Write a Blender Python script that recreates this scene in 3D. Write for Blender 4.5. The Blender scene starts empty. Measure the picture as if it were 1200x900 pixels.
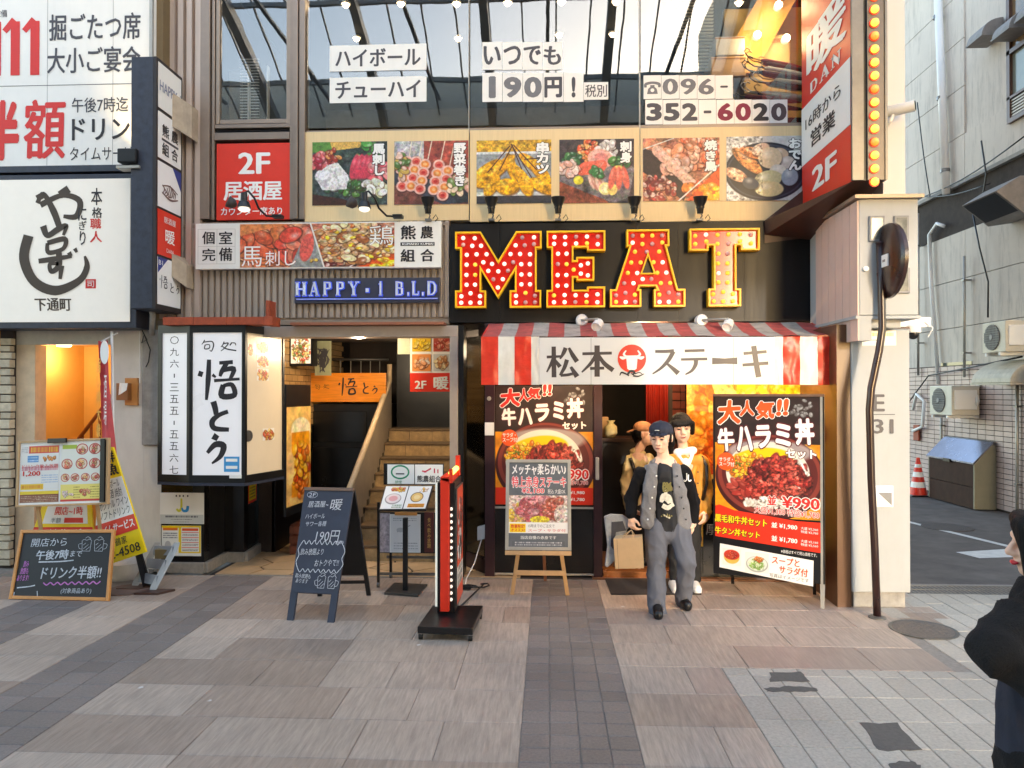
import bpy, bmesh, math, random
import numpy as np
from mathutils import Vector, Matrix, noise as mnoise
random.seed(7); rng = np.random.default_rng(7)
S = bpy.context.scene; C = S.collection
rad = math.radians
# ---------------------------------------------------------------- camera
FPX, CH = 880.0, 1.9                      # focal length in pixels of a 1200 wide frame, camera height
YAW, PIT = math.atan(42/FPX), math.atan(8/FPX)
cam_d = bpy.data.cameras.new('camera'); cam = bpy.data.objects.new('camera', cam_d); C.objects.link(cam)
cam_d.sensor_width = 36; cam_d.lens = 36*FPX/1200; cam_d.clip_start = .05; cam_d.clip_end = 500
cam.location = (0, 0, CH); cam.rotation_euler = (rad(90)+PIT, 0, YAW)
S.camera = cam
# ---------------------------------------------------------------- sky, sun, exposure
SUN_EL, SUN_AZ = rad(14), rad(161)
w = bpy.data.worlds.new('World'); S.world = w; w.use_nodes = True
nt = w.node_tree; bg = nt.nodes['Background']
sky = nt.nodes.new('ShaderNodeTexSky'); sky.sky_type = 'NISHITA'; sky.sun_disc = False
sky.sun_elevation = SUN_EL; sky.sun_rotation = SUN_AZ; sky.air_density = 1.0; sky.dust_density = 1.0; sky.ozone_density = 1.0
nt.links.new(sky.outputs[0], bg.inputs[0]); bg.inputs[1].default_value = 0.15
sd = bpy.data.lights.new('sun', 'SUN'); so = bpy.data.objects.new('sun', sd); C.objects.link(so)
sd.energy = .24; sd.angle = rad(1.2); sd.color = (1, .99, .98)
tosun = Vector((math.sin(SUN_AZ)*math.cos(SUN_EL), math.cos(SUN_AZ)*math.cos(SUN_EL), math.sin(SUN_EL)))
so.rotation_euler = tosun.to_track_quat('Z', 'Y').to_euler(); so.location = (6, -12, 12)
S.view_settings.view_transform = 'Standard'; S.view_settings.look = 'None'
S.view_settings.exposure = 2.78; S.view_settings.use_white_balance = True; S.view_settings.white_balance_temperature = 7150; S.view_settings.white_balance_tint = 10; S.view_settings.gamma = 1
S.render.engine = 'CYCLES'
S.cycles.max_bounces = 8; S.cycles.diffuse_bounces = 4; S.cycles.glossy_bounces = 4; S.cycles.transparent_max_bounces = 12
S.cycles.use_denoising = True
# ---------------------------------------------------------------- pixel rays to real planes
_R = cam.rotation_euler.to_matrix()
def ray(px, py): return _R @ Vector(((px-600)/FPX, (450-py)/FPX, -1))
def PY(px, py, Y):                         # where the sight line meets the wall plane y = Y
    d = ray(px, py); return Vector((0, 0, CH)) + d*(Y/d.y)
def PX(px, py, X):
    d = ray(px, py); return Vector((0, 0, CH)) + d*(X/d.x)
def G(px, py, z=0.0):
    d = ray(px, py); return Vector((0, 0, CH)) + d*((z-CH)/d.z)
# ---------------------------------------------------------------- materials
MATS = {}
def lin(c):
    return tuple(((v/12.92) if v <= .04045 else ((v+.055)/1.055)**2.4) for v in c)
def mat(name, col=(.5,.5,.5), rough=.6, metal=0, var=.12, scale=8, bump=0, emit=None, es=0, spec=.5, stretch=(1,1,1), rnd=0, dirt=0, coat=0, coords='Object'):
    if name in MATS: return MATS[name]
    m = bpy.data.materials.new(name); m.use_nodes = True; MATS[name] = m
    N, L = m.node_tree.nodes, m.node_tree.links; b = N['Principled BSDF']
    b.inputs['Roughness'].default_value = rough; b.inputs['Metallic'].default_value = metal
    b.inputs['Specular IOR Level'].default_value = spec
    if coat: b.inputs['Coat Weight'].default_value = coat; b.inputs['Coat Roughness'].default_value = .1
    tc = N.new('ShaderNodeTexCoord'); mp = N.new('ShaderNodeMapping'); mp.inputs['Scale'].default_value = stretch
    geo = N.new('ShaderNodeNewGeometry')
    L.new(geo.outputs['Position'] if coords == 'World' else tc.outputs['Object'], mp.inputs[0])
    nz = N.new('ShaderNodeTexNoise'); nz.inputs['Scale'].default_value = scale; nz.inputs['Detail'].default_value = 6; nz.inputs['Roughness'].default_value = .65
    L.new(mp.outputs[0], nz.inputs[0])
    mr = N.new('ShaderNodeMapRange'); mr.inputs[1].default_value = .3; mr.inputs[2].default_value = .7
    mr.inputs[3].default_value = 1-var; mr.inputs[4].default_value = 1+var; L.new(nz.outputs[0], mr.inputs[0])
    mul = N.new('ShaderNodeMix'); mul.data_type = 'RGBA'; mul.blend_type = 'MULTIPLY'; mul.inputs[0].default_value = 1
    mul.inputs[6].default_value = (*col, 1); L.new(mr.outputs[0], mul.inputs[7]); out = mul.outputs[2]
    if rnd:
        oi = N.new('ShaderNodeObjectInfo'); r2 = N.new('ShaderNodeMapRange'); r2.inputs[3].default_value = 1-rnd; r2.inputs[4].default_value = 1+rnd
        L.new(oi.outputs['Random'], r2.inputs[0])
        m2 = N.new('ShaderNodeMix'); m2.data_type = 'RGBA'; m2.blend_type = 'MULTIPLY'; m2.inputs[0].default_value = 1
        L.new(out, m2.inputs[6]); L.new(r2.outputs[0], m2.inputs[7]); out = m2.outputs[2]
    if dirt:                                # stains with a shape of their own, running down
        mp2 = N.new('ShaderNodeMapping'); mp2.inputs['Scale'].default_value = (3.5, 3.5, .5); L.new(geo.outputs['Position'], mp2.inputs[0])
        n2 = N.new('ShaderNodeTexNoise'); n2.inputs['Scale'].default_value = 2.2; n2.inputs['Detail'].default_value = 8; n2.inputs['Roughness'].default_value = .75; L.new(mp2.outputs[0], n2.inputs[0])
        r3 = N.new('ShaderNodeMapRange'); r3.inputs[1].default_value = .5; r3.inputs[2].default_value = .8; r3.inputs[4].default_value = dirt; L.new(n2.outputs[0], r3.inputs[0])
        m3 = N.new('ShaderNodeMix'); m3.data_type = 'RGBA'; m3.inputs[7].default_value = (.07, .055, .045, 1); L.new(r3.outputs[0], m3.inputs[0]); L.new(out, m3.inputs[6]); out = m3.outputs[2]
    if coords == 'World':                   # wear of a walked-on floor: broad tone changes, gum and scuffs
        n5 = N.new('ShaderNodeTexNoise'); n5.inputs['Scale'].default_value = 1.1; n5.inputs['Detail'].default_value = 5; L.new(geo.outputs['Position'], n5.inputs[0])
        r5 = N.new('ShaderNodeMapRange'); r5.inputs[1].default_value = .3; r5.inputs[2].default_value = .7; r5.inputs[3].default_value = .86; r5.inputs[4].default_value = 1.1; L.new(n5.outputs[0], r5.inputs[0])
        m5 = N.new('ShaderNodeMix'); m5.data_type = 'RGBA'; m5.blend_type = 'MULTIPLY'; m5.inputs[0].default_value = 1; L.new(out, m5.inputs[6]); L.new(r5.outputs[0], m5.inputs[7]); out = m5.outputs[2]
        for sc_, th_, cl_, am_ in ((3.1, .045, (.16,.15,.14,1), .5), (1.7, .035, (.75,.74,.72,1), .75)):
            vo = N.new('ShaderNodeTexVoronoi'); vo.inputs['Scale'].default_value = sc_; ns_ = N.new('ShaderNodeTexNoise'); ns_.inputs['Scale'].default_value = 25; L.new(geo.outputs['Position'], ns_.inputs[0])
            ad = N.new('ShaderNodeMix'); ad.data_type = 'RGBA'; ad.inputs[0].default_value = .03; L.new(geo.outputs['Position'], ad.inputs[6]); L.new(ns_.outputs['Color'], ad.inputs[7]); L.new(ad.outputs[2], vo.inputs['Vector'])
            r6 = N.new('ShaderNodeMapRange'); r6.inputs[1].default_value = th_; r6.inputs[2].default_value = th_*.6; r6.inputs[4].default_value = am_; L.new(vo.outputs['Distance'], r6.inputs[0])
            m6 = N.new('ShaderNodeMix'); m6.data_type = 'RGBA'; m6.inputs[7].default_value = cl_; L.new(r6.outputs[0], m6.inputs[0]); L.new(out, m6.inputs[6]); out = m6.outputs[2]
    L.new(out, b.inputs['Base Color'])
    rr = N.new('ShaderNodeMapRange'); rr.inputs[3].default_value = max(.03, rough-.1); rr.inputs[4].default_value = min(1, rough+.1); L.new(nz.outputs[0], rr.inputs[0]); L.new(rr.outputs[0], b.inputs['Roughness'])
    if bump:
        bp = N.new('ShaderNodeBump'); bp.inputs['Strength'].default_value = bump; bp.inputs['Distance'].default_value = .01
        L.new(nz.outputs[0], bp.inputs['Height']); L.new(bp.outputs[0], b.inputs['Normal'])
    if emit:
        b.inputs['Emission Color'].default_value = (*emit, 1); b.inputs['Emission Strength'].default_value = es
    return m
def smat(name, srgb, **k): return mat(name, lin([v/255 for v in srgb]), **k)
def glass(name, tint=(.8,.85,.85), refl=.35, rough=.0):
    m = bpy.data.materials.new(name); m.use_nodes = True; MATS[name] = m; N, L = m.node_tree.nodes, m.node_tree.links
    N.remove(N['Principled BSDF']); o = N['Material Output']
    t = N.new('ShaderNodeBsdfTransparent'); t.inputs[0].default_value = (*tint, 1)
    g = N.new('ShaderNodeBsdfGlossy'); g.inputs['Roughness'].default_value = rough
    tc = N.new('ShaderNodeTexCoord'); nz = N.new('ShaderNodeTexNoise'); nz.inputs['Scale'].default_value = 1.3; nz.inputs['Detail'].default_value = 2; L.new(tc.outputs['Object'], nz.inputs[0])
    bp = N.new('ShaderNodeBump'); bp.inputs['Strength'].default_value = .02; bp.inputs['Distance'].default_value = .05; L.new(nz.outputs[0], bp.inputs['Height']); L.new(bp.outputs[0], g.inputs['Normal'])
    lw = N.new('ShaderNodeLayerWeight'); lw.inputs[0].default_value = .25
    mr = N.new('ShaderNodeMapRange'); mr.inputs[3].default_value = refl; mr.inputs[4].default_value = 1; L.new(lw.outputs['Fresnel'], mr.inputs[0])
    mx = N.new('ShaderNodeMixShader'); L.new(mr.outputs[0], mx.inputs[0]); L.new(t.outputs[0], mx.inputs[1]); L.new(g.outputs[0], mx.inputs[2]); L.new(mx.outputs[0], o.inputs[0])
    return m
# ---------------------------------------------------------------- mesh builder
class MB:
    def __init__(s): s.v = []; s.f = []; s.uv = {}; s.mi = []; s.cur = 0
    def add(s, vs, fs, uvs=None):
        o = len(s.v); s.v += [Vector(p) for p in vs]
        for k, f in enumerate(fs):
            if uvs: s.uv[len(s.f)] = uvs[k]
            s.f.append([o+i for i in f]); s.mi.append(s.cur)
        return s
    def hexa(s, p):                         # 8 corners: bottom 0-3 (ccw seen from above), top 4-7
        return s.add(p, [(3,2,1,0),(4,5,6,7),(0,1,5,4),(1,2,6,5),(2,3,7,6),(3,0,4,7)])
    def box(s, a, b):
        x0,x1 = sorted((a[0],b[0])); y0,y1 = sorted((a[1],b[1])); z0,z1 = sorted((a[2],b[2]))
        return s.hexa([(x0,y0,z0),(x1,y0,z0),(x1,y1,z0),(x0,y1,z0),(x0,y0,z1),(x1,y0,z1),(x1,y1,z1),(x0,y1,z1)])
    def fbox(s, fr, u0, v0, u1, v1, n0, n1):
        P = fr.p; return s.hexa([P(u0,v0,n0),P(u0,v0,n1),P(u1,v0,n1),P(u1,v0,n0),P(u0,v1,n0),P(u0,v1,n1),P(u1,v1,n1),P(u1,v1,n0)])
    def prism(s, pts, d, cap=True):         # polygon extruded by vector d (fan free: ngon faces)
        n = len(pts); d = Vector(d); vs = [Vector(p) for p in pts] + [Vector(p)+d for p in pts]
        fs = [(i, (i+1) % n, n+(i+1) % n, n+i) for i in range(n)]
        if cap: fs += [tuple(range(n))[::-1], tuple(range(n, 2*n))]
        return s.add(vs, fs)
    def cyl(s, p, q, r0, r1=None, n=12, cap=True):
        p, q = Vector(p), Vector(q); r1 = r0 if r1 is None else r1; d = (q-p)
        if d.length < 1e-9: return s
        d.normalize(); a = d.orthogonal().normalized(); b = d.cross(a)
        cs = [(math.cos(2*math.pi*i/n), math.sin(2*math.pi*i/n)) for i in range(n)]
        vs = [p+(a*c+b*t)*r0 for c, t in cs] + [q+(a*c+b*t)*r1 for c, t in cs]
        fs = [(i, (i+1) % n, n+(i+1) % n, n+i) for i in range(n)]
        if cap: fs += [tuple(range(n))[::-1], tuple(range(n, 2*n))]
        return s.add(vs, fs)
    def tube(s, pts, r, n=8):
        pts = [Vector(p) for p in pts]; rs = r if isinstance(r, (list, tuple)) else [r]*len(pts); vs = []; m = len(pts); a = None
        for i, p in enumerate(pts):
            d = (pts[min(i+1, m-1)]-pts[max(i-1, 0)]).normalized()
            a = d.orthogonal().normalized() if a is None else (a-d*a.dot(d)).normalized()
            b = d.cross(a)
            for k in range(n):
                t = 2*math.pi*k/n; vs.append(p+(a*math.cos(t)+b*math.sin(t))*rs[i])
        fs = [(i*n+k, i*n+(k+1) % n, (i+1)*n+(k+1) % n, (i+1)*n+k) for i in range(m-1) for k in range(n)]
        fs += [tuple(range(n))[::-1], tuple(range((m-1)*n, m*n))]
        return s.add(vs, fs)
    def lathe(s, base, axis, prof, n=16):   # prof: (distance along axis, radius)
        base = Vector(base); axis = Vector(axis).normalized(); a = axis.orthogonal().normalized(); b = axis.cross(a); vs = []
        for h, r in prof:
            for k in range(n):
                t = 2*math.pi*k/n; vs.append(base+axis*h+(a*math.cos(t)+b*math.sin(t))*max(r, 1e-4))
        m = len(prof)
        fs = [(i*n+k, i*n+(k+1) % n, (i+1)*n+(k+1) % n, (i+1)*n+k) for i in range(m-1) for k in range(n)]
        fs += [tuple(range(n))[::-1], tuple(range((m-1)*n, m*n))]
        return s.add(vs, fs)
    def ell(s, c, r, n=12, m=8, R=None):
        c = Vector(c); vs = []; R = R or Matrix.Identity(3)
        for j in range(1, m):
            t = math.pi*j/m
            for i in range(n):
                a = 2*math.pi*i/n; vs.append(c+R@Vector((r[0]*math.sin(t)*math.cos(a), r[1]*math.sin(t)*math.sin(a), r[2]*math.cos(t))))
        vs += [c+R@Vector((0,0,r[2])), c-R@Vector((0,0,r[2]))]; T, B = len(vs)-2, len(vs)-1
        fs = [((j)*n+i, (j+1)*n+i, (j+1)*n+(i+1) % n, j*n+(i+1) % n) for j in range(m-2) for i in range(n)]
        fs += [(T, i, (i+1) % n) for i in range(n)] + [(B, (m-2)*n+(i+1) % n, (m-2)*n+i) for i in range(n)]
        return s.add(vs, fs)
    def quad(s, a, b, c, d): return s.add([a,b,c,d], [(0,1,2,3)], [[(0,0),(1,0),(1,1),(0,1)]])
    def build(s, name, m, parent=None, smooth=False, bev=0, auto=False):
        me = bpy.data.meshes.new(name); off = origin(parent)
        me.from_pydata([tuple(p-off) for p in s.v], [], s.f)
        for q in (m if isinstance(m, (list, tuple)) else [m]): me.materials.append(q)
        if any(s.mi): me.polygons.foreach_set('material_index', s.mi)
        if s.uv:
            ul = me.uv_layers.new(name='UVMap')
            for fi, uvs in s.uv.items():
                for k, li in enumerate(me.polygons[fi].loop_indices): ul.data[li].uv = uvs[k]
        if smooth:
            me.polygons.foreach_set('use_smooth', [True]*len(me.polygons))
            if auto: me.set_sharp_from_angle(angle=rad(40))
        o = bpy.data.objects.new(name, me); C.objects.link(o)
        if parent: o.parent = parent
        if bev:
            b = o.modifiers.new('bevel', 'BEVEL'); b.width = bev; b.segments = 2; b.limit_method = 'ANGLE'
        return o
def origin(p):
    o = Vector((0,0,0))
    while p: o += p.location; p = p.parent
    return o
class Fr:                                   # a plane in the place: origin, right, up; normal out of the face
    def __init__(s, O, U, V, w=1, h=1, px=None):
        s.O = Vector(O); s.U = Vector(U).normalized(); s.V = Vector(V).normalized(); s.N = s.U.cross(s.V); s.w, s.h, s.px = w, h, px
    def p(s, u, v, n=0): return s.O+s.U*u+s.V*v+s.N*n
    def at(s, x, y):                        # photo pixel on this face -> u, v (faces that stand parallel to the wall)
        x0, y0, x1, y1 = s.px; return (x-x0)/(x1-x0)*s.w, (y1-y)/(y1-y0)*s.h
    def rect(s, x0, y0, x1, y1): a = s.at(x0, y1); b = s.at(x1, y0); return a[0], a[1], b[0], b[1]
def face(Y, x0, y0, x1, y1):
    a = PY(x0, y1, Y); b = PY(x1, y0, Y); return Fr(a, (1,0,0), (0,0,1), b.x-a.x, b.z-a.z, (x0,y0,x1,y1))
def span(a, b, z0, z1, px=None, lean=0):             # upright face between two floor points
    a = Vector((a[0], a[1], z0)); b = Vector((b[0], b[1], z0)); U = (b-a)
    V = Vector((0,0,1)); U2 = U.normalized(); n = U2.cross(V)
    if lean: V = (V - n*math.tan(lean)).normalized()
    return Fr(a, U, V, U.length, (z1-z0)/max(V.z, .2), px)
def tag(o, label=None, cat=None, group=None, kind=None):
    if label: o['label'] = label
    if cat: o['category'] = cat
    if group: o['group'] = group
    if kind: o['kind'] = kind
    return o
def thing(name, label, cat, loc, group=None):
    o = bpy.data.objects.new(name, None); C.objects.link(o); o.location = Vector(loc); o.empty_display_size = .1
    return tag(o, label, cat, group)
def struct(name, label=None):
    o = bpy.data.objects.new(name, None); C.objects.link(o); o.empty_display_size = .1
    return tag(o, label, None, None, 'structure')
# ---------------------------------------------------------------- lettering
_glyph = {}
def glyphs(body, bold=0, res=2, line=1.0, space=1.0):
    k = (body, round(bold, 4), res, line, space)
    if k not in _glyph:
        c = bpy.data.curves.new('lettering', 'FONT'); c.body = body; c.offset = bold; c.resolution_u = res; c.align_x = 'CENTER'; c.space_line = line; c.space_character = space
        o = bpy.data.objects.new('lettering', c); C.objects.link(o); bpy.context.view_layer.update()
        me = bpy.data.meshes.new_from_object(o)
        v = np.zeros(len(me.vertices)*3); me.vertices.foreach_get('co', v); v = v.reshape(-1, 3)[:, :2]
        _glyph[k] = (v, [tuple(p.vertices) for p in me.polygons]); bpy.data.objects.remove(o); bpy.data.curves.remove(c); bpy.data.meshes.remove(me)
    return _glyph[k]
def text(parent, fr, body, r, m, bold=0, n=.004, rot=0, shear=0, fit='xy', ext=0, outline=None, vert=False, res=2, mb=None, ref=None, line=1.0, space=1.0):
    """body written inside the rectangle r = (u0, v0, u1, v1) of face fr; outline = (material, extra width)."""
    if vert: body = '\n'.join(body)
    v, f = glyphs(body, 0, res, line, space)
    if not len(v): return
    if outline: text(parent, fr, body, r, outline[0], bold=bold+outline[1]*.8, n=n-.0015, rot=rot, shear=shear, fit=fit, res=res, ref=bold, line=line, space=space)
    rb_ = bold if ref is None else ref
    lo, hi = v.min(0)-rb_, v.max(0)+rb_; c = (lo+hi)/2; sz = hi-lo; sz[sz < 1e-6] = 1
    W, H_ = r[2]-r[0], r[3]-r[1]; sx, sy = W/sz[0], H_/sz[1]
    if fit != 'xy': sx = sy = min(sx, sy)
    q = (v-c)*[sx, sy]; q[:, 0] += q[:, 1]*shear
    cr, sr = math.cos(rot), math.sin(rot); q = np.stack([q[:, 0]*cr-q[:, 1]*sr, q[:, 0]*sr+q[:, 1]*cr], 1)
    cu, cv = (r[0]+r[2])/2, (r[1]+r[3])/2
    b = mb or MB(); offs = [(0, 0)] if bold < .006 else [(0, 0)]+[(bold*math.cos(k*math.pi/4+.39), bold*math.sin(k*math.pi/4+.39)) for k in range(8 if bold > .04 else 4)]
    for k, (ox, oy) in enumerate(offs):     # bold weight: shifted copies, each a hair in front of the last
        b.add([fr.p(cu+a+ox*sx, cv+e+oy*sy, n+k*.0001) for a, e in q], f)
    if mb is None: return b.build('lettering', m, parent)
def brush(b, fr, strokes, r, n=.004, k=6):
    """written strokes: each a list of (x, y, width) in a 100 x 100 box fitted to r, drawn as a tapering ribbon"""
    W, H_ = (r[2]-r[0])/100, (r[3]-r[1])/100; sc = (abs(W)+abs(H_))/2
    for si, st in enumerate(strokes):
        P = [Vector((r[0]+x*W, r[1]+(100-y)*H_, 0)) for x, y, _ in st]; wd = [w_*sc/2 for *_, w_ in st]
        if len(P) > 2:                      # smooth the path
            Q, wq = [], []
            for i in range(len(P)-1):
                p0, p1, p2, p3 = P[max(i-1,0)], P[i], P[i+1], P[min(i+2,len(P)-1)]
                for j in range(k):
                    t = j/k; Q.append(.5*((2*p1)+(p2-p0)*t+(2*p0-5*p1+4*p2-p3)*t*t+(3*p1-p0-3*p2+p3)*t**3)); wq.append(wd[i]*(1-t)+wd[i+1]*t)
            Q.append(P[-1]); wq.append(wd[-1]); P, wd = Q, wq
        vs = []; m = len(P); nn = n+si*.00025
        for i, p in enumerate(P):
            d = (P[min(i+1,m-1)]-P[max(i-1,0)]).normalized(); e = Vector((-d.y, d.x, 0)); 
            for sgn in (1, -1): q = p+e*wd[i]*sgn; vs.append(fr.p(q.x, q.y, nn))
        b.add(vs, [(2*i, 2*i+1, 2*i+3, 2*i+2) for i in range(m-1)])
    return b
# ---------------------------------------------------------------- printed pictures, painted here in arrays
class Pic:
    def __init__(s, w, h, bgc=(255,255,255)):
        s.w, s.h = w, h; s.a = np.ones((h, w, 3))*np.array(bgc)/255.; s.Y, s.X = np.mgrid[0:h, 0:w]
    def put(s, mask, col, al=1.0):
        c = np.array(col)/255. if not isinstance(col, np.ndarray) else col
        k = (np.clip(mask, 0, 1)*al)[..., None]; s.a = s.a*(1-k)+c*k; return s
    def ell(s, cx, cy, rx, ry, col, rot=0, al=1, soft=1.0, hi=None):
        c, t = math.cos(rot), math.sin(rot); dx, dy = s.X-cx, s.Y-cy
        u, v = (dx*c+dy*t)/max(rx,.1), (-dx*t+dy*c)/max(ry,.1); d = np.sqrt(u*u+v*v)
        m = np.clip((1-d)*min(rx,ry)/soft+.5, 0, 1); s.put(m, col, al)
        if hi is not None: s.put(m*np.clip(1-np.sqrt((u+.3)**2+(v+.35)**2)*1.7, 0, 1), hi, .6)
        return s
    def poly(s, pts, col, al=1):
        m = np.zeros((s.h, s.w), bool); n = len(pts)
        for i in range(n):
            x0, y0 = pts[i]; x1, y1 = pts[(i+1) % n]
            if y0 == y1: continue
            m ^= ((s.Y >= min(y0,y1)) & (s.Y < max(y0,y1)) & (s.X < (x1-x0)*(s.Y-y0)/(y1-y0)+x0))
        return s.put(m.astype(float), col, al)
    def rect(s, x0, y0, x1, y1, col, al=1): return s.poly([(x0,y0),(x1,y0),(x1,y1),(x0,y1)], col, al)
    def line(s, x0, y0, x1, y1, wd, col, al=1):
        dx, dy = x1-x0, y1-y0; L2 = dx*dx+dy*dy+1e-9; t = np.clip(((s.X-x0)*dx+(s.Y-y0)*dy)/L2, 0, 1)
        d = np.hypot(s.X-x0-t*dx, s.Y-y0-t*dy); return s.put(np.clip(wd/2-d+.5, 0, 1), col, al)
    def grain(s, amt=.12, sc=6, seed=0, region=None, mono=False):
        r = np.random.default_rng(seed); out = np.zeros((s.h, s.w, 1 if mono else 3))
        f, amp = sc, 1.0
        while f >= 1:
            gh, gw = int(s.h/f)+3, int(s.w/f)+3; g = r.standard_normal((gh, gw, 1 if mono else 3))
            yy, xx = s.Y/f, s.X/f; y0, x0 = yy.astype(int), xx.astype(int); fy, fx = (yy-y0)[..., None], (xx-x0)[..., None]
            out += amp*((g[y0,x0]*(1-fx)+g[y0,x0+1]*fx)*(1-fy)+(g[y0+1,x0]*(1-fx)+g[y0+1,x0+1]*fx)*fy); f /= 2; amp *= .7
        if not mono: out = out.mean(2, keepdims=True)*1.3+out*.22
        k = out*amt*.5
        if region is not None: k = k*region[..., None]
        s.a = np.clip(s.a*(1+k), 0, 1); return s
    def heap(s, cx, cy, rx, ry, cols, n, size, seed=0, el=.65, hi=(255,255,255), edge=(60,20,10)):
        r = np.random.default_rng(seed)
        for i in range(n):
            a, d = r.uniform(0, 6.28), math.sqrt(r.uniform(0, 1)); x, y = cx+rx*d*math.cos(a), cy+ry*d*math.sin(a)
            z = size*r.uniform(.6, 1.25); col = np.array(cols[r.integers(len(cols))], float)*r.uniform(.85, 1.1); ro = r.uniform(0, 3.1)
            s.ell(x+.6, y+1, z*1.12, z*el*1.15, edge, ro, .55, 2); s.ell(x, y, z, z*el, tuple(np.clip(col, 0, 255)), ro, 1, 1.3, hi)
        return s
    def mat(s, name, rough=.4, es=0):
        im = bpy.data.images.new(name, s.w, s.h); px = np.ones((s.h, s.w, 4), np.float32); px[..., :3] = np.clip(s.a[::-1]*.94, 0, 1)
        im.pixels.foreach_set(px.ravel()); im.update(); im.pack()
        m = bpy.data.materials.new(name); m.use_nodes = True; N, L = m.node_tree.nodes, m.node_tree.links; b = N['Principled BSDF']
        t = N.new('ShaderNodeTexImage'); t.image = im; uv = N.new('ShaderNodeUVMap'); L.new(uv.outputs[0], t.inputs[0]); L.new(t.outputs[0], b.inputs['Base Color']); b.inputs['Roughness'].default_value = rough
        if es: L.new(t.outputs[0], b.inputs['Emission Color']); b.inputs['Emission Strength'].default_value = es
        return m
    def scribble(s, x0, y0, x1, y1, col, rows, seed=0, th=.55):   # print too small to read
        r = np.random.default_rng(seed); rh = (y1-y0)/rows
        for k in range(rows):
            x = x0
            while x < x1-2:
                wd = r.uniform(2, 5); s.rect(x, y0+k*rh+rh*(1-th)/2, min(x+wd, x1), y0+k*rh+rh*(1+th)/2, col, r.uniform(.4, .95)); x += wd+r.uniform(1, 2)
        return s
def printed(parent, fr, r, m, n=.003, name='print'):
    return MB().quad(fr.p(r[0],r[1],n), fr.p(r[2],r[1],n), fr.p(r[2],r[3],n), fr.p(r[0],r[3],n)).build(name, m, parent)
# ================================================================ shared materials
M = dict(
 black=smat('black_paint', (18,17,19), rough=.35, var=.25), blackgloss=smat('black_gloss_panel', (13,12,14), rough=.25, var=.25, scale=3, coat=.15),
 navy=smat('navy_steel', (44,48,62), rough=.45, var=.3, scale=14, dirt=.25), white=smat('white_acrylic', (226,224,222), rough=.35, var=.03, scale=2),
 board=smat('white_sign_board', (234,231,225), rough=.4, var=.03, scale=2, dirt=.07), cream=smat('cream_siding', (206,190,176), rough=.55, var=.06, scale=4, dirt=.18),
 pillar=smat('cream_pillar_paint', (172,174,174), rough=.6, var=.05, scale=3, dirt=.12), metal=smat('bronze_frame', (150,134,120), rough=.4, metal=.4, var=.1),
 alu=smat('aluminium', (168,164,156), rough=.4, metal=.35, var=.12), steel=smat('steel', (120,118,116), rough=.4, metal=.8, var=.15),
 red=smat('red_vinyl', (222,50,28), rough=.4, var=.05), redd=smat('red_cloth', (218,52,36), rough=.45, var=.1), ink=smat('black_ink', (38,34,38), rough=.55, var=.08),
 ink2=smat('dark_grey_ink', (70,68,74), rough=.5, var=.08), wht=smat('white_print', (238,236,232), rough=.5, var=.02), brownink=smat('brown_ink', (70,56,44), rough=.55, var=.15),
 redink=smat('red_ink', (214,40,34), rough=.5, var=.04), yel=smat('yellow_print', (250,214,20), rough=.5, var=.03), maroonink=smat('maroon_ink', (96,28,40), rough=.5, var=.04),
 orange=smat('orange_ink', (232,86,30), rough=.5, var=.04), beigeboard=smat('pale_wood_board', (222,196,150), rough=.5, var=.06, scale=3, stretch=(20,1,1)),
 rust=smat('rust_beam', (156,66,34), rough=.6, var=.3, scale=10, bump=.2), wood=smat('pine_wood', (190,152,108), rough=.55, var=.16, scale=6, stretch=(1,1,.15)),
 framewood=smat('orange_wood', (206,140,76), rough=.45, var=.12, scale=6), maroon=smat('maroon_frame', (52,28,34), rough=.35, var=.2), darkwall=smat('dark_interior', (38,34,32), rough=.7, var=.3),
 brown=smat('brown_soffit', (74,48,38), rough=.45, var=.2), conc=smat('rough_concrete', (160,155,148), rough=.85, var=.2, scale=9, bump=.4, dirt=.35), skirt=smat('cement_skirting', (140,132,122), rough=.8, var=.2, scale=20, bump=.3),
 plaster=smat('white_plaster', (214,208,198), rough=.7, var=.05, scale=5, bump=.1, dirt=.12), amber=smat('amber_glow_plaster', (230,178,92), rough=.7, var=.06, scale=4),  # amber: the stair's orange lamplight is put into the wall colour
 grout=smat('grout', (58,48,44), rough=.9, var=.2, scale=30), rubber=smat('black_rubber', (22,22,22), rough=.7), chrome=smat('chrome', (210,210,210), rough=.15, metal=1), grey=smat('grey_plastic', (128,128,130), rough=.5),
 asphalt=smat('asphalt', (104,97,93), spec=.2, rough=.95, var=.22, scale=3, bump=.3, coords='World'), paint=smat('road_paint', (206,204,200), rough=.7, var=.15, scale=10), bedding=smat('joint_mortar', (140,132,124), rough=.9, var=.2, scale=30))
def rib_panel(b, x0, x1, z0, z1, y, pitch, depth):
    """trapezoid ribbed sheet standing at wall depth y"""
    n = max(2, round((x1-x0)/pitch)); p = (x1-x0)/n; xs = []
    for i in range(n):
        a = x0+i*p; xs += [(a, 0), (a+p*.30, 0), (a+p*.36, depth), (a+p*.94, depth)]
    xs.append((x1, 0)); vs = [(x, y-d, z) for x, d in xs for z in (z0, z1)]
    b.add(vs, [(2*i, 2*i+2, 2*i+3, 2*i+1) for i in range(len(xs)-1)])
def pz(py, Y, px=640): return PY(px, py, Y).z
def pxx(px, Y, py=458): return PY(px, py, Y).x
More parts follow.
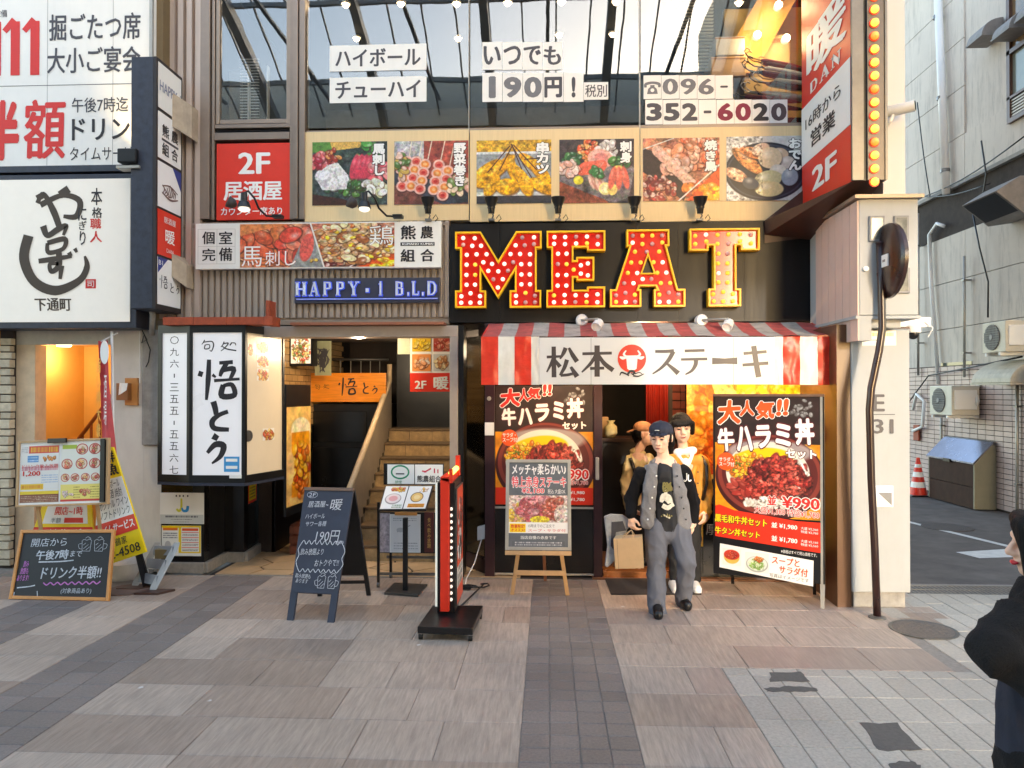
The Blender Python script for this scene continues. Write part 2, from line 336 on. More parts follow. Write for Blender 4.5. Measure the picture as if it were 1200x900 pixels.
# ================================================================ ground
gr = struct('ground'); MB().box((-60,-60,-.5), (60,60,-.06)).build('subsoil', M['bedding'], gr)
pv = struct('pavement')
MB().box((-14,-4.6,-.059), (5.6,7.62,-.006)).build('bedding', M['bedding'], pv)
stone = mat('brushed_stone_slab', lin((.685,.61,.55)), rough=.5, var=.26, scale=5, stretch=(9,.8,1), bump=.5, rnd=.10, coords='World')
tone2 = mat('brown_stone_slab', lin((.625,.545,.485)), rough=.5, var=.26, scale=5, stretch=(9,.8,1), bump=.5, rnd=.10, coords='World')
darkt = mat('dark_granite_tile', lin((.49,.445,.42)), rough=.5, var=.25, scale=60, bump=.25, rnd=.13, coords='World')
lightt = mat('pale_granite_tile', lin((.69,.655,.61)), rough=.6, var=.2, scale=50, bump=.2, rnd=.08, coords='World')
pink = mat('pinkish_stone_slab', lin((.655,.58,.53)), rough=.42, var=.2, scale=5, stretch=(9,.8,1), bump=.4, rnd=.1, coords='World')
_slabm = {}
def slab(name, x0, y0, x1, y1, m, gap=.0035, h=.055):
    w_, d_ = round(x1-x0-gap, 3), round(y1-y0-gap, 3); k = (w_, d_, m.name)
    if k not in _slabm:
        b = MB(); e = .004; a = w_/2; c = d_/2
        b.add([(-a,-c,-h),(a,-c,-h),(a,c,-h),(-a,c,-h),(-a,-c,-e),(a,-c,-e),(a,c,-e),(-a,c,-e),(-a+e,-c+e,0),(a-e,-c+e,0),(a-e,c-e,0),(-a+e,c-e,0)],
              [(0,1,5,4),(1,2,6,5),(2,3,7,6),(3,0,4,7),(4,5,9,8),(5,6,10,9),(6,7,11,10),(7,4,8,11),(8,9,10,11)])
        me = bpy.data.meshes.new(name); me.from_pydata([tuple(v) for v in b.v], [], b.f); me.materials.append(m); _slabm[k] = me
    o = bpy.data.objects.new(name, _slabm[k]); C.objects.link(o); o.parent = pv
    o.location = ((x0+x1)/2, (y0+y1)/2, random.uniform(-.0012, .0012)); return o
R0, RH = 3.85, .462
rows = [R0+RH*k for k in range(-4, 9)]                  # 2.0 .. 7.5
FRONT = 7.6
def slabs(x0, x1, ya, yb, unit=.443):
    for ri, y in enumerate(rows):
        y1 = min(y+RH, FRONT)
        if y < ya-.01 or y >= yb-.01: continue
        y1 = min(y1, yb); x = x0; first = True
        while x < x1-.02:
            wd = unit*random.choice([1, 2, 2, 2]) if not first else unit*random.choice([.5, 1, 1.5, 2]); first = False
            if x1-(x+wd) < unit*.45: wd = x1-x
            m = stone if random.random() < .62 else tone2
            if y > 4.6 and x > .4 and x < 2.8: m = random.choice([stone, pink, pink])
            slab('paving_slab', x, y, min(x+wd, x1), y1, m); x += wd
SLX = [(-4.10,-3.43), (-2.81,-.15), (.49,1.19)]
slabs(-4.10, -3.43, 2.9, FRONT); slabs(-2.81, -.15, 2.0, FRONT); slabs(.49, 1.19, 2.0, R0+3*RH); slabs(.49, 2.76, R0+3*RH, 5.7+RH); slabs(.49, 3.35, 6.1, FRONT)
slabs(-5.6, -4.76, 3.9, FRONT)
def tiles(x0, n, w_, ya, yb, d_, name='dark_paving_tile', m=darkt):
    k = 0; y = ya
    while y < yb-.02:
        for i in range(n): slab(name, x0+i*w_, y, x0+(i+1)*w_, min(y+d_, yb), m, gap=.004)
        y += d_
tiles(-.15, 4, .16, 2.93, FRONT, .155)
tiles(-3.43, 3, .2067, 3.1, FRONT, .205)
tiles(-4.76, 3, .22, 4.2, FRONT, .22)
# light tiles on the right
k = 0
for i in range(24):
    x = 1.19+i*.168
    if x > 4.9: break
    y = 2.75+(i % 2)*.0; top = R0+3*RH if x < 2.75 else 7.25
    if x > 3.35: y = 3.2
    while y < top-.03:
        slab('pale_paving_tile', x, y, min(x+.168, 99), min(y+.336, top), lightt, gap=.005); y += .336
MB().box((-14,-4.6,-.0055), (5.6,2.0,-.003)).build('slab_field', stone, pv)   # the arcade floor on this side of the picture
# asphalt alley, drain, lines
road = struct('road'); MB().box((3.3,7.55,-.055), (7.6,32,-.02)).build('asphalt', M['asphalt'], road)
a1, a2 = G(1068,611), G(1192,641); dx = (a2.x-a1.x)/(a2.y-a1.y)
b = MB(); y0, y1 = 8.1, 20
xl = lambda y: a1.x+dx*(y-a1.y)
b.add([(xl(y0)-.05,y0,-.016),(xl(y0)+.05,y0,-.016),(xl(y1)+.05,y1,-.016),(xl(y1)-.05,y1,-.016)], [(0,1,2,3)]); b.build('edge_line', M['paint'], road)
p = [G(1120,647,-.016), G(1215,641,-.016), G(1215,652,-.016), G(1148,654,-.016)]
MB().add(p, [(3,2,1,0)]).build('stop_line', M['paint'], road)
for cx, cy, nm in ((1110,618,'road_manhole_cover'),):
    c_ = G(cx, cy, -.02); MB().lathe((c_.x,c_.y,-.02), (0,0,1), [(0,.33),(.006,.33),(.008,.30),(.006,.29)], 28).build('manhole_cover', smat('cast_iron', (78,70,66), rough=.7, var=.3, scale=40, bump=.5), road)
# drain grate between pavement and road
gt = thing('drain_grate', 'black steel bar grate over the gutter between pavement and alley road', 'drain grate', (4.4,7.38,0))
b = MB(); b.box((3.25,7.25,-.3), (5.6,7.55,-.28)); b.build('gutter_bottom', M['black'], gt)
b = MB()
for y in (7.255, 7.40, 7.545): b.box((3.25,y-.008,-.04), (5.6,y+.008,-.002))
b.build('frame_bar', M['steel'], gt)
for i in range(56):
    x = 3.27+i*.042; MB().box((x,7.264,-.035), (x+.014,7.537,-.004)).build('grate_bar', M['black'], gt)
mh = G(1082,738); mcast = mat('manhole_iron', lin((.42,.38,.35)), rough=.6, var=.3, scale=60, bump=.6)
m_ = thing('manhole_cover', 'round brown iron manhole cover set in the pale tiles near the mirror pole', 'manhole cover', (mh.x,mh.y,.0))
MB().lathe((mh.x,mh.y,.0), (0,0,1), [(0,.25),(.006,.25),(.006,.235),(.003,.23)], 36).build('rim', M['steel'], m_)
b = MB().lathe((mh.x,mh.y,.0), (0,0,1), [(0,.225),(.005,.225)], 36)
b.build('lid', mcast, m_)
b = MB()
for i in range(-4,5):
    for j in range(-4,5):
        if i*i+j*j < 17: b.box((mh.x+i*.048-.014,mh.y+j*.048-.006,.005), (mh.x+i*.048+.014,mh.y+j*.048+.006,.0075))
tag(b.build('tread', mcast, m_), kind='stuff')
# dark patches of asphalt in missing tiles
pm = smat('asphalt_patch', (92,87,83), rough=.85, var=.2, scale=40, bump=.4)
def patch(lbl, pts):
    c_ = sum((G(*q) for q in pts), Vector())/len(pts)
    vs = [G(*q) for q in pts]; out = []
    for i, v in enumerate(vs):
        nx = vs[(i+1) % len(vs)]
        for j in range(4):
            q = v.lerp(nx, j/4); out.append(Vector((q.x+random.uniform(-.012,.012), q.y+random.uniform(-.012,.012), .002)))
    o = MB().prism([Vector((q.x,q.y,.0008)) for q in reversed(out)], (0,0,.0022)).build('asphalt_patch', pm); tag(o, lbl, 'pavement patch')
patch('small square dark repair patch in the pale tiles, farther from the viewer', [(900,788),(940,788),(948,799),(904,799)])
patch('thin ragged dark crack fill lying just behind the small square patch of tiles', [(897,807),(925,804),(956,806),(958,810),(925,811),(900,811)])
patch('largest dark square repair patch in the pale tiles', [(1008,848),(1052,848),(1082,880),(1028,880)])
patch('low dark blotch of patching at the front edge of the pale tiles', [(1040,894),(1070,892),(1082,900),(1045,902)])
# rubber mat in the doorway
mt = MB(); q = [G(709,679,.003), G(812,679,.003), G(822,697,.003), G(716,697,.003)]
mt.prism([q[3],q[2],q[1],q[0]], (0,0,.01)); tag(mt.build('door_mat', smat('doormat_rubber', (52,46,44), rough=.9, var=.2, scale=60, bump=.5), bev=0), 'dark flat doormat in front of the steak shop entrance', 'doormat')
# ================================================================ main building shell
mb_ = thing('main_building', 'two storey arcade building behind the steak shop signs with large upper windows', 'building', (0,7.9,0))
Yw = 7.8
zt = 9.5; z2 = pz(258, Yw)                                # 2F board bottom (about 3.65)
zs = pz(378, Yw)
xL, xR = pxx(237, Yw), pxx(945, Yw)
b = MB()
b.box((xL-.1,Yw+.06,6.6), (3.3,12.2,zt))                  # upper storeys over the window band
b.build('upper_wall', M['plaster'], mb_)
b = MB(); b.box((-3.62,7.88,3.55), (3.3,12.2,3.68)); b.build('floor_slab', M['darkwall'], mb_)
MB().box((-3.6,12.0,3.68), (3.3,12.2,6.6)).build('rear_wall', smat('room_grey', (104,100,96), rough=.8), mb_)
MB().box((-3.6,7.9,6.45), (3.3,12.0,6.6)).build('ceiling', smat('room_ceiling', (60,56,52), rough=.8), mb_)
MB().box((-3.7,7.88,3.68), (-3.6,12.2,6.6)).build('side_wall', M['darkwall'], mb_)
MB().box((3.2,7.75,3.5), (3.3,12.2,6.6)).build('side_wall', smat('tiled_room_wall', (190,176,150), rough=.5), mb_)
MB().box((3.30,7.72,3.3), (3.42,15,9.5)).build('outer_side_wall', M['plaster'], mb_)
# corrugated cladding: lower sheet over the entrance and the tall strip
cor = smat('grey_brown_corrugated_steel', (168,154,142), rough=.45, metal=.25, var=.1, scale=3, stretch=(6,6,.4), dirt=.22)
x0, x1 = pxx(186, Yw), pxx(527, Yw)
b = MB(); rib_panel(b, x0, x1, zs+.06, pz(258, Yw), Yw, .067, .034); b.build('corrugated_sheet', cor, mb_)
MB().box((x0,Yw+.002,zs+.03), (x1,Yw+.06,pz(256,Yw))).build('cladding_core', M['metal'], mb_)
b = MB(); rib_panel(b, pxx(186, Yw), pxx(237, Yw), pz(372, Yw), 7.5, Yw-.004, .098, .055); b.build('corrugated_sheet', smat('pinkish_corrugated_steel', (186,168,156), rough=.45, metal=.2, var=.1, scale=3, stretch=(6,6,.4), dirt=.15), mb_)
MB().box((pxx(150, Yw),Yw+.03,zs), (pxx(237, Yw),Yw+.1,zt)).build('cladding_core', M['metal'], mb_)
for y_, t_ in ((262, .035), (377, .05)):
    MB().box((x0,Yw-.035,pz(y_, Yw)-t_/2), (x1,Yw+.0,pz(y_, Yw)+t_/2)).build('flashing', M['metal'], mb_, bev=.004)
# window surrounds
wf = smat('bronze_window_frame', (140,124,112), rough=.35, metal=.5, var=.08)
def bar(x0, y0, x1, y1, d0=-.05, d1=.08, m=wf, name='frame', parent=mb_, Y=Yw, bev=.004):
    a, c = PY(x0, y1, Y), PY(x1, y0, Y); return MB().box((a.x,Y+d0,a.z), (c.x,Y+d1,c.z)).build(name, m, parent, bev=bev)
bar(237,-80,249,258, -.06, .1); bar(249,-80,253.5,258,-.03,.09); bar(341,-80,346,258,-.045,.1); bar(346,-80,352,258,-.075,.1); bar(352,-80,359.5,258,-.055,.1)
bar(253.5,146,341,152,-.04,.09); bar(253.5,152.4,341,155,-.02,.09,M['black']); bar(253.5,156,341,166,-.05,.09)
bar(230,-80,237,262,-.03,.02, smat('copper_brown_trim', (150,100,66), rough=.5))
# sash window with its own frame
sw = thing('sash_window', 'tall narrow window with bronze frame beside the corrugated strip', 'window', PY(297,146,Yw))
gls = glass('window_glass', (.86,.87,.86), .095)
for r_ in ((253.5,-80,258.5,146), (336,-80,341,146), (258.5,139.5,336,146)): bar(*r_, -.015, .05, M['metal'], 'frame', sw)
bar(258.5,-80,336,139.5, .015, .021, gls, 'pane', sw, bev=0)
lou = thing('louvre_reflection', 'white slats put behind the narrow upper window to show a reflected louvre', 'blind', PY(293,146,8.05));  # slats standing in for a louvre reflected in the glass
for i in range(24):
    a, c = PY(282,149-i*3.4,8.05), PY(303,147.2-i*3.4,8.05); MB().hexa([(a.x,8.03,a.z),(c.x,8.03,a.z),(c.x,8.07,a.z+.012),(a.x,8.07,a.z+.012),(a.x,8.03,a.z+.008),(c.x,8.03,a.z+.008),(c.x,8.07,a.z+.02),(a.x,8.07,a.z+.02)]).build('slat', M['white'], lou)
for x in (280,303): bar(x,66,x+2,150,.22,.28,M['white'],'frame',lou)
MB().box((pxx(253,8.3),8.3,3.7), (pxx(282,8.3),8.33,pz(75,8.3))).build('partition', smat('partition', (120,112,106), rough=.7, scale=40, var=.3), mb_)
# the three big panes
for i, (xa, xb) in enumerate(((359.5,549.5), (550.5,749.5), (750.5,945))):
    wn = thing('picture_window', ['wide upper window holding the highball notice', 'middle upper window with the always 190 yen notice', 'upper window with the phone number sheets and umbrellas behind'][i], 'window', PY((xa+xb)/2,148,Yw))
    bar(xa+.6,-80,xb-.6,150.5-2*i, .0, .008, gls, 'pane', wn, bev=0)
    bar(xb-.6,-80,xb+.6,256, -.012, .03, M['alu'], 'mullion', wn)
bar(359.5,151,945,153.5,-.01,.06,M['metal'],'sill')
# pale boards with the six dishes (under the windows)
bb = []
for i, (xa, xb) in enumerate(((357,549.4), (550.6,749.4), (750.6,945))):
    f = face(Yw-.03, xa, 151.5-2.2*i, xb, 260)
    t = thing('food_board', ['pale wood board under the highball window, first of the three with food pictures', 'pale wood board under the middle window with fried skewers and sashimi', 'pale wood board beside the red projecting sign, with yakitori and oden'][i], 'sign board', f.p(f.w/2,0), 'pale boards with food pictures')
    MB().fbox(f, 0, 0, f.w, f.h, -.04, 0).build('panel', M['beigeboard'], t, bev=.002); bb.append((f, t))
# interior of the upstairs room: lights, wood wall, boxes, umbrellas
bulbm = mat('ceiling_bulb', (1,.8,.5), emit=(1,.78,.5), es=7)
for j, (px_, py_) in enumerate(((405,3),(470,2),(535,2),(595,1),(658,0),(722,0),(866,1),(418,43),(537,43),(655,39),(718,38))):
    zc = 6.44; d = ray(px_, py_); p = Vector((0,0,CH))+d*((zc-CH)/d.z)
    if j < 7: pass
    L_ = thing('ceiling_light', 'round warm ceiling spot, %s from the narrow window side in the %s row upstairs' % (('first second third fourth fifth sixth seventh'.split()[j]), 'nearer') if j < 7 else 'round warm ceiling spot, %s from the narrow window side in the deeper row upstairs' % ('first second third fourth'.split()[j-7]), 'ceiling light', p, 'round ceiling spots in the upstairs room')
    MB().lathe(p, (0,0,-1), [(0,.06),(.02,.055)], 14).build('trim', M['white'], L_); MB().ell(p-Vector((0,0,.03)), (.035,.035,.03), 10, 6).build('bulb', bulbm, L_)
wp = smat('honey_wood', (196,146,70), rough=.4, var=.2, scale=4, stretch=(1,8,1))
b = MB(); P_ = [Vector((pxx(868,8.6),8.6,6.44)), Vector((pxx(945,8.0),8.1,6.44)), Vector((pxx(945,8.0),8.1,6.05)), Vector((pxx(845,9.6),11,5.2))]
# sloping wood beam and lit wall
b = MB(); a = Vector((pxx(840,8.3),8.3,pz(90,8.3))); c = Vector((pxx(905,8.3),8.3,pz(-22,8.3))); b.prism([a, a+Vector((.42,0,0)), c+Vector((.42,0,0)), c], (0,.25,0)); b.build('sloping_beam', wp, mb_)
MB().box((pxx(850,9.0),9.0,3.7), (3.2,9.1,6.44)).build('wood_wall', smat('warm_room_wall', (206,176,110), rough=.6), mb_)
rl_ = bpy.data.lights.new('lamp_light', 'POINT'); rl_.energy = 1.5; rl_.color = (1,.75,.42); rl_.shadow_soft_size = .1
for px_, py_ in ((913,5),(888,40),(922,44)):
    p = PY(px_, py_, 8.22); L_ = thing('wall_spot', 'bright warm spot lamp on the sloping wood beam at %s' % {913:'the top',888:'its middle',922:'the lit wall behind it'}[px_], 'spot lamp', p)
    MB().cyl(p+Vector((0,.07,0)), p+Vector((0,.01,0)), .045).build('housing', M['white'], L_); MB().ell(p, (.035,.03,.035), 10, 6).build('bulb', bulbm, L_)
    o = bpy.data.objects.new('lamp_light', rl_); C.objects.link(o); o.parent = L_; o.location = (-.1,-.12,-.12)
def carton(px0, py0, px1, py1, Y, dp, col, lbl, nm):
    a, c = PY(px0, py1, Y), PY(px1, py0, Y); t = thing('carton', lbl, 'cardboard box', (a.x,Y,a.z)); m = smat(nm, col, rough=.8, var=.08)
    MB().box((a.x,Y,a.z), (c.x,Y+dp,c.z)).build('box', m, t, bev=.01); MB().box((a.x,Y-.004,a.z+(c.z-a.z)*.86), (c.x,Y+.0,a.z+(c.z-a.z)*.93)).build('tape', smat('brown_tape', (150,104,60), rough=.3), t); return t
carton(872,40,926,110,8.35,.4,(190,160,110),'tall tan cardboard box behind the umbrella pile upstairs','tan_card')
carton(838,42,873,65,8.2,.3,(176,172,170),'grey printed carton stacked on a brown carton upstairs','grey_card')
carton(833,65.5,874,90,8.2,.35,(196,158,116),'brown carton with red print under the grey carton','brown_card')
b2 = thing('grey_louvre_reflection', 'grey slats behind the phone number window in place of a reflection', 'screen', PY(815,92,8.35))  # a reflection in the pane, built as slats behind it
for i in range(24):
    a, c = PY(792,92-i*4,8.35), PY(836,90.5-i*4,8.35); MB().box((a.x,8.33,a.z), (c.x,8.37,c.z)).build('slat', smat('grey_slat', (176,172,160), rough=.5), b2)
um = [smat('clear_vinyl', (200,204,206), rough=.25), smat('dark_umbrella', (40,40,46), rough=.6), smat('pale_umbrella', (190,190,186), rough=.5), smat('navy_umbrella', (44,50,74), rough=.6), smat('red_umbrella', (120,30,34), rough=.6)]
sh = MB().box((pxx(856,Yw),7.84,3.68), (3.1,8.3,pz(147,7.95))).build('window_shelf', M['darkwall'], mb_)
rr = random.Random(3)
for i in range(15):
    z = pz(143,7.95)+.03+.035*i+rr.uniform(0,.02); y = 7.9+rr.uniform(0,.22); xa = 1.98+rr.uniform(-.08,.2)+.012*i; L_ = .72; tilt = -.12-.02*i*.4
    z += .16; m = um[rr.choice([0,0,2,2,1,3,4])]; d = Vector((math.cos(tilt), 0, math.sin(tilt)))
    p = Vector((xa,y,z)); t = thing('umbrella', 'folded %s umbrella, %s from the bottom of the heap upstairs' % ({0:'clear vinyl',1:'black',2:'pale grey',3:'navy',4:'dark red'}[um.index(m)], 'first second third fourth fifth sixth seventh eighth ninth tenth eleventh twelfth thirteenth fourteenth fifteenth'.split()[i]), 'umbrella', p, 'heap of folded umbrellas')
    MB().lathe(p+d*.14, d, [(0,.012),(.05,.028),(.3,.034),(.5,.018),(.58,.006)], 7).build('canopy', m, t, smooth=True)
    hk = [p+d*.14, p+d*.03, p+Vector((-.02,0,.03)), p+Vector((-.04,0,.07)), p+Vector((-.01,0,.1)), p+Vector((.02,0,.08))]
    MB().tube(hk, .007, 6).build('handle', rr.choice([M['white'], M['black'], M['wood']]), t, smooth=True)
# ================================================================ notices stuck on the big windows
def notice(lbl, rects, lets, Y=Yw-.006, mtx=None, bold=.03):
    f0 = face(Y, *rects[0]); t = thing('window_notice', lbl, 'notice', f0.p(0,0))
    for k, (r_, s_) in enumerate(zip(rects, lets)):
        f = face(Y, *r_); MB().fbox(f, .002, 0, f.w-.002, f.h, -.003, 0).build('sheet', M['board'], t)
        if s_: 
            m = (mtx or {}).get(k, M['ink2']); q = s_.strip()
            mgx, mgy = (.06, .14) if q not in ('-', 'ー', '!', '1') else ((.28,.44) if q in '-' else (.12,.4) if q == 'ー' else (.40,.14) if q == '!' else (.32,.12))
            if q in 'ュッャ': mgy = .2
            text(t, f, q, (f.w*mgx, f.h*mgy, f.w*(1-mgx), f.h*(1-mgy)), m, bold=bold, n=.002, res=3)
    return t
def split(x0, y0, x1, y1, n): return [(x0+(x1-x0)*i/n, y0, x0+(x1-x0)*(i+1)/n, y1) for i in range(n)]
notice('white paper strip reading ハイボール on the upper window', [(386,51,500,84)], ['ハイボール'])
notice('white paper strip reading チューハイ below the ハイボール strip', [(386,89,500,121)], ['チューハイ'])
notice('four white sheets reading いつでも on the middle window', split(565,49,659,82,4), list('いつでも'), bold=.04)
notice('five white sheets reading 190円! on the middle window', split(565,85,684,119.5,5), list('190円!'), mtx={i: smat('faded_ink', (112,112,116), rough=.6) for i in range(3)}, bold=.045)
notice('small white sheet reading 税別 after the 190 yen price', [(684,96,713,117)], ['税別'], bold=.01)
tnt = notice('upper row of phone sheets with 096 and a telephone symbol', split(754,88,859,116,5), ['', '0', '9', '6', '-'], mtx={i: MATS['faded_ink'] for i in range(1,4)}, bold=.04)
f = face(Yw-.006, 754,88,775,116); b = MB()
b.prism([f.p(f.w*x, f.h*y, .002) for x, y in ((.2,.2),(.8,.2),(.74,.42),(.62,.5),(.62,.58),(.38,.58),(.38,.5),(.26,.42))], f.N*.001)
brush(b, f, [[(12,52,12),(14,38,14),(50,32,12),(86,38,14),(88,52,12)]], (0,0,f.w,f.h), .003); b.build('telephone_symbol', MATS['faded_ink'], tnt)
b = MB(); b.ell(f.p(f.w*.5,f.h*.36,.003), (.02,.002,.02), 12, 6); b.build('telephone_dial', M['board'], tnt)
mr_ = smat('worn_red_ink', (130,30,58), rough=.6)
notice('lower row of phone sheets reading 352-6020 on the window sill', split(756,116.5,923,146,8), list('352-6020'), mtx={5: mr_, 4: mr_, 6: M['ink'], 7: smat('brown_grey_ink', (80,66,68), rough=.6)}, bold=.045)
# ================================================================ food pictures
def pic_basashi():
    p = Pic(150, 132, (60,74,70)); p.grain(.5, 10, 1); p.rect(0,0,45,22,(90,140,60)); p.poly([(35,0),(95,0),(110,10),(40,18)],(228,180,90)); p.heap(110,25,22,26,[(60,140,60),(80,160,70)],14,10,2)
    p.heap(20,40,26,18,[(214,70,84),(230,110,110),(180,40,60)],26,9,3); p.poly([(0,108),(60,118),(90,132),(0,132)],(70,40,30)); p.heap(75,95,50,16,[(60,110,50),(90,140,60),(50,80,50)],60,7,4)
    for i in range(5): p.ell(84+i*9,52,8,27,(214,66,86),.22+.03*i,1,1.5,(250,150,160)); p.ell(88+i*9,56,1.5,24,(160,30,50),.22+.03*i)
    p.heap(132,60,20,28,[(226,90,104),(240,140,140)],24,9,5); p.poly([(30,48),(50,42),(72,70),(68,98),(20,100),(4,70)],(236,232,228)); p.heap(38,74,28,20,[(238,234,232),(226,222,222)],16,11,6,edge=(190,186,190)); p.heap(124,96,24,14,[(220,224,170),(236,236,220),(250,250,240)],20,10,7); p.heap(40,28,14,12,[(226,150,80),(180,60,40)],16,6,8)
    return p.grain(.18, 4, 9)
def pic_rolls():
    p = Pic(150, 132, (164,74,58)); p.rect(0,0,60,60,(190,186,188)); p.poly([(0,68),(150,120),(150,132),(0,132)],(120,70,60)); p.poly([(0,60),(150,100),(150,128),(100,132),(0,90)],(58,62,72)); p.grain(.3,8,2)
    for k, (x, y, l) in enumerate(((30,30,34),(48,30,50),(66,36,64),(92,38,60),(110,50,58))):
        p.line(x-4,y+30,x+(10 if k else 6),y-38,2.2,(232,220,196))
        for j in range(4):
            cx, cy = x-4-j*3.5+(0 if k<3 else 2), y+12+j*17
            p.ell(cx+1,cy+2,12.5,12,(70,30,30),0,.6,2); p.ell(cx,cy,12,11.5,(244,190,174),0,1,1.5,(255,240,230)); p.ell(cx,cy,8,7.5,(226,96,80) if (j+k)%2 else (240,140,60),.3,1,1.5,(255,170,140)); p.ell(cx,cy,4,3,(200,40,40) if (j+k)%2 else (250,190,120))
    p.heap(14,50,14,30,[(230,190,90),(240,200,180),(90,130,60)],20,8,4); p.heap(130,92,24,20,[(236,210,180),(230,170,150),(120,150,70)],26,9,5)
    return p.grain(.12,4,9)
def pic_katsu():
    p = Pic(150, 132, (226,170,52)); p.rect(0,26,150,112,(150,156,160)); p.rect(0,24,150,29,(220,224,226)); p.rect(0,108,150,116,(214,216,216)); p.rect(0,116,150,132,(64,62,66)); p.grain(.14,10,2)
    for x, y, rx, ry, ro in ((20,60,34,11,-.6),(46,58,40,11,-.75),(70,56,30,10,1.3),(112,50,34,11,.7),(126,64,34,12,.9),(90,76,34,11,.9),(132,96,30,13,.5),(10,84,20,14,0),(30,92,26,13,-1.1),(62,96,24,17,0),(98,92,26,13,1.2)):
        p.ell(x+1,y+3,rx,ry,(120,60,10),ro,.7,3); p.ell(x,y,rx,ry,(240,166,32),ro,1,1.5,(255,214,110)); 
    m = ((p.a[...,0] > .75) & (p.a[...,2] < .5)).astype(float); p.grain(.35,6,5,m,True)
    for x0, y0, x1, y1 in ((22,66,66,12),(46,62,72,10),(120,62,74,10),(110,78,70,10),(90,60,70,8),(128,38,96,40)): p.line(x0,y0,x1,y1,2,(70,40,36))
    return p.grain(.15,3,8)
def pic_sashimi():
    p = Pic(150, 132, (72,60,62)); p.poly([(0,84),(60,100),(100,132),(0,132)],(140,74,54)); p.poly([(0,60),(0,86),(60,112),(110,132),(140,120),(150,60),(110,30)],(120,112,114)); p.grain(.35,9,1)
    p.heap(58,22,22,24,[(240,140,70),(226,90,50),(250,190,110)],50,6,2); p.heap(96,24,20,20,[(232,220,214),(240,236,230)],24,8,3); p.heap(24,40,16,14,[(70,130,70),(50,100,60)],14,9,4)
    p.ell(82,40,26,20,(240,176,160),.2,1,1.5,(255,220,210)); p.ell(84,38,14,10,(226,140,130),.2)
    for i in range(4): p.ell(50+i*10,60-i*1,12,17,(236,104,80),.9,1,1.5,(255,180,160)); p.line(44+i*10,68,58+i*10,48,1,(250,190,170))
    p.heap(16,58,20,16,[(226,170,150),(200,190,196),(240,210,196)],20,9,6); p.ell(38,84,10,9,(232,216,60),0,1,1.5,(255,250,150)); p.heap(80,70,12,12,[(60,130,70)],8,9,7)
    for i in range(5): p.ell(64+i*7,88+i*3,4.5,16,(196,130,110) if i%2 else (230,190,170),-.35,1,1.5,(255,230,220))
    p.ell(92,102,13,13,(246,226,150),.2,1,1.5); p.ell(92,102,9,9,(250,240,190)); p.ell(106,104,10,12,(240,210,120),.2); p.heap(118,50,18,14,[(80,140,60),(60,110,60)],14,9,9); p.ell(118,62,10,8,(226,220,110))
    for i in range(3): p.ell(106+i*13,80,7,24,(232,110,90),.2-.2*i,1,1.5,(255,190,170))
    return p.grain(.16,4,9)
def pic_yakitori(seed=0):
    p = Pic(150, 132, (190,120,90)); p.grain(.4,12,seed); p.poly([(0,20),(30,30),(90,100),(80,132),(0,70)],(60,46,44))
    p.heap(100,30,50,30,[(236,150,110),(240,180,150),(226,110,70)],50,13,seed+1); p.heap(66,60,30,12,[(214,160,140),(230,190,170)],20,12,seed+3)
    for i in range(8): p.ell(30+i*9.5,28+i*10,15,11,(226,176,156),.9,1,1.6,(255,236,226)); p.ell(32+i*9.5,30+i*10,5,3,(150,60,50),.3,.7,2)
    p.heap(30,104,34,26,[(232,190,176),(190,70,60),(226,140,110),(120,40,40)],80,7,seed+5); p.heap(100,108,20,16,[(240,130,50),(230,90,50)],16,10,seed+6)
    p.line(60,140,150,56,3,(250,240,230)); p.line(0,22,60,0,2,(220,220,216)); p.poly([(150,60),(150,132),(84,132)],(236,90,30)); p.heap(132,118,20,20,[(250,220,40),(250,170,30)],14,10,seed+7,edge=(236,120,30))
    return p.grain(.2,4,9)
def pic_oden():
    p = Pic(150, 132, (206,204,202)); p.ell(76,72,80,60,(26,30,44)); p.ell(76,72,76,56,(60,66,84)); p.ell(76,72,73,53,(34,36,48)); p.ell(80,62,60,42,(44,46,58)); p.grain(.06,12,3)
    for x, y, rx, ry, ro, c_ in ((18,78,24,12,.5,(226,164,130)),(40,50,38,13,.75,(222,140,80)),(54,34,30,11,.3,(206,120,66)),(66,26,18,12,-.4,(232,190,160)),(104,36,16,12,.3,(214,180,150)),(118,54,14,13,0,(206,190,180)),(84,44,23,22,0,(232,204,166)),(100,74,18,16,.4,(222,212,196)),(80,88,27,18,-.2,(210,200,150)),(82,108,28,16,0,(228,206,150)),(122,84,16,18,.3,(150,166,180)),(46,96,16,12,.3,(70,74,86))):
        p.ell(x+1,y+3,rx,ry,(20,14,16),ro,.6,4); p.ell(x,y,rx,ry,c_,ro,1,1.8,(255,250,240))
    m = ((p.X < 70) & (p.a[...,0] > .7)).astype(float); p.grain(.5,5,5,m,True)
    return p.grain(.06,3,9)
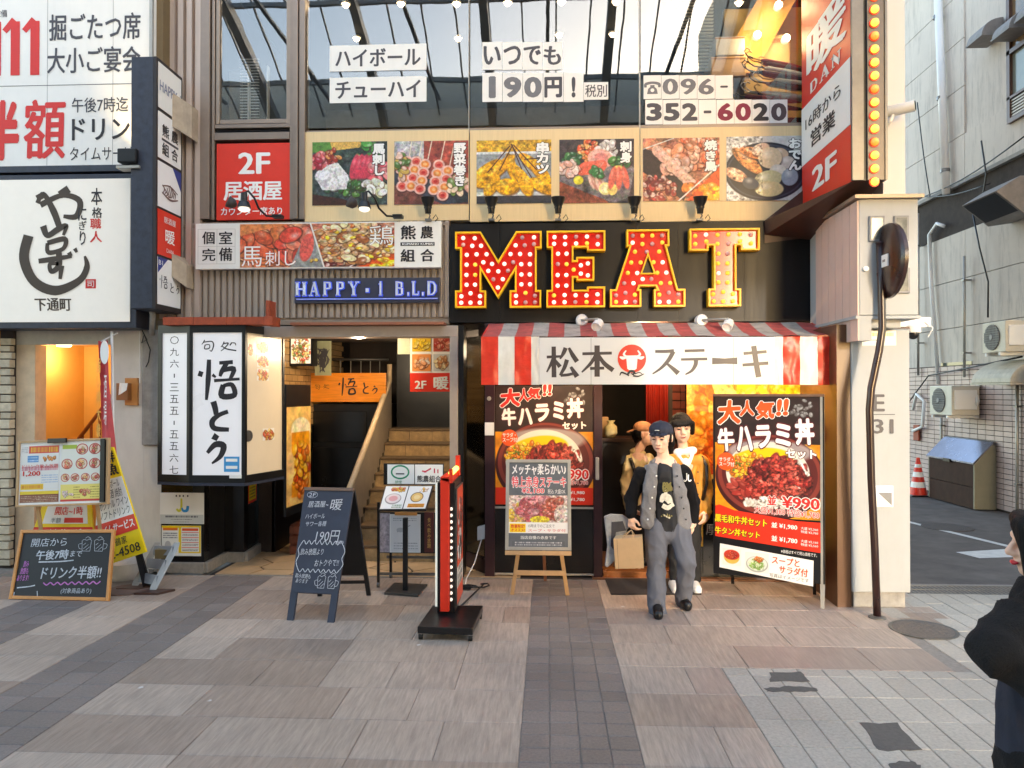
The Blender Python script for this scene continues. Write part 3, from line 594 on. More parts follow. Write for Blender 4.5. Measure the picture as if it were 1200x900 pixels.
def pic_bowl(w=250, h=310, wh=False):
    """the rice bowl picture in the middle of the two large posters"""
    p = Pic(w, h, (246,160,34)); sx, sy = w/250, h/310; p.grain(.06, 30, 3)
    p.rect(0,0,w,int(120*sy),(52,36,34)); p.grain(.15,30,4)
    p.ell(128*sx,205*sy,128*sx,112*sy,(70,24,24)); p.ell(128*sx,200*sy,122*sx,104*sy,(140,60,50)); p.ell(128*sx,198*sy,112*sx,96*sy,(96,36,34)); p.ell(130*sx,140*sy,100*sx,30*sy,(190,186,186),0,.8,6)
    p.ell(124*sx,196*sy,98*sx,82*sy,(238,232,220)); p.ell(110*sx,165*sy,76*sx,34*sy,(250,210,30),-.15,1,3)
    p.heap(80*sx,182*sy,56*sx,34*sy,[(250,190,30),(246,150,30),(250,214,60),(244,130,40)],190,7*sx,5); p.heap(74*sx,180*sy,46*sx,30*sy,[(60,130,40)],14,3*sx,6)
    p.heap(150*sx,205*sy,68*sx,50*sy,[(176,60,50),(150,44,40),(196,84,72),(120,34,34)],130,17*sx,7,el=.42,hi=(236,150,130)); p.heap(80*sx,236*sy,42*sx,24*sy,[(170,52,44),(186,70,60)],46,15*sx,8,el=.45,hi=(236,150,130))
    p.line(196*sx,150*sy,214*sx,192*sy,5,(240,236,230)); p.heap(124*sx,272*sy,60*sx,14*sy,[(240,236,226)],60,6*sx,9,edge=(170,150,130))
    m = (((p.X-150*sx)/(80*sx))**2+((p.Y-215*sy)/(66*sy))**2 < 1).astype(float); p.grain(.55,5,10,m,True)
    p.heap(204*sx,34*sy,26*sx,30*sy,[(150,150,150),(110,106,106)],26,6*sx,12,edge=(90,80,80))
    return p
food = [('horse sashimi with white radish', pic_basashi, '馬刺し', (366,165.5,454,241)), ('vegetable roll skewers', pic_rolls, '野菜巻き', (462,164.5,549,240)), ('golden fried skewers', pic_katsu, '串カツ', (558.5,163.5,646,239)),
        ('assorted raw fish slices', pic_sashimi, '刺身', (655.5,162.5,743,238.5)), ('grilled chicken skewers', pic_yakitori, '焼き鳥', (753.5,161,843,236)), ('simmered oden in a black bowl', pic_oden, 'おでん', (851.5,159,942,235.5))]
for i, (l_, fn, s_, r_) in enumerate(food):
    f = face(Yw-.036, *r_); t = thing('food_picture', 'square poster of %s on the pale board' % l_, 'poster', f.p(f.w/2,0))
    MB().fbox(f, 0, 0, f.w, f.h, -.006, 0).build('sheet', M['board'], t); printed(t, f, (0,0,f.w,f.h), fn().mat('picture_'+fn.__name__[4:], .35))
    n = len(s_); hh = {3:.5, 4:.68, 2:.34}[n]; x_ = (.80,.97) if n != 2 else (.81,.97)
    text(t, f, s_, (f.w*x_[0], f.h*(.96-hh), f.w*x_[1], f.h*.96), M['wht'], bold=.05, n=.008, vert=True, outline=(M['ink'], .07))
# ================================================================ red 2F sign beside the window
f = face(Yw-.03, 253.5,167,341,258); t = thing('second_floor_sign', 'red square sign reading 2F 居酒屋 under the narrow window', 'sign', f.p(f.w/2,0))
MB().fbox(f, 0, 0, f.w, f.h, -.04, 0).build('panel', M['red'], t, bev=.003)
text(t, f, '2F', f.rect(279,178,317,205), M['wht'], bold=.035); text(t, f, '居酒屋', f.rect(262,212,331,236), M['wht'], bold=.035); text(t, f, 'カウンター席あり', f.rect(259,243,331,253), M['wht'], bold=.02)
# ================================================================ banner 個室完備
f = face(Yw-.13, 229,259,517,315.5); t = thing('banner_sign', 'long white sign with raw meat pictures over the corrugated steel', 'sign', f.p(f.w/2,0))
MB().fbox(f, 0, 0, f.w, f.h, -.07, 0).build('panel', M['board'], t, bev=.003)
p = Pic(200,110,(236,150,110)); p.grain(.3,20,1); p.heap(60,50,80,50,[(240,130,70),(236,100,60),(244,170,130)],60,26,2,hi=(255,200,170)); p.heap(140,60,40,40,[(232,80,60),(240,130,100)],30,22,3); p.poly([(0,0),(120,0),(40,18),(0,30)],(236,140,80)); p.poly([(150,40),(200,30),(200,110),(120,110)],(150,150,146)); p.ell(160,60,16,36,(226,96,84),.2); p.heap(178,94,14,5,[(240,190,70)],6,4,5); p.grain(.2,6,4)
v0, v1 = f.at(0,314)[1], f.at(0,260.5)[1]
def quadpic(parent, f, pts, m, n=.004):
    xs = [q[0] for q in pts]; ys = [q[1] for q in pts]; x0, x1, y0, y1 = min(xs), max(xs), min(ys), max(ys)
    return MB().add([f.p(*f.at(*q), n) for q in pts], [tuple(range(len(pts)))], [[((q[0]-x0)/(x1-x0), (y1-q[1])/(y1-y0)) for q in pts]]).build('print', m, parent)
quadpic(t, f, [(282,314),(380,314),(364,260.5),(282,260.5)], p.mat('picture_raw_horse'))
p = pic_yakitori(30); p.heap(70,60,80,60,[(214,150,90),(240,190,130),(190,110,60),(250,220,170)],150,13,40); p.heap(70,60,80,60,[(250,200,40),(230,120,50)],30,6,42); p.grain(.3,6,4)
quadpic(t, f, [(382,314),(463,314),(463,260.5),(366,260.5)], p.mat('picture_chicken'))
for s_, x0, x1, y0, y1 in (('個',237,252,269,285),('室',257,273,269,285),('完',237,253,290,306),('備',257,273,289,306)): text(t, f, s_, f.rect(x0,y0,x1,y1), M['ink'], bold=.02)
b = MB()
for x in (232,254.5,276): a, c = f.at(x,309), f.at(x+.35,266); b.fbox(f, a[0], a[1], c[0], c[1], .003, .004)
for y in (266,287.5,309): a, c = f.at(232,y+.35), f.at(276.4,y); b.fbox(f, a[0], a[1], c[0], c[1], .0045, .005)
b.build('print_rule', smat('grey_rule', (180,176,170)), t)
text(t, f, '馬', f.rect(284,288,308,313), M['wht'], bold=.0, n=.008, outline=(M['redink'], .02)); text(t, f, '刺', f.rect(312,294,329,312), M['wht'], n=.008, outline=(M['redink'], .02)); text(t, f, 'し', f.rect(335,294,348,312), M['wht'], n=.008, outline=(M['redink'], .02))
text(t, f, '鶏', f.rect(434,264,462,288), M['wht'], bold=.0, n=.008, outline=(M['brownink'], .02))
for s_, x0, x1, y0, y1 in (('熊',470,488,264,282),('農',493,508,265,281),('組',470,487,293,309),('合',493,509,293,309)): text(t, f, s_, f.rect(x0,y0,x1,y1), M['ink'], bold=.035)
a, c = f.at(470,289), f.at(509.5,284.7); MB().fbox(f, a[0], a[1], c[0], c[1], .002, .004).build('print_bar', M['ink'], t); text(t, f, 'KUMANO KUMIAI', f.rect(472,285.5,508,288.2), M['wht'], bold=.03, n=.0055)
# ================================================================ HAPPY-1 B.L.D
f = face(Yw-.09, 345,325,515.5,355.5); t = thing('building_name_sign', 'dark plate with raised blue-edged letters HAPPY - 1 B.L.D', 'sign', f.p(f.w/2,0))
MB().fbox(f, 0, 0, f.w, f.h, -.06, 0).build('plate', smat('slate_plate', (58,60,74), rough=.35), t, bev=.003)
SER = {'H': [(1,0,1,9,3),(7,0,7,9,3),(1,4.5,7,4.5,.8)], 'A': [(4,9,.8,0,1),(4,9,7.2,0,2.8),(2,3,6,3,.8)], 'P': [(1.5,0,1.5,9,2.8),(1.5,8.6,6,8.4,.9),(6,8.4,6.3,5,2.6),(6.3,5,2,4.4,.9)], 'Y': [(4,0,4,4.5,2.6),(4,4.5,1,9,2.4),(4,4.5,7,9,1)], '-': [(2.5,3.4,5.5,3.4,2.4)], '1': [(4,0,4,9,2.8),(4,8.6,2,7.2,1)],
       'B': [(1.5,0,1.5,9,2.8),(1.5,8.6,6,8,.9),(6,8,6,5.2,2),(2,4.8,6,4.6,.9),(6.4,4.6,6.4,.8,2.4),(1.5,.4,6,.6,.9)], '.': [(1.5,.9,3.6,.9,2.2)], 'L': [(2,0,2,9,2.8),(2,.5,7,.5,1),(7,.5,7,2.5,1)], 'D': [(1.5,0,1.5,9,2.8),(1.5,8.6,5,8.3,.9),(5,8.3,6.8,6.4,2),(6.8,6.4,6.8,2.6,2.6),(6.8,2.6,5,.7,2),(1.5,.4,5,.6,.9)], 'N': [(1.2,0,1.2,9,1.2),(1.2,9,7,0,2.6),(7,0,7,9,1.2)]}
FEET = {'H': [(1,0),(1,9),(7,0),(7,9)], 'A': [(1,0),(7,0)], 'P': [(1.5,0)], 'Y': [(4,0),(1.2,9),(7,9)], '1': [(4,0)], 'B': [], 'L': [(2,9)], 'D': [], 'N': [(1.2,0),(1.2,9),(7,9)], '.': [], '-': []}
def serif(b, f, ch, r, n0, n1, grow=0):
    sx, sy = (r[2]-r[0])/8, (r[3]-r[1])/9
    for x0, y0, x1, y1, w_ in SER[ch]+[(x-1.7, y+(.3 if y < 4 else -.3), x+1.7, y+(.3 if y < 4 else -.3), .7) for x, y in FEET[ch]]:
        p0 = Vector((r[0]+x0*sx, r[1]+y0*sy)); p1 = Vector((r[0]+x1*sx, r[1]+y1*sy)); d = (p1-p0).normalized(); e = Vector((-d.y, d.x))
        ww = w_*sx*.36 if abs(d.y) > .5 else w_*sy*.5; ww += grow; p0 -= d*grow; p1 += d*grow
        b.prism([f.p(*(p0-e*ww), n0), f.p(*(p1-e*ww), n0), f.p(*(p1+e*ww), n0), f.p(*(p0+e*ww), n0)][::1], f.N*(n1-n0))
ltm = smat('white_letter_face', (226,232,244), rough=.25, metal=.2); bl = smat('blue_neon_edge', (40,80,220), rough=.3, emit=(.05,.15,1), es=.05)
for ch, x0, x1 in (('H',348,359),('A',364,374),('P',380,390),('P',395,405),('Y',410,421),('-',427,436),('1',443,451),('B',464,474),('.',477,480),('L',483,492),('.',494,497),('D',501,512)):
    r_ = f.rect(x0,330,x1,347) if ch != '.' else f.rect(x0,344-14,x1+4,347)
    k_ = sum(map(ord, ch))*.00001 + x0*.0000005
    b = MB(); serif(b, f, ch, r_, .001, .02, .006); b.build('letter_edge', bl, t); b = MB(); serif(b, f, ch, r_, .021, .034+k_); b.build('letter', ltm, t)
a, c = f.at(348,351.5), f.at(513,350); MB().fbox(f, a[0], a[1], c[0], c[1], .002, .02).build('underline', MATS['blue_neon_edge'], t); MB().fbox(f, a[0], a[1]+.004, c[0], c[1]-.004, .02, .024).build('underline', ltm, t)
# ================================================================ MEAT
Yb = 7.72
f = face(Yb, 527.5,258,965,378); t = thing('meat_sign', 'black wall sign with huge red MEAT letters, yellow edges and round bulbs', 'sign', f.p(f.w/2,0))
xs_ = [527.5,587,750,797,873.5,965]
for i in range(5):
    a, c = f.at(xs_[i],378), f.at(xs_[i+1],258); MB().fbox(f, a[0]+.001, a[1], c[0]-.001, c[1], -.1, -.001*(i % 2)).build('panel', smat('black_sign_panel', (15,14,16), rough=.42, var=.35, scale=2, stretch=(6,1,.5), spec=.3), t)
def inset(pts, d):                           # polygon moved inwards by d (pts counter-clockwise in u, v)
    out = []; n = len(pts)
    for i in range(n):
        p0, p1, p2 = Vector(pts[i-1]), Vector(pts[i]), Vector(pts[(i+1) % n]); e0, e1 = (p1-p0).normalized(), (p2-p1).normalized()
        n0, n1 = Vector((-e0.y, e0.x)), Vector((-e1.y, e1.x)); m = n0+n1; L2 = m.length_squared
        out.append(p1+m*(2*d/L2 if L2 > .15 else d))
    return out
S7 = lambda x, y: (520+x/6, 250+y/6); S8 = lambda x, y: (700+x/4.2857, 250+y/4.2857)
LET = {
 'M': (S7, [(90,122),(272,122),(395,330),(520,122),(700,122),(700,245),(665,245),(665,545),(697,545),(697,670),(475,670),(475,545),(512,545),(512,405),(393,603),(275,405),(275,545),(308,545),(308,670),(90,670),(90,545),(125,545),(125,245),(90,245)], None,
   [(145,163),(227,165),(145,212),(209,220),(272,220),(170,285),(240,282),(311,282),(169,356),(230,356),(288,340),(350,352),(168,430),(230,430),(323,402),(394,406),(463,402),(359,463),(426,463),(391,523),(169,501),(229,501),(197,563),(132,584),(265,584),(131,631),(197,631),(263,631),(437,352),(499,341),(556,356),(617,356),(480,282),(548,282),(618,285),(516,219),(581,219),(646,212),(563,163),(646,163),(557,430),(616,430),(557,501),(618,501),(586,563),(519,583),(653,583),(519,631),(586,631),(653,631)]),
 'E': (S7, [(735,122),(1145,122),(1145,268),(1018,268),(1018,243),(923,243),(923,333),(943,333),(943,310),(1068,310),(1068,480),(943,480),(943,458),(923,458),(923,545),(1018,545),(1018,523),(1143,523),(1143,670),(733,670),(733,545),(768,545),(768,245),(735,245)], None,
   [(790,163),(865,163),(942,161),(1018,161),(1094,161),(787,211),(864,214),(942,210),(1018,210),(1093,217),(815,283),(875,283),(813,357),(875,358),(812,436),(873,436),(812,512),(873,512),(925,398),(975,367),(1024,354),(975,427),(1024,440),(786,582),(861,580),(938,582),(1014,584),(1091,576),(786,631),(861,631),(936,631),(1014,631),(1090,633)]),
 'A': (S8, [(152,85),(363,85),(363,170),(350,170),(405,388),(441,388),(441,478),(287,478),(287,388),(302,388),(296,374),(217,374),(212,388),(224,388),(224,478),(70,478),(70,388),(97,388),(166,170),(152,170)], [(258,222),(287,306),(229,306)],
   [(184,113),(232,113),(281,113),(330,113),(183,149),(232,156),(281,156),(330,149),(195,195),(254,196),(315,195),(176,250),(223,250),(287,249),(332,250),(159,303),(206,304),(305,303),(350,303),(141,356),(187,356),(233,335),(276,335),(323,356),(369,356),(100,417),(147,405),(194,415),(100,451),(148,452),(194,451),(315,415),(362,405),(409,414),(316,452),(362,452),(409,452)]),
 'T': (S8, [(463,83),(806,83),(806,195),(713,195),(713,170),(692,170),(692,388),(714,388),(714,478),(555,478),(555,388),(581,388),(581,170),(556,170),(556,195),(463,195)], None,
   [(493,117),(546,111),(603,113),(657,111),(713,110),(767,114),(493,158),(548,146),(603,158),(657,158),(713,146),(767,158),(608,208),(652,209),(605,258),(652,258),(608,308),(652,307),(607,355),(652,355),(581,414),(630,403),(678,413),(583,450),(630,451),(678,450)])}
redf = smat('glossy_red_face', (214,30,14), rough=.22, var=.06, coat=.5); trim = smat('yellow_letter_trim', (255,196,30), rough=.4, var=.06)
bw = mat('warm_white_bulb', (.9,.86,.8), rough=.25, emit=(1,.84,.7), es=.13); by = mat('yellow_bulb', (.95,.72,.1), rough=.25, emit=(1,.62,.05), es=.06); bp_ = smat('unlit_pinkish_bulb', (206,164,168), rough=.2)
bulb_me = {}
def bulb(parent, p, N, r, m):
    k = (m.name, r, tuple(round(v,2) for v in N))
    if k not in bulb_me:
        q = MB().lathe((0,0,0), N, [(0,r*.95),(r*.5,r),(r*1.0,r*.75),(r*1.25,r*.35),(r*1.3,.001)], 12)
        me = bpy.data.meshes.new('bulb'); me.from_pydata([tuple(v) for v in q.v], [], q.f); me.materials.append(m); me.polygons.foreach_set('use_smooth', [True]*len(me.polygons)); bulb_me[k] = me
    o = bpy.data.objects.new('bulb', bulb_me[k]); C.objects.link(o); o.parent = parent; o.location = p-origin(parent); return o
rb = random.Random(11)
for ch, (SC, out, hole, bl_) in LET.items():
    uv = [f.at(*SC(*q)) for q in out][::-1]                      # counter-clockwise in u, v
    D, tw = .085, .017; nb = .045
    body = MB(); ii = inset(uv, tw)
    body.prism([f.p(u, v, nb) for u, v in inset(uv, tw*.6)], f.N*.03)
    lo = body.build('letter', redf, t); tag(lo, 'red letter %s with yellow edge and bulbs' % ch)
    tm = MB(); n = len(uv)
    rings = [(uv, ii)]
    if hole: hv = [f.at(*SC(*q)) for q in hole]; rings.append((hv, inset(hv, tw*.8)))
    for o_, i_ in rings:
        n = len(o_)
        for k in range(n):
            a0, a1, b0, b1 = o_[k], o_[(k+1) % n], i_[k], i_[(k+1) % n]
            tm.hexa([f.p(*a0,nb-.03), f.p(*a1,nb-.03), f.p(*b1,nb-.03), f.p(*b0,nb-.03), f.p(*a0,D+.035), f.p(*a1,D+.035), f.p(*b1,D+.035), f.p(*b0,D+.035)])
    tm.build('trim', trim, lo)
    if hole: hh = MB().prism([f.p(*q, nb+.0302) for q in [f.at(*SC(*h)) for h in hole]][::-1], f.N*.001); hh.build('opening', M['black'], lo)
    for q in bl_:
        x = rb.random(); m = (bw if x < .72 else by if x < .84 else bp_) if ch in 'ME' else (by if x < .42 else bw if x < .75 else bp_) if ch == 'A' else (by if x < .72 else bp_ if x < .88 else bw)
        bulb(lo, f.p(*f.at(*SC(*q)), nb+.03), f.N, .022, m)
# wires over the sign, spot lamps above it
def updown(px_, py_, Y, lbl, s=1.0):
    p = PY(px_, py_+20, Y); t = thing('floodlight', lbl, 'floodlight', p)
    MB().box(p+Vector((-.03,-.03,0)), p+Vector((.03,.05,.02))).build('bracket', M['steel'], t)
    MB().tube([p+Vector((.0,0,.01)), p+Vector((.02,-.02,.05)), p+Vector((.0,-.02,.09))], .008, 6).build('arm', M['steel'], t, smooth=True)
    MB().lathe(p+Vector((0,-.02,.07)), (0,-.12,1), [(0,.03),(.05,.035),(.055,.042),(.075,.04),(.12,.062),(.165,.072),(.17,.066),(.16,.0)], 18).build('lamp_head', M['black'], t, smooth=True, auto=True)
    c_ = p+Vector((.05,-.02,.02)); MB().tube([c_, c_+Vector((.03,0,.04)), c_+Vector((.05,0,.0)), c_+Vector((.02,0,-.03))], .005, 5).build('cable', M['black'], t)
for px_, l_ in ((502,'over the end of the meat banner'), (576,'over the letter M'), (654,'over the gap between M and E'), (743,'over the letter A'), (820,'over the letter T')):
    updown(px_, 239, Yw-.16, 'small black floodlight tilted up at the pale boards, '+l_)
for px_, l_ in ((286,'hanging over the raw horse meat picture'), (427,'hanging beside the radish picture')):
    p = PY(px_+38, 254, Yw-.16); t = thing('arm_lamp', 'black gooseneck lamp '+l_, 'lamp', p); q = PY(px_, 226, Yw-.42); r2 = PY(px_, 245, Yw-.42)
    MB().box(p+Vector((-.04,-.03,-.01)), p+Vector((.06,.06,.02))).build('bracket', M['black'], t)
    MB().tube([p, PY(px_+26,253,Yw-.2), PY(px_+17,244,Yw-.35), PY(px_+12,232,Yw-.42), PY(px_+5,224,Yw-.42), q], .011, 8).build('arm', M['black'], t, smooth=True)
    MB().lathe(q, (r2-q), [(0,.03),(.08,.034),(.09,.05),(.13,.062),(.15,.066)], 16).build('lamp_head', M['black'], t, smooth=True, auto=True)
    MB().ell(r2, (.055,.055,.03), 14, 8).build('bulb', mat('frosted_bulb', (.85,.82,.78), rough=.2, emit=(1,.9,.75), es=.2), t, smooth=True)
    e = PY(px_-9, 241, Yw-.3); MB().lathe(e, (-.6,-.5,.3), [(0,.02),(.03,.05),(.09,.06)], 14).build('ballast', smat('dusty_black', (70,64,62), rough=.6), t, smooth=True)
# ================================================================ awning
Ya, Yt = 6.92, 7.66
xa0, xa1 = pxx(564, Ya, 400), pxx(979, Ya, 400); xb0, xb1 = pxx(573, Yt, 379), pxx(951, Yt, 379)
za, zb, zc = pz(394.5, Ya), pz(379, Yt), pz(451, Ya)
aw = thing('awning', 'red and white striped awning carrying the white 松本ステーキ sign board', 'awning', ((xa0+xa1)/2, Ya, zc))
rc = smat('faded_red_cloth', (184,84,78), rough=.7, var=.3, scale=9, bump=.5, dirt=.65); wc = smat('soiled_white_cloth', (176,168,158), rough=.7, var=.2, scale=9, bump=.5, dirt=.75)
rcv = smat('red_valance_cloth', (224,56,36), rough=.35, var=.15, scale=6, stretch=(1,1,2), bump=.5); wcv = smat('white_valance_cloth', (226,222,214), rough=.4, var=.05, scale=6, bump=.5)
ns = 21; 
for i in range(ns):
    b = MB(); m = rc if i % 2 == 0 else wc; nu, nv = 5, 6
    for j in range(nu+1):
        for k in range(nv+1):
            s = (i+j/nu)/ns; t_ = k/nv; x = (xa0+(xa1-xa0)*s)*(1-t_)+(xb0+(xb1-xb0)*s)*t_; y = Ya+(Yt-Ya)*t_; z = za+(zb-za)*t_
            z += .012*mnoise.noise(Vector((x*5, y*7, 1)))-.018*math.sin(t_*math.pi); b.v.append(Vector((x, y, z)))
    b.f = [[j*(nv+1)+k, (j+1)*(nv+1)+k, (j+1)*(nv+1)+k+1, j*(nv+1)+k+1] for j in range(nu) for k in range(nv)]; b.mi = [0]*len(b.f)
    b.build('top_stripe', m, aw, smooth=True)
def val(p0, p1, m, side=0):
    f = face(Ya, p0, 394.5, p1, 451); b = MB(); nu, nv = 6, 8
    for j in range(nu+1):
        for k in range(nv+1):
            q = f.p(f.w*j/nu, f.h*k/nv, .024*mnoise.noise(Vector((p0*.3+j*.5+k*.3, k*.6, 3)))+.006); b.v.append(q)
    b.f = [[j*(nv+1)+k, (j+1)*(nv+1)+k, (j+1)*(nv+1)+k+1, j*(nv+1)+k+1] for j in range(nu) for k in range(nv)]; b.mi = [0]*len(b.f)
    b.build('valance_stripe', m, aw, smooth=True)
for p0, p1, m in ((564,584,rcv),(584,603,wcv),(603,622.5,rcv),(622.5,632,wcv),(907,917.5,wcv),(917.5,937,rcv),(937,958,wcv),(958,979,rcv)): val(p0, p1, m)
for x, y_, n_ in ((xa0, xb0, 1), (xa1, xb1, -1)):     # side curtains of the awning
    MB().add([(x,Ya,zc),(x,Ya,za),(y_,Yt,zb),(y_,Yt,zb-.3)], [(0,1,2,3)]).build('side_cloth', rcv, aw)
b = MB(); b.tube([(xa0,Ya+.03,za-.02),(xa1,Ya+.03,za-.02)], .015, 6); b.tube([(xa0,Ya+.03,zc+.02),(xa1,Ya+.03,zc+.02)], .012, 6)
for q in (xa0+.02, (xa0+xa1)/2, xa1-.02): b.tube([(q,Ya+.03,za-.02),(q,Yt,zb-.04)], .012, 6)
tag(b.build('tube_frame', M['steel'], aw), kind='stuff')
f = face(Ya-.012, 632, 394.8, 907, 450.6)
MB().fbox(f, 0, 0, f.w, f.h, -.008, .008).build('sign_board', smat('white_awning_board', (218,216,214), rough=.35, var=.03, scale=2), aw, bev=.002)
for x in (693, 859.5): a, c = f.at(x, 451), f.at(x+.5, 395); MB().fbox(f, a[0], a[1]+.003, c[0], c[1]-.003, .0082, .009).build('joint', M['grey'], aw)
STK = {
 '松': [[(2,36,6),(46,34,5)],[(24,4,9),(25,98,10)],[(24,38,8),(14,60,6),(2,82,3)],[(27,44,5),(44,66,9)],[(62,8,9),(55,24,8),(44,42,3)],[(72,8,5),(84,30,9),(98,50,10)],[(66,44,9),(58,68,8),(44,92,5)],[(46,92,6),(70,90,6),(94,84,5)],[(78,66,6),(98,96,11)]],
 '本': [[(4,28,6),(96,26,6)],[(50,2,11),(50,100,11)],[(48,30,8),(30,58,7),(2,86,3)],[(53,30,6),(72,58,9),(100,80,10)],[(28,74,6),(72,73,6)]],
 'ス': [[(12,12,7),(50,12,8),(82,10,9)],[(80,12,11),(62,44,10),(34,74,7),(2,96,3)],[(54,56,5),(76,74,9),(98,94,13)]],
 'テ': [[(14,10,7),(88,8,7)],[(0,42,6),(98,40,7)],[(56,43,11),(54,62,10),(40,84,7),(16,98,3)]],
 'ー': [[(0,50,8),(50,50,7),(100,47,9)]],
 'キ': [[(6,26,7),(92,20,7)],[(2,62,7),(98,56,8)],[(44,2,12),(52,50,12),(62,100,13)]]}
ik = smat('sign_letter_brown', (66,58,60), rough=.4)
for s_, r_ in (('松',(640,404.5,677,443)),('本',(681,404,718.5,441.5)),('ス',(764,408,795.5,439.5)),('テ',(798,408,829.5,439.5)),('ー',(834.5,419,864,427)),('キ',(869.5,404.5,901,442))):
    b = MB(); f2 = face(Ya-.022, *r_); f2.px = r_; brush(b, f2, [[(x, y, w_*1.5) for x, y, w_ in st] for st in STK[s_]] if s_ != 'ー' else [[(0,50,42),(50,52,34),(100,48,44)]], (0,0,f2.w,f2.h), .0, 5); b.build('lettering', ik, aw)
f2 = face(Ya-.021, 723.5, 404, 757.5, 441); f2.px = (723.5,404,757.5,441)
def disc(f, cu, cv, ru, rv, n, k=28): return [f.p(cu+ru*math.cos(2*math.pi*i/k), cv+rv*math.sin(2*math.pi*i/k), n) for i in range(k)]
lg = MB().prism(disc(f2, f2.w/2, f2.h*.56, f2.w*.49, f2.h*.45, 0), f2.N*.002).build('logo', M['red'], aw)
b = MB(); P2 = lambda x, y, n=.003: f2.p(f2.w*x, f2.h*(1-y), n)
b.prism([P2(x,y) for x, y in ((.30,.34),(.70,.34),(.66,.76),(.60,.80),(.40,.80),(.34,.76))][::-1], f2.N*.001)
b.build('cow_head', M['wht'], lg); b = MB()
brush(b, f2, [[(30,36,5),(22,30,7),(30,18,4)],[(70,36,5),(78,30,7),(70,18,4)],[(32,40,6),(18,42,11),(8,38,4)],[(68,40,6),(82,42,11),(92,38,4)]], (0,0,f2.w,f2.h), .0045); b.build('cow_horns', M['wht'], lg)
b = MB(); brush(b, f2, [[(8,98,2),(14,88,6),(28,92,5),(40,98,5)],[(34,96,6),(44,84,8),(58,86,8),(54,94,5),(48,90,3)],[(54,98,6),(72,100,5),(92,92,2)],[(60,92,4),(76,88,3),(86,94,2)]], (0,0,f2.w,f2.h), .005); b.build('cloud_emblem', M['ink'], lg)
for k, (x_, e_) in enumerate(((.15, 5), (1.55, 5.5), (2.3, 5))):  # added unseen lamps that brighten the posters and the pillar side
    t = thing('added_awning_lamp', 'small round warm lamp added under the awning to brighten the shop front, %s from the left end' % ('first', 'second', 'third')[k], 'lamp', (x_, 7.25, 2.4)); MB().lathe((x_,7.25,2.4), (0,0,-1), [(0,.05),(.04,.07),(.05,.06)], 14).build('housing', M['white'], t); MB().ell((x_,7.25,2.35), (.045,.045,.02), 12, 6).build('bulb', mat('awning_bulb', (1,.9,.7), emit=(1,.8,.5), es=5), t)
    l = bpy.data.lights.new('lamp_light', 'POINT'); l.energy = e_*.8; l.color = (1,.8,.55); l.shadow_soft_size = .08; o = bpy.data.objects.new('lamp_light', l); C.objects.link(o); o.parent = t; o.location = (0,-.05,-.1)
# white swivel lamps on the awning edge
for px_, l_, dx_ in ((682,'white swivel lamp under the letter E',18),(823,'white swivel lamp under the letter T',30)):
    p = PY(px_, 375, 7.56); q = PY(px_+dx_, 381, 7.3); t = thing('swivel_lamp', l_, 'lamp', p)
    MB().lathe(p+Vector((0,.1,0)), (0,-1,0), [(0,.06),(.08,.062),(.1,.05)], 18).build('mount_disc', M['white'], t, smooth=True, auto=True)
    MB().tube([p, p.lerp(q,.5)+Vector((0,0,.03)), q+Vector((0,0,.06)), q], .012, 8).build('arm', M['alu'], t, smooth=True)
    MB().lathe(q, (-.35,-.7,-.5), [(-.07,.03),(-.05,.048),(.04,.05),(.045,.044),(.03,.04)], 18).build('lamp_head', M['white'], t, smooth=True, auto=True)
# ================================================================ shop front under the awning
sf = thing('steak_shop', 'steak shop front with dark doors below the striped awning', 'shop front', (.9,7.7,0))
Yd = 7.70
f = face(Yd, 568.5, 440, 706, 674); fz = lambda y: f.at(0, y)[1]
f.O.z = .0; f = Fr(Vector((pxx(568.5,Yd),Yd,0)), (1,0,0), (0,0,1), pxx(706,Yd)-pxx(568.5,Yd), pz(379,Yd), (568.5,379,706,672))
f.px = (568.5, 379, 706, 458+880*1.9/7.70)
MB().fbox(f, 0, .02, f.w, f.h, -.1, -.02).build('wall', M['blackgloss'], sf)
for x0, x1, n_ in ((568.5,580,.035),(695.5,705.5,.035)):
    a, c = f.at(x0, 0), f.at(x1, 0); MB().fbox(f, a[0], 0, c[0], f.h, -.06, n_).build('door_frame', M['maroon'], sf, bev=.004)
a, c = f.at(580,671), f.at(695.5,594); dr = MB().fbox(f, a[0], .03, c[0], c[1]+1.45, -.018, .0).build('door', M['blackgloss'], sf)
for y in (594.5, 672): q = f.at(0,y); MB().fbox(f, a[0], max(q[1]-.01,.012), c[0], max(q[1]-.01,.012)+.02, .001, .012).build('rail', M['alu'], dr)
a = f.at(697.5,561); c = f.at(701.5,535); MB().fbox(f, a[0], a[1], c[0], c[1], .036, .075).build('door_handle', M['alu'], sf, bev=.008)
a = f.at(572,510); c = f.at(580,495); MB().fbox(f, a[0]-.03, a[1], c[0]-.005, c[1], .036, .05).build('switch_plate', M['white'], sf, bev=.003)
a = f.at(573.5,467); MB().lathe(f.p(a[0],a[1],.036), f.N, [(0,.022),(.012,.02),(.014,.001)], 14).build('sticker', M['alu'], sf)
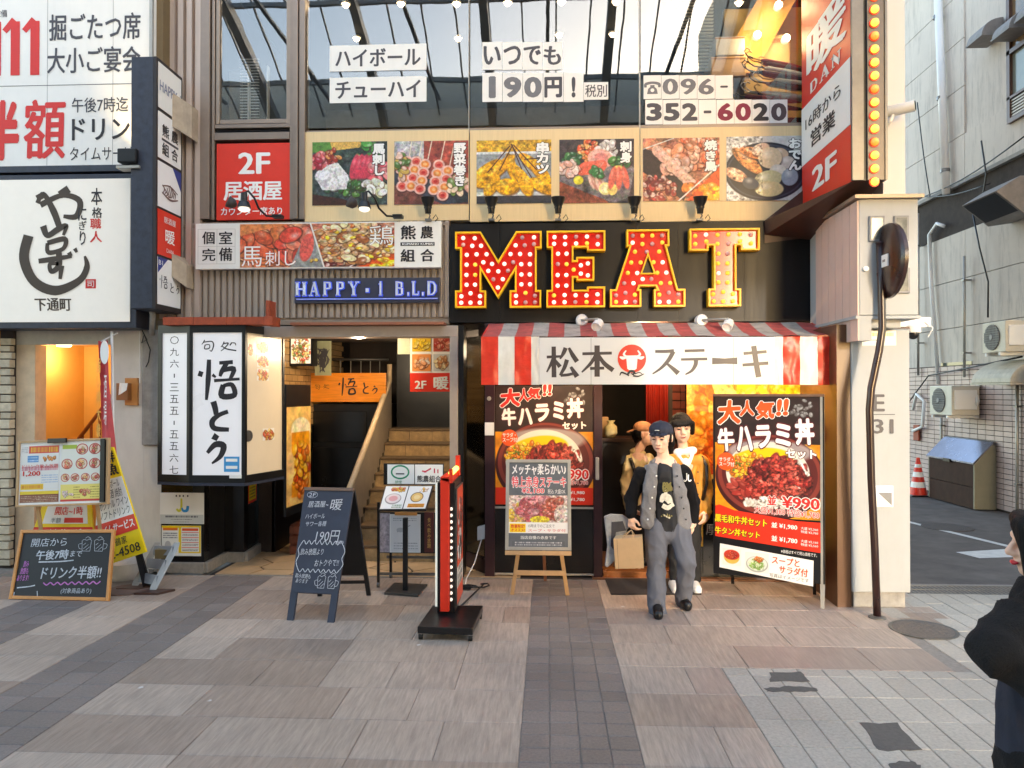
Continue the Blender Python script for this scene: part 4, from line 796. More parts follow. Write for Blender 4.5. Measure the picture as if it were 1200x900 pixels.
# ---- the popular rice bowl poster, on the door and on the standing banner
def bowl_poster(parent, f, m, big):
    """contents in fractions of the printed face: x right, y down"""
    W, H_ = f.w, f.h; R = lambda x0, y0, x1, y1: (W*x0, H_*(1-y1), W*x1, H_*(1-y0))
    return R
P1 = pic_bowl(); 
pf = face(Yd-.002, 580.5, 452, 695, 591); t = thing('door_poster', 'rice bowl poster on the black door, partly behind the wooden easel', 'poster', pf.p(pf.w/2,0))
MB().fbox(pf, 0, 0, pf.w, pf.h, -.001, .003).build('sheet', M['black'], t)
printed(t, pf, (0,0,pf.w,pf.h*1.0), P1.mat('picture_bowl_door'), .0045)
R = lambda x0,y0,x1,y1: pf.rect(x0,y0,x1,y1)
a = pf.rect(580.5,571,695,591); MB().fbox(pf, a[0]+.002, a[1]+.002, a[2]-.002, a[3], .005, .006).build('print_band', M['red'], t)
for s_, r_, sh in (('大',(586,455,610,477),.1),('人',(608,455,620,471),.1),('気',(618,454,634,468),.1),('!!',(636,450,647,464),.12)): text(t, pf, s_, R(*r_), M['redink'], bold=.05, n=.01, outline=(M['wht'], .05), rot=.08, shear=sh)
for s_, r_ in (('牛',(588,478,605,499)),('ハ',(607,478,624,498)),('ラ',(627,473,644,494)),('ミ',(648,470,661,492)),('丼',(664,466,684,490))): text(t, pf, s_, R(*r_), M['wht'], bold=.05, n=.01, outline=(M['maroonink'], .06), rot=.05)
text(t, pf, 'セット', R(659,494,687,503), M['wht'], bold=.05, n=.01, outline=(M['maroonink'], .07), rot=.03)
c_ = pf.at(597,513); MB().prism(disc(pf, c_[0], c_[1], .085, .085, .006), pf.N*.001).build('print_badge', M['orange'], t)
text(t, pf, 'サラダ・\nスープ付', R(589,507,606,518), M['wht'], bold=.02, n=.009)
text(t, pf, '¥990', R(656,549,690,562), M['redink'], bold=.04, n=.011, outline=(M['wht'], .06)); text(t, pf, '大盛¥1,380 特盛¥1,780', R(630,562,689,568), M['redink'], bold=.0, n=.01, outline=(M['wht'], .05))
text(t, pf, '並 ¥1,980', R(660,574,685,579), M['wht'], bold=.02, n=.009); text(t, pf, '並 ¥1,780', R(660,582,685,587), M['wht'], bold=.02, n=.009)
# glass side wall at an angle
g0, g1 = G(541,661), G(577,675.5); gf = span(g0, g1, 0, pz(384, 7.9)); 
gw = thing('glass_side_wall', 'angled smoky glass panel in a dark frame left of the steak shop door', 'glass wall', gf.p(gf.w/2,0))
for r_ in ((0,0,.07,gf.h),(gf.w-.09,0,gf.w,gf.h),(.07,0,gf.w-.09,.16),(.07,gf.h-.09,gf.w-.09,gf.h)): MB().fbox(gf, *r_, -.04, .02).build('frame', M['maroon'], gw, bev=.003)
MB().fbox(gf, .07, .16, gf.w-.09, gf.h-.09, -.01, -.004).build('pane', glass('smoky_glass', (.35,.36,.34), .12, .08), gw)
MB().fbox(gf, -.3, 0, gf.w, gf.h, -.16, -.12).build('backing', smat('dark_display_back', (66,64,60), rough=.6, var=.4, scale=2), gw)
q = gf.p(gf.w*.55, .62, -.09); t = thing('plastic_bag', 'crumpled clear bag hanging behind the smoky glass panel', 'bag', q)
MB().lathe(q-Vector((0,0,.35)), (0,0,1), [(0,.03),(.1,.05),(.25,.06),(.4,.05),(.46,.015)], 9).build('film', smat('milky_film', (170,172,172), rough=.4, var=.3, scale=20, bump=.5), t, smooth=True)
a = gf.p(gf.w-.1, .44, .03); t = thing('socket_box', 'small white power socket box on the dark frame with a cable to the floor', 'power socket', a)
MB().hexa([a+Vector(v) for v in ((-.08,0,-.09),(.05,0,-.06),(.05,.06,-.06),(-.08,.06,-.09),(-.08,0,.05),(.05,0,.08),(.05,.06,.08),(-.08,.06,.05))]).build('cover', M['white'], t, bev=.006)
c_ = G(545,690,.01); MB().tube([a+Vector((-.03,-.01,-.06)), a+Vector((-.1,-.1,-.3)), Vector((a.x-.16,a.y-.3,.03)), c_], .006, 6).build('cable', M['white'], t, smooth=True)
t = thing('cable_coil', 'black extension cable lying tangled on the slabs by the red lit stand', 'cable', c_)
pts = [c_+Vector((.13*math.cos(k*.9)*(1-.05*k)+.02*k, .06*math.sin(k*.9)+.01*k, .012+.004*(k % 3))) for k in range(12)]; MB().tube(pts+[G(538,712,.01)], .008, 6).build('cable', M['black'], t, smooth=True)
MB().box(c_+Vector((-.08,-.03,0)), c_+Vector((.06,.03,.035))).build('plug', M['black'], t, bev=.006)
# right of the door: fried chicken wall poster, black panel, louvre
Yr = 7.72
X0, X1 = pxx(805,Yr), pxx(966,Yr); MB().box((X0,Yr,0), (X1+.4,Yr+.1,pz(385,Yr))).build('wall', M['blackgloss'], sf)
fp = face(Yr-.004, 805, 444, 941, 640); t = thing('wall_poster', 'orange fried chicken poster on the wall behind the standing banner', 'poster', fp.p(fp.w/2,0))
p = Pic(200,290,(246,200,90)); p.grain(.2,40,1); p.heap(50,80,44,90,[(240,140,30),(246,170,60),(230,100,20),(250,190,90)],130,17,3,hi=(255,220,150),edge=(190,70,10)); p.heap(50,150,44,40,[(226,80,20),(236,120,30)],60,13,4,hi=(255,200,120),edge=(150,40,10))
p.heap(150,20,60,20,[(250,200,40),(244,180,20)],60,14,6,edge=(220,150,20)); p.poly([(40,0),(70,0),(110,60),(60,60)],(250,210,120),.8); p.rect(0,165,200,290,(246,196,90)); p.poly([(50,170),(70,290),(40,290),(30,180)],(40,30,24)); p.grain(.25,6,9)
MB().fbox(fp, 0, 0, fp.w, fp.h, -.003, 0).build('sheet', M['orange'], t); printed(t, fp, (0,0,fp.w,fp.h), p.mat('picture_fried_chicken'))
bx = face(Yr-.01, 824, 590, 842, 672); MB().fbox(bx, 0, 0, bx.w, bx.h, 0, .006).build('panel', M['blackgloss'], sf); text(sf, bx, '厚', bx.rect(827,614,839,627), M['grey'], bold=.02, n=.01)
lv = face(Yr-.004, 941, 450, 966, 470)
for i in range(6): MB().hexa([lv.p(u, lv.h*i/6+v, n_) for v, n_ in ((0,0),(0.02,0)) for u in (0, lv.w)] + [lv.p(u, lv.h*i/6+v+.012, n_) for v, n_ in ((0,.03),(.02,.03)) for u in (0, lv.w)]).build('louvre_slat', M['brown'], sf)
# ---- inside the steak shop
si = struct('shop_interior_floor'); MB().box((.45,7.62,-.02), (2.7,11.5,.012)).build('floor', smat('brown_shop_floor', (120,76,50), rough=.4), si)
ys = 7.8; s0 = MB().box((pxx(706,7.75),7.66,.0), (pxx(805,7.75),7.9,.07)).build('door_step', smat('varnished_step', (150,92,52), rough=.25, var=.2), sf, bev=.006)
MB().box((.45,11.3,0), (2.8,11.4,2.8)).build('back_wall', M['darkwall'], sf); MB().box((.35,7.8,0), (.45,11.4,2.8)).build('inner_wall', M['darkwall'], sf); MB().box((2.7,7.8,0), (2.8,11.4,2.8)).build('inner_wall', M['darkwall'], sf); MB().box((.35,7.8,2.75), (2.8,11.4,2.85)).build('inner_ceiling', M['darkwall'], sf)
ct = thing('shop_counter', 'long dark counter inside the steak shop doorway', 'counter', (pxx(735,8.8),8.8,0)); MB().box((.5,8.9,0), (pxx(800,8.9),9.3,pz(517,8.9))).build('body', M['black'], ct); MB().box((.48,8.86,pz(517,8.9)), (pxx(800,8.9),9.34,pz(513,8.9))).build('top', smat('dark_wood_top', (50,34,28), rough=.3), ct)
cu = thing('red_curtain', 'glowing red curtain hanging inside the steak shop', 'curtain', (pxx(772,9.8),9.8,1)); b = MB(); n = 24; xs = [pxx(757,9.8)+(pxx(787,9.8)-pxx(757,9.8))*i/n for i in range(n+1)]
b.add([(x, 9.8+.03*math.sin(i*1.5), z) for i, x in enumerate(xs) for z in (1.1, 2.7)], [(2*i,2*i+2,2*i+3,2*i+1) for i in range(n)]); b.build('cloth', smat('red_curtain_cloth', (128,26,12), rough=.5), cu, smooth=True)
cl = thing('brick_column', 'dark brick column inside the shop beside the red curtain', 'column', (pxx(795,8.7),8.7,0)); MB().box((pxx(788,8.7),8.72,0), (pxx(806,8.7),9.0,2.7)).build('core', M['grout'], cl)
bk = smat('dark_red_brick', (104,44,30), rough=.7, var=.3, rnd=.4)
for r_ in range(27):
    for k in range(2):
        xx = pxx(788,8.7)+.004+k*.09+(r_ % 2)*.0; z = .03+r_*.098
        MB().box((xx,8.70,z), (xx+.084,8.73,z+.085)).build('brick', bk, cl)
for px_, py_, l_ in ((748,500,'small warm table lamp on the dark counter'),):
    q = PY(716,498,8.95); t = thing('counter_bag', 'pale tied bag on the dark counter beside the door frame', 'bag', q); MB().lathe(Vector((q.x,8.98,pz(512.5,8.95))), (0,0,1), [(0,.05),(.05,.08),(.13,.075),(.17,.03),(.2,.055)], 10).build('body', smat('pale_bag', (206,190,140), rough=.5, var=.2, scale=20, bump=.4), t, smooth=True)
    q = PY(708,500,9.05); t = thing('counter_box', 'tan carton standing on the dark counter', 'cardboard box', q); MB().box((pxx(702,9.1),9.1,pz(512.5,9.1)), (pxx(713,9.1),9.3,pz(489,9.1))).build('box', MATS['brown_card'], t)
def pend(p, lbl, e=20, col=(1,.6,.3), r=.05):
    t = thing('pendant_lamp', lbl, 'lamp', p); MB().tube([p+Vector((0,0,.35)), p+Vector((0,0,.06))], .006, 6).build('cord', M['black'], t)
    MB().lathe(p, (0,0,1), [(0,.09),(.05,.06),(.09,.02)], 14).build('shade', M['black'], t, smooth=True)
    MB().ell(p-Vector((0,0,.0)), (r,r,r*.8), 10, 6).build('bulb', mat('lamp_bulb_%d' % int(e), (1,.8,.6), emit=col, es=e), t, smooth=True)
    l = bpy.data.lights.new('lamp_light', 'POINT'); l.energy = e; l.color = col; l.shadow_soft_size = .06; o = bpy.data.objects.new('lamp_light', l); C.objects.link(o); o.parent = t; o.location = (0,0,-.12)
pend(Vector((pxx(772,9.4),9.4,2.35)), 'warm pendant lamp in front of the red curtain', 3.5, (1,.4,.2)); pend(Vector((1.05,8.35,2.45)), 'warm pendant lamp just inside the steak shop door', 6, (1,.72,.4))
# ================================================================ stair entrance left of the shop
Ye = 7.62
en = thing('stair_entrance', 'open stair entrance with beige metal frame under the corrugated steel', 'entrance', (-1.9,Ye,0))
bfm = smat('beige_steel_frame', (172,160,150), rough=.4, metal=.3, var=.08)
xA, xB, xC = pxx(322,Ye), pxx(527,Ye), pxx(536.5,Ye)
zL = pz(394,Ye); zU = pz(381,Ye)
MB().box((pxx(240,Ye),Ye,zL), (xC,Ye+.25,zU)).build('lintel', bfm, en, bev=.004); MB().box((xB,Ye,0), (xC,Ye+.1,zL-.002)).build('frame_post', bfm, en, bev=.004)
MB().box((pxx(186,Ye),Ye+.25,zU-.02), (.5,9.9,zU+.1)).build('ceiling', M['darkwall'], en)
MB().box((xC+.002,Ye+.02,0), (pxx(543,Ye),Ye+.3,zU)).build('dark_post', M['black'], en)
stb = smat('soffit_board', (150,92,66), rough=.6); MB().box((pxx(340,7.5),7.5,pz(379.5,7.5)), (pxx(520,7.5),Ye+.1,pz(376.5,7.5))).build('soffit_strip', stb, en)
rb_ = thing('rusty_beam', 'rusty orange steel channel over the black shop sign box', 'beam', (pxx(250,7.3),7.3,2.6))
xs = [190,226,265,310,319]
for i in range(3): MB().box((pxx(xs[i],7.3)+.002,7.3,pz(379,7.3)), (pxx(xs[i+1],7.3),7.5,pz(369.5,7.3))).build('channel', M['rust'], rb_, bev=.004)
MB().box((pxx(310,7.3)+.002,7.28,pz(380,7.3)), (pxx(320,7.3),7.5,pz(369,7.3))).build('end_block', M['rust'], rb_, bev=.004); MB().box((pxx(311,7.32),7.32,pz(369,7.32)), (pxx(315.5,7.32),7.5,pz(350,7.32))).build('upright', M['rust'], rb_, bev=.004)
# flagstone floor
fl = struct('entrance_floor'); MB().box((-3.5,7.62,-.03), (.5,11.2,-.004)).build('joint_bed', M['grout'], fl)
fst = mat('tan_flagstone', lin((.80,.66,.50)), rough=.45, var=.14, scale=5, bump=.2, rnd=.12, coords='World')
def clip(poly, a, b_):
    mid = (a+b_)/2; n = b_-a; out = []
    for i in range(len(poly)):
        p, q = poly[i], poly[(i+1) % len(poly)]; dp, dq = (p-mid).dot(n), (q-mid).dot(n)
        if dp <= 0: out.append(p)
        if dp*dq < 0: out.append(p+(q-p)*(dp/(dp-dq)))
    return out
rv = random.Random(5); sites = [Vector((-3.3+.42*i+rv.uniform(-.17,.17), 7.7+.36*j+rv.uniform(-.15,.15))) for i in range(8) for j in range(6)]
for i, s in enumerate(sites):
    poly = [Vector(q) for q in ((-3.45,7.625),(-.27,7.625),(-.27,9.6),(-3.45,9.6))]
    for j, o_ in enumerate(sites):
        if i != j and poly: poly = clip(poly, s, o_)
    if len(poly) < 3: continue
    poly = inset(poly, .011)
    MB().prism([Vector((q.x,q.y,-.02)) for q in poly], (0,0,.026)).build('flagstone', fst, fl)
MB().box((-3.42,7.585,-.03), (-.28,7.62,.006)).build('threshold', M['skirt'], fl)
# interior walls
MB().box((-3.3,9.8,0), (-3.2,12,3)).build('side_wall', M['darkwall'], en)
bw_ = thing('brick_wall', 'tan glazed brick side wall inside the stair entrance', 'wall', (-3.2,9.5,0)); MB().box((-3.4,8.7,.0), (-3.215,11.6,3.4)).build('core', M['grout'], bw_)
tb = smat('tan_glazed_brick', (176,140,92), rough=.35, var=.15, rnd=.2)
_bm = None
for r_ in range(17):
    for k in range(13):
        y = 8.72+k*.215+(r_ % 2)*.1; z = 1.45+r_*.082
        if y > 11.5: continue
        if _bm is None:
            q = MB().box((0,0,0), (.02,.205,.074)); _bm = bpy.data.meshes.new('brick'); _bm.from_pydata([tuple(v) for v in q.v], [], q.f); _bm.materials.append(tb)
        o = bpy.data.objects.new('brick', _bm); C.objects.link(o); o.parent = bw_; o.location = Vector((-3.214,y,z))-bw_.location
MB().box((-3.24,8.7,0), (-3.2,11.6,1.44)).build('dado', M['black'], bw_)
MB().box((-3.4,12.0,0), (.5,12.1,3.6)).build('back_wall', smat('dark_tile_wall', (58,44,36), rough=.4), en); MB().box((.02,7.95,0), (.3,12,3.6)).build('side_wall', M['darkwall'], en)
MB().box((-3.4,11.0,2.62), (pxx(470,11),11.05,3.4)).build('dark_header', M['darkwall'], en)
# black cabinet with wooden sign
Yc = 10.1
cb = thing('black_cabinet', 'tall black cabinet under the orange wooden sign', 'cabinet', (pxx(400,Yc),Yc,0)); xa, xb = max(pxx(350,Yc),-3.19), pxx(451,Yc)
MB().box((xa,Yc,0), (xb,Yc+.9,pz(474,Yc))).build('body', M['black'], cb); 
for r_ in ((357,482,430,518),(357,524,425,640)): a, c = PY(r_[0],r_[3],Yc), PY(r_[2],r_[1],Yc); MB().box((a.x,Yc-.015,max(a.z,.05)), (c.x,Yc-.002,c.z)).build('panel', M['blackgloss'], cb, bev=.004)
f = face(Yc-.1, 358, 437, 452, 471); t = thing('wooden_shop_sign', 'orange varnished board reading 旬処 悟とう over the black cabinet', 'sign', f.p(f.w/2,0))
MB().fbox(f, 0, 0, f.w, f.h, -.08, 0).build('board', mat('varnished_orange_wood', lin((.93,.56,.16)), rough=.3, var=.2, scale=3, stretch=(1,1,14), coat=.4), t, bev=.004)
GOTO = {'悟': [[(10,30,7),(6,42,7)],[(28,2,6),(26,50,8),(22,98,4)],[(36,38,5),(44,44,3)],[(52,10,5),(84,8,6)],[(70,10,7),(58,30,7),(54,42,4)],[(58,28,6),(86,24,8),(78,48,5)],[(40,52,5),(70,50,4),(100,48,4)],[(62,62,8),(58,88,9),(88,86,8),(82,62,7),(62,64,5)]],
        'と': [[(28,2,14),(36,24,13),(40,44,11)],[(88,34,9),(50,46,10),(24,66,13),(34,88,12),(92,92,9)]], 'う': [[(40,4,16),(62,14,13)],[(16,62,8),(50,34,14),(86,38,16),(74,72,12),(36,98,4)]],
        '旬': [[(22,4,5),(14,22,5),(2,40,3)],[(16,22,5),(70,16,5),(84,46,6),(70,92,5),(56,84,3)],[(26,42,5),(22,74,5),(54,70,5),(54,42,4),(26,44,4)]], '処': [[(24,6,6),(18,30,5),(4,56,3)],[(22,24,5),(50,20,6),(30,60,5),(4,92,3)],[(10,44,4),(40,72,6),(100,88,6)],[(72,14,6),(60,40,6)],[(72,16,4),(92,20,5),(96,40,4)]]}
def goto(par, f, rects, m=M['ink'], n=.004, fat=1.0):
    for s_, r_ in rects: b = MB(); brush(b, f, [[(x,y,w_*fat) for x,y,w_ in st] for st in GOTO[s_]], f.rect(*r_), n, 5); b.build('lettering', m, par)
goto(t, f, [('旬',(369,450,376,457)),('処',(379,450,386,456)),('悟',(396,442,419,464)),('と',(424,448,433,462)),('う',(435,452,443,462))], fat=1.2)
# upper landing railing
Yl = 10.9
rl = thing('landing_railing', 'thin metal railing above the wooden sign on the stair landing', 'railing', PY(410,438,Yl)); a, c = PY(365,421,Yl), PY(455,421.5,Yl)
MB().tube([a, c], .02, 8).build('handrail', M['steel'], rl, smooth=True)
for x in (399,411,423,434,445): q = PY(x,422,Yl); MB().tube([q, q-Vector((0,0,.42))], .008, 6).build('baluster', M['alu'], rl)
# stairs
st = thing('staircase', 'tiled staircase climbing away behind the menu stands', 'staircase', (-1.3,8.2,0)); rs = smat('tan_riser_tile', (166,136,96), rough=.4, var=.3, scale=14, rnd=.15, dirt=.6); tr = smat('stair_tread', (104,82,58), rough=.5, var=.2)
xs0, xs1 = -2.2, -.02
for k in range(8):
    y, z = 8.3+.27*k, .172*k
    MB().box((xs0,y,0 if k == 0 else z-.02), (xs1,y+.3 if k < 7 else 12,z+.15)).build('step_core', M['grout'], st)
    MB().box((xs0,y-.025,z+.15), (xs1,y+.28 if k < 7 else 12,z+.18)).build('tread', tr, st, bev=.004)
    for j in range(7): xx = xs0+j*.312; MB().box((xx+.003,y-.012,z+.006), (min(xx+.309,xs1),y+.01,z+.146)).build('riser_tile', rs, st)
# balustrade: sloping pale panel with dark square openings
bl = thing('stair_balustrade', 'sloping pale stair side panel with a handrail and rows of small square holes', 'balustrade', (xs0,8.3,0)); pm_ = smat('pale_grey_panel', (158,144,128), rough=.5, var=.1, dirt=.2)
y0, y1 = 8.25, 10.35; s = .585; z0 = -.06
vs = [(y0, z0-.1), (y1, z0+s*(y1-y0)-.1), (y1, z0+s*(y1-y0)+.84), (y0, z0+.84)]
MB().prism([Vector((xs0-.03,y,max(z,0))) for y, z in vs], (.06,0,0)).build('panel', pm_, bl)
for k in range(7):
    for q in (0, 1): yy, zz = y0+.12+.28*k+.1*q, z0+.18+s*(.12+.28*k)+.1*q+.0; MB().box((xs0+.028,yy,zz), (xs0+.034,yy+.09,zz+.075)).build('square_opening', M['black'], bl)
MB().tube([(xs0,y0-.02,z0+.86),(xs0,y1,z0+s*(y1-y0)+.86),(xs0,y1,z0+s*(y1-y0)+1.1)], .035, 10).build('handrail', smat('pale_handrail', (206,180,146), rough=.35), bl, smooth=True)
# dark recess right of the stairs with the food poster
Yq = 9.9
f = face(8.6, 480.5, 380, 528, 459); t = thing('hanging_sign', 'white and red food picture sign reading 2F 暖 hanging over the stairs', 'sign', f.p(f.w/2,0))
MB().fbox(f, 0, 0, f.w, f.h, -.05, 0).build('panel', M['board'], t); a = f.rect(480.5,437,528,459); MB().fbox(f, a[0], a[1], a[2], a[3], .001, .003).build('print_band', M['red'], t)
for k, (x, y, x2, y2) in enumerate(((483,394,505,412),(508,394,529,412),(483,415,505,435),(508,415,529,435))):
    p = Pic(50,44,[(236,190,50),(200,90,70),(236,150,80),(206,206,204)][k]); p.heap(25,22,20,15,[[(240,200,40),(250,220,90)],[(200,60,50),(236,150,120)],[(226,120,50),(240,170,120),(240,230,220)],[(230,210,160),(210,140,80)]][k],26,7,k); r_ = f.rect(x,y,min(x2,527.5),y2); printed(t, f, r_, p.mat('picture_small_dish_%s' % 'abcd'[k]), .004)
text(t, f, '2F', f.rect(486,446,500,456), M['wht'], bold=.03, n=.006); text(t, f, '暖', f.rect(508,441,526,457), M['wht'], bold=.04, n=.006)
g = face(8.62, 466, 394, 480, 415); t = thing('hanging_notice', 'plain pale notice hanging beside the 2F food sign', 'notice', g.p(g.w/2,0)); MB().fbox(g, 0, 0, g.w, g.h, -.01, 0).build('sheet', smat('pale_green_sheet', (186,186,160), rough=.5), t)
MB().box((pxx(465,10.6),10.6,pz(507,10.6)-.3), (.0,10.7,3.4)).build('dark_door_wall', M['black'], en)
# lit menu box, drawing, beer poster on the left inner wall
def xface(X, y0, y1, z0, z1): return Fr((X, y0, z0), (0,1,0), (0,0,1), abs(y1-y0), z1-z0)    # faces +X
f = face(9.15, 341, 392, 366, 426); t = thing('light_box', 'lit picture menu box hanging high on the brick wall', 'light box', f.p(f.w/2,0)); MB().fbox(f, -.2, -.03, f.w, f.h, -.2, 0).build('case', M['black'], t)
p = Pic(60,80,(236,226,206)); p.heap(30,42,28,38,[(200,70,40),(120,80,40),(90,120,50),(240,210,120),(250,250,240)],190,4,3,edge=(90,60,40)); printed(t, f, (0,0,f.w*.93,f.h), p.mat('picture_menu_box', es=.15), .004)
f = face(9.6, 369, 393, 388, 440); t = thing('ink_drawing', 'pale green poster with an ink drawing of plants above the railing', 'poster', f.p(f.w/2,0)); MB().fbox(f, 0, 0, f.w, f.h, -.02, 0).build('sheet', smat('pale_olive_sheet', (160,162,130), rough=.5), t)
b = MB(); rd = random.Random(9); brush(b, f, [[(rd.uniform(20,80),rd.uniform(35,95),3),(rd.uniform(10,90),rd.uniform(30,80),5),(rd.uniform(10,90),rd.uniform(30,70),2)] for _ in range(26)], (0,0,f.w,f.h), .003, 4); b.build('ink_plant', M['ink2'], t)
f = Fr((-2.92,8.62,.62), (.0,1,0), (0,0,1), .75, 1.0); f = span((-2.86,8.1), (-2.80,8.75), .62, 1.72); 
t = thing('beer_poster', 'tall orange poster with a foaming beer mug on the dark wall', 'poster', f.p(0,0)); MB().fbox(f, 0, -.1, f.w, f.h+.25, -.03, -.002).build('backing', M['black'], t)
p = Pic(60,130,(236,190,110)); p.ell(34,30,24,16,(250,236,200)); p.rect(12,34,56,120,(236,150,30)); p.heap(34,80,20,40,[(226,110,20),(246,180,40),(200,60,20)],60,7,2); p.ell(8,80,10,22,(240,200,130)); p.grain(.2,10,3); printed(t, f, (0,0,f.w,f.h), p.mat('picture_beer'), .003)
for k in range(3):
    z = .0+.0*k; x = -2.98+.0*k; y = 8.55+.3*k; t = thing('wooden_crate', ['reddish wooden crate under the beer poster, nearest the entrance', 'middle reddish wooden crate by the inner wall', 'reddish crate farthest inside by the inner wall'][k], 'crate', (x,y,0)); m = smat('red_brown_crate', (116,64,44), rough=.6, var=.3)
    for z in (.03,.14,.25): MB().box((x,y,z), (x+.36,y+.02,z+.08)).build('slat', m, t)
    for xx in (x,x+.32): MB().box((xx,y+.021,0), (xx+.04,y+.25,.35)).build('end_board', m, t)
# ================================================================ black pier with notices and the three panel light box
pr = thing('black_pier', 'black painted pier with cement skirting under the white phone number sign', 'wall', (-3.7,7.6,0))
Z = lambda q, z=0: Vector((q.x, q.y, z))
pts = [G(188,662), G(239,671), G(263,658), G(287,657.5), G(322,632)]; pts[0] = Vector((pts[1].x-.46, pts[1].y, 0)); pts[3].y = pts[2].y
pts.append(Vector((pts[4].x, pts[4].y+.3, 0)))
ztop = pz(566,7.5)+.05
for i in range(4):
    a, c = pts[i], pts[i+1]; fr = span(a, c, 0, ztop); MB().fbox(fr, 0, 0, fr.w, fr.h, -.12, -.0).build('wall', M['blackgloss'] if i != 1 else M['black'], pr)
    MB().fbox(fr, -.02, 0, fr.w+.02, .11, .001+.002*i, .05+.001*i).build('skirting', M['skirt'], pr, bev=.006)
MB().box((pts[0].x-.1,pts[0].y+.01,0), (pts[0].x+.02,pts[0].y+.6,ztop)).build('wall', M['plaster'], pr)
fr = span(pts[0], pts[1], 0, ztop); y_ = pts[0].y
def onwall(x0, y0, x1, y1, Y=y_, n=.004): a = PY(x0,y1,Y); c = PY(x1,y0,Y); return Fr(a-Vector((0,n,0)), (1,0,0), (0,0,1), c.x-a.x, c.z-a.z, (x0,y0,x1,y1))
f = onwall(188,577.5,239.5,613.5); t = thing('emblem_notice', 'white metal notice with a yellow and blue curved emblem on the black pier', 'notice', f.p(0,0)); MB().fbox(f, 0, 0, f.w, f.h, 0, .008).build('plate', M['board'], t)
b = MB(); brush(b, f, [[(49,18,5),(49,48,6),(44,58,7),(38,52,5)]], (0,0,f.w,f.h), .01); b.build('emblem', smat('olive_yellow', (210,200,60), rough=.5), t); b = MB(); brush(b, f, [[(64,42,7),(62,56,8),(54,58,6),(50,48,4)]], (0,0,f.w,f.h), .0105); b.build('emblem', smat('emblem_blue', (40,140,200), rough=.5), t)
b = MB()
for x in (36,44,52,62): a = f.w*x/100; b.fbox(f, a, f.h*.87, a+.014, f.h*.93, .009, .01)
b.build('print_marks', M['ink'], t); text(t, f, 'ホットテレフォン', (f.w*.18,f.h*.2,f.w*.85,f.h*.3), M['ink2'], n=.01) if 0 else None
p = Pic(160,40,(206,208,204)); p.scribble(20,4,140,14,(50,50,60),1,1,.8); p.scribble(40,18,120,24,(90,90,90),1,2); p.scribble(50,29,110,35,(90,90,90),1,3); printed(t, f, (0.004,0.004,f.w-.004,f.h*.3), p.mat('print_emblem_small'), .0095)
f = onwall(190,616,236,651); t = thing('yellow_price_notice', 'yellow and white price notice low on the black pier', 'notice', f.p(0,0)); MB().fbox(f, 0, 0, f.w, f.h, 0, .006).build('sheet', M['board'], t)
p = Pic(180,140,(240,238,232)); p.rect(0,0,180,10,(250,212,30)); p.rect(78,0,180,126,(250,212,30)); p.rect(90,8,172,120,(240,238,232))
p.rect(6,10,74,22,(240,120,40)); p.rect(94,12,168,24,(236,90,40))
for k in range(4): p.rect(92,30+k*23,170,33+k*23,(230,90,80)); p.scribble(96,36+k*23,168,48+k*23,(60,60,70),2,k)
p.scribble(8,30,72,60,(60,60,70),3,9); p.ell(28,90,14,20,(150,150,150),0,.6); p.ell(50,110,16,14,(170,170,160),0,.6); printed(t, f, (0,0,f.w,f.h), p.mat('print_yellow_notice'), .008)
# small yellow and red notice on the receding black wall
w3 = span(pts[3], pts[4], 0, ztop); f = Fr(w3.p(.12,.62), w3.U, w3.V, .32, .30); t = thing('red_edged_notice', 'small yellow notice with red edge on the receding black wall', 'notice', f.p(0,0)); MB().fbox(f, 0, 0, f.w, f.h, .002, .008).build('sheet', M['red'], t)
p = Pic(60,60,(226,50,30)); p.rect(6,18,54,54,(246,220,30)); p.scribble(10,22,50,50,(60,40,20),4,3,.7); p.scribble(8,6,52,14,(250,240,230),1,4,.8); printed(t, f, (0,0,f.w,f.h), p.mat('print_red_notice'), .01)
# the light box with three faces
lb = thing('phone_number_light_box', 'black framed three-sided light box with phone number and 旬処 悟とう', 'light box', (-3.5,7.5,1.1))
zb0, zb1 = pz(567,7.42), pz(383,7.42)
q0 = PY(184.5,560,7.42); q1 = PY(221.5,560,7.34); q2 = PY(287,560,7.34); q3 = PY(333,555,7.95)
bfs = [((q0.x,q0.y),(q1.x,q1.y)), ((q1.x,q1.y),(q2.x,q2.y)), ((q2.x,q2.y),(q3.x,q3.y))]
lit = smat('translucent_white_panel', (226,224,226), rough=.3, var=.02, scale=2, emit=(.95,.95,1), es=.03)
warm = smat('warm_translucent_panel', (222,204,176), rough=.25, var=.04, scale=2)
FB = []
for i, (a, c) in enumerate(bfs):
    fr = span(a, c, zb0, zb1); FB.append(fr); e = [.075,.05,.05][i]; e2 = [.05,.05,.04][i]
    MB().fbox(fr, 0, 0, fr.w, .075, -.1, .0).build('frame', M['black'], lb); MB().fbox(fr, 0, fr.h-.05, fr.w, fr.h, -.1, .0).build('frame', M['black'], lb)
    MB().fbox(fr, 0, .075, e*.6, fr.h-.05, -.1, .001).build('frame', M['black'], lb); MB().fbox(fr, fr.w-e2*.6, .075, fr.w, fr.h-.05, -.1, .001).build('frame', M['black'], lb)
    MB().fbox(fr, e*.6, .075, fr.w-e2*.6, fr.h-.05, -.06, -.012).build('panel', warm if i == 2 else lit, lb)
MB().prism([Vector((*bfs[0][0],zb0-.03)), Vector((*bfs[0][1],zb0-.03)), Vector((*bfs[1][1],zb0-.03)), Vector((*bfs[2][1],zb0-.03)), Vector((bfs[0][0][0],8.2,zb0-.03))], (0,0,.028)).build('bottom_plate', M['navy'], lb)
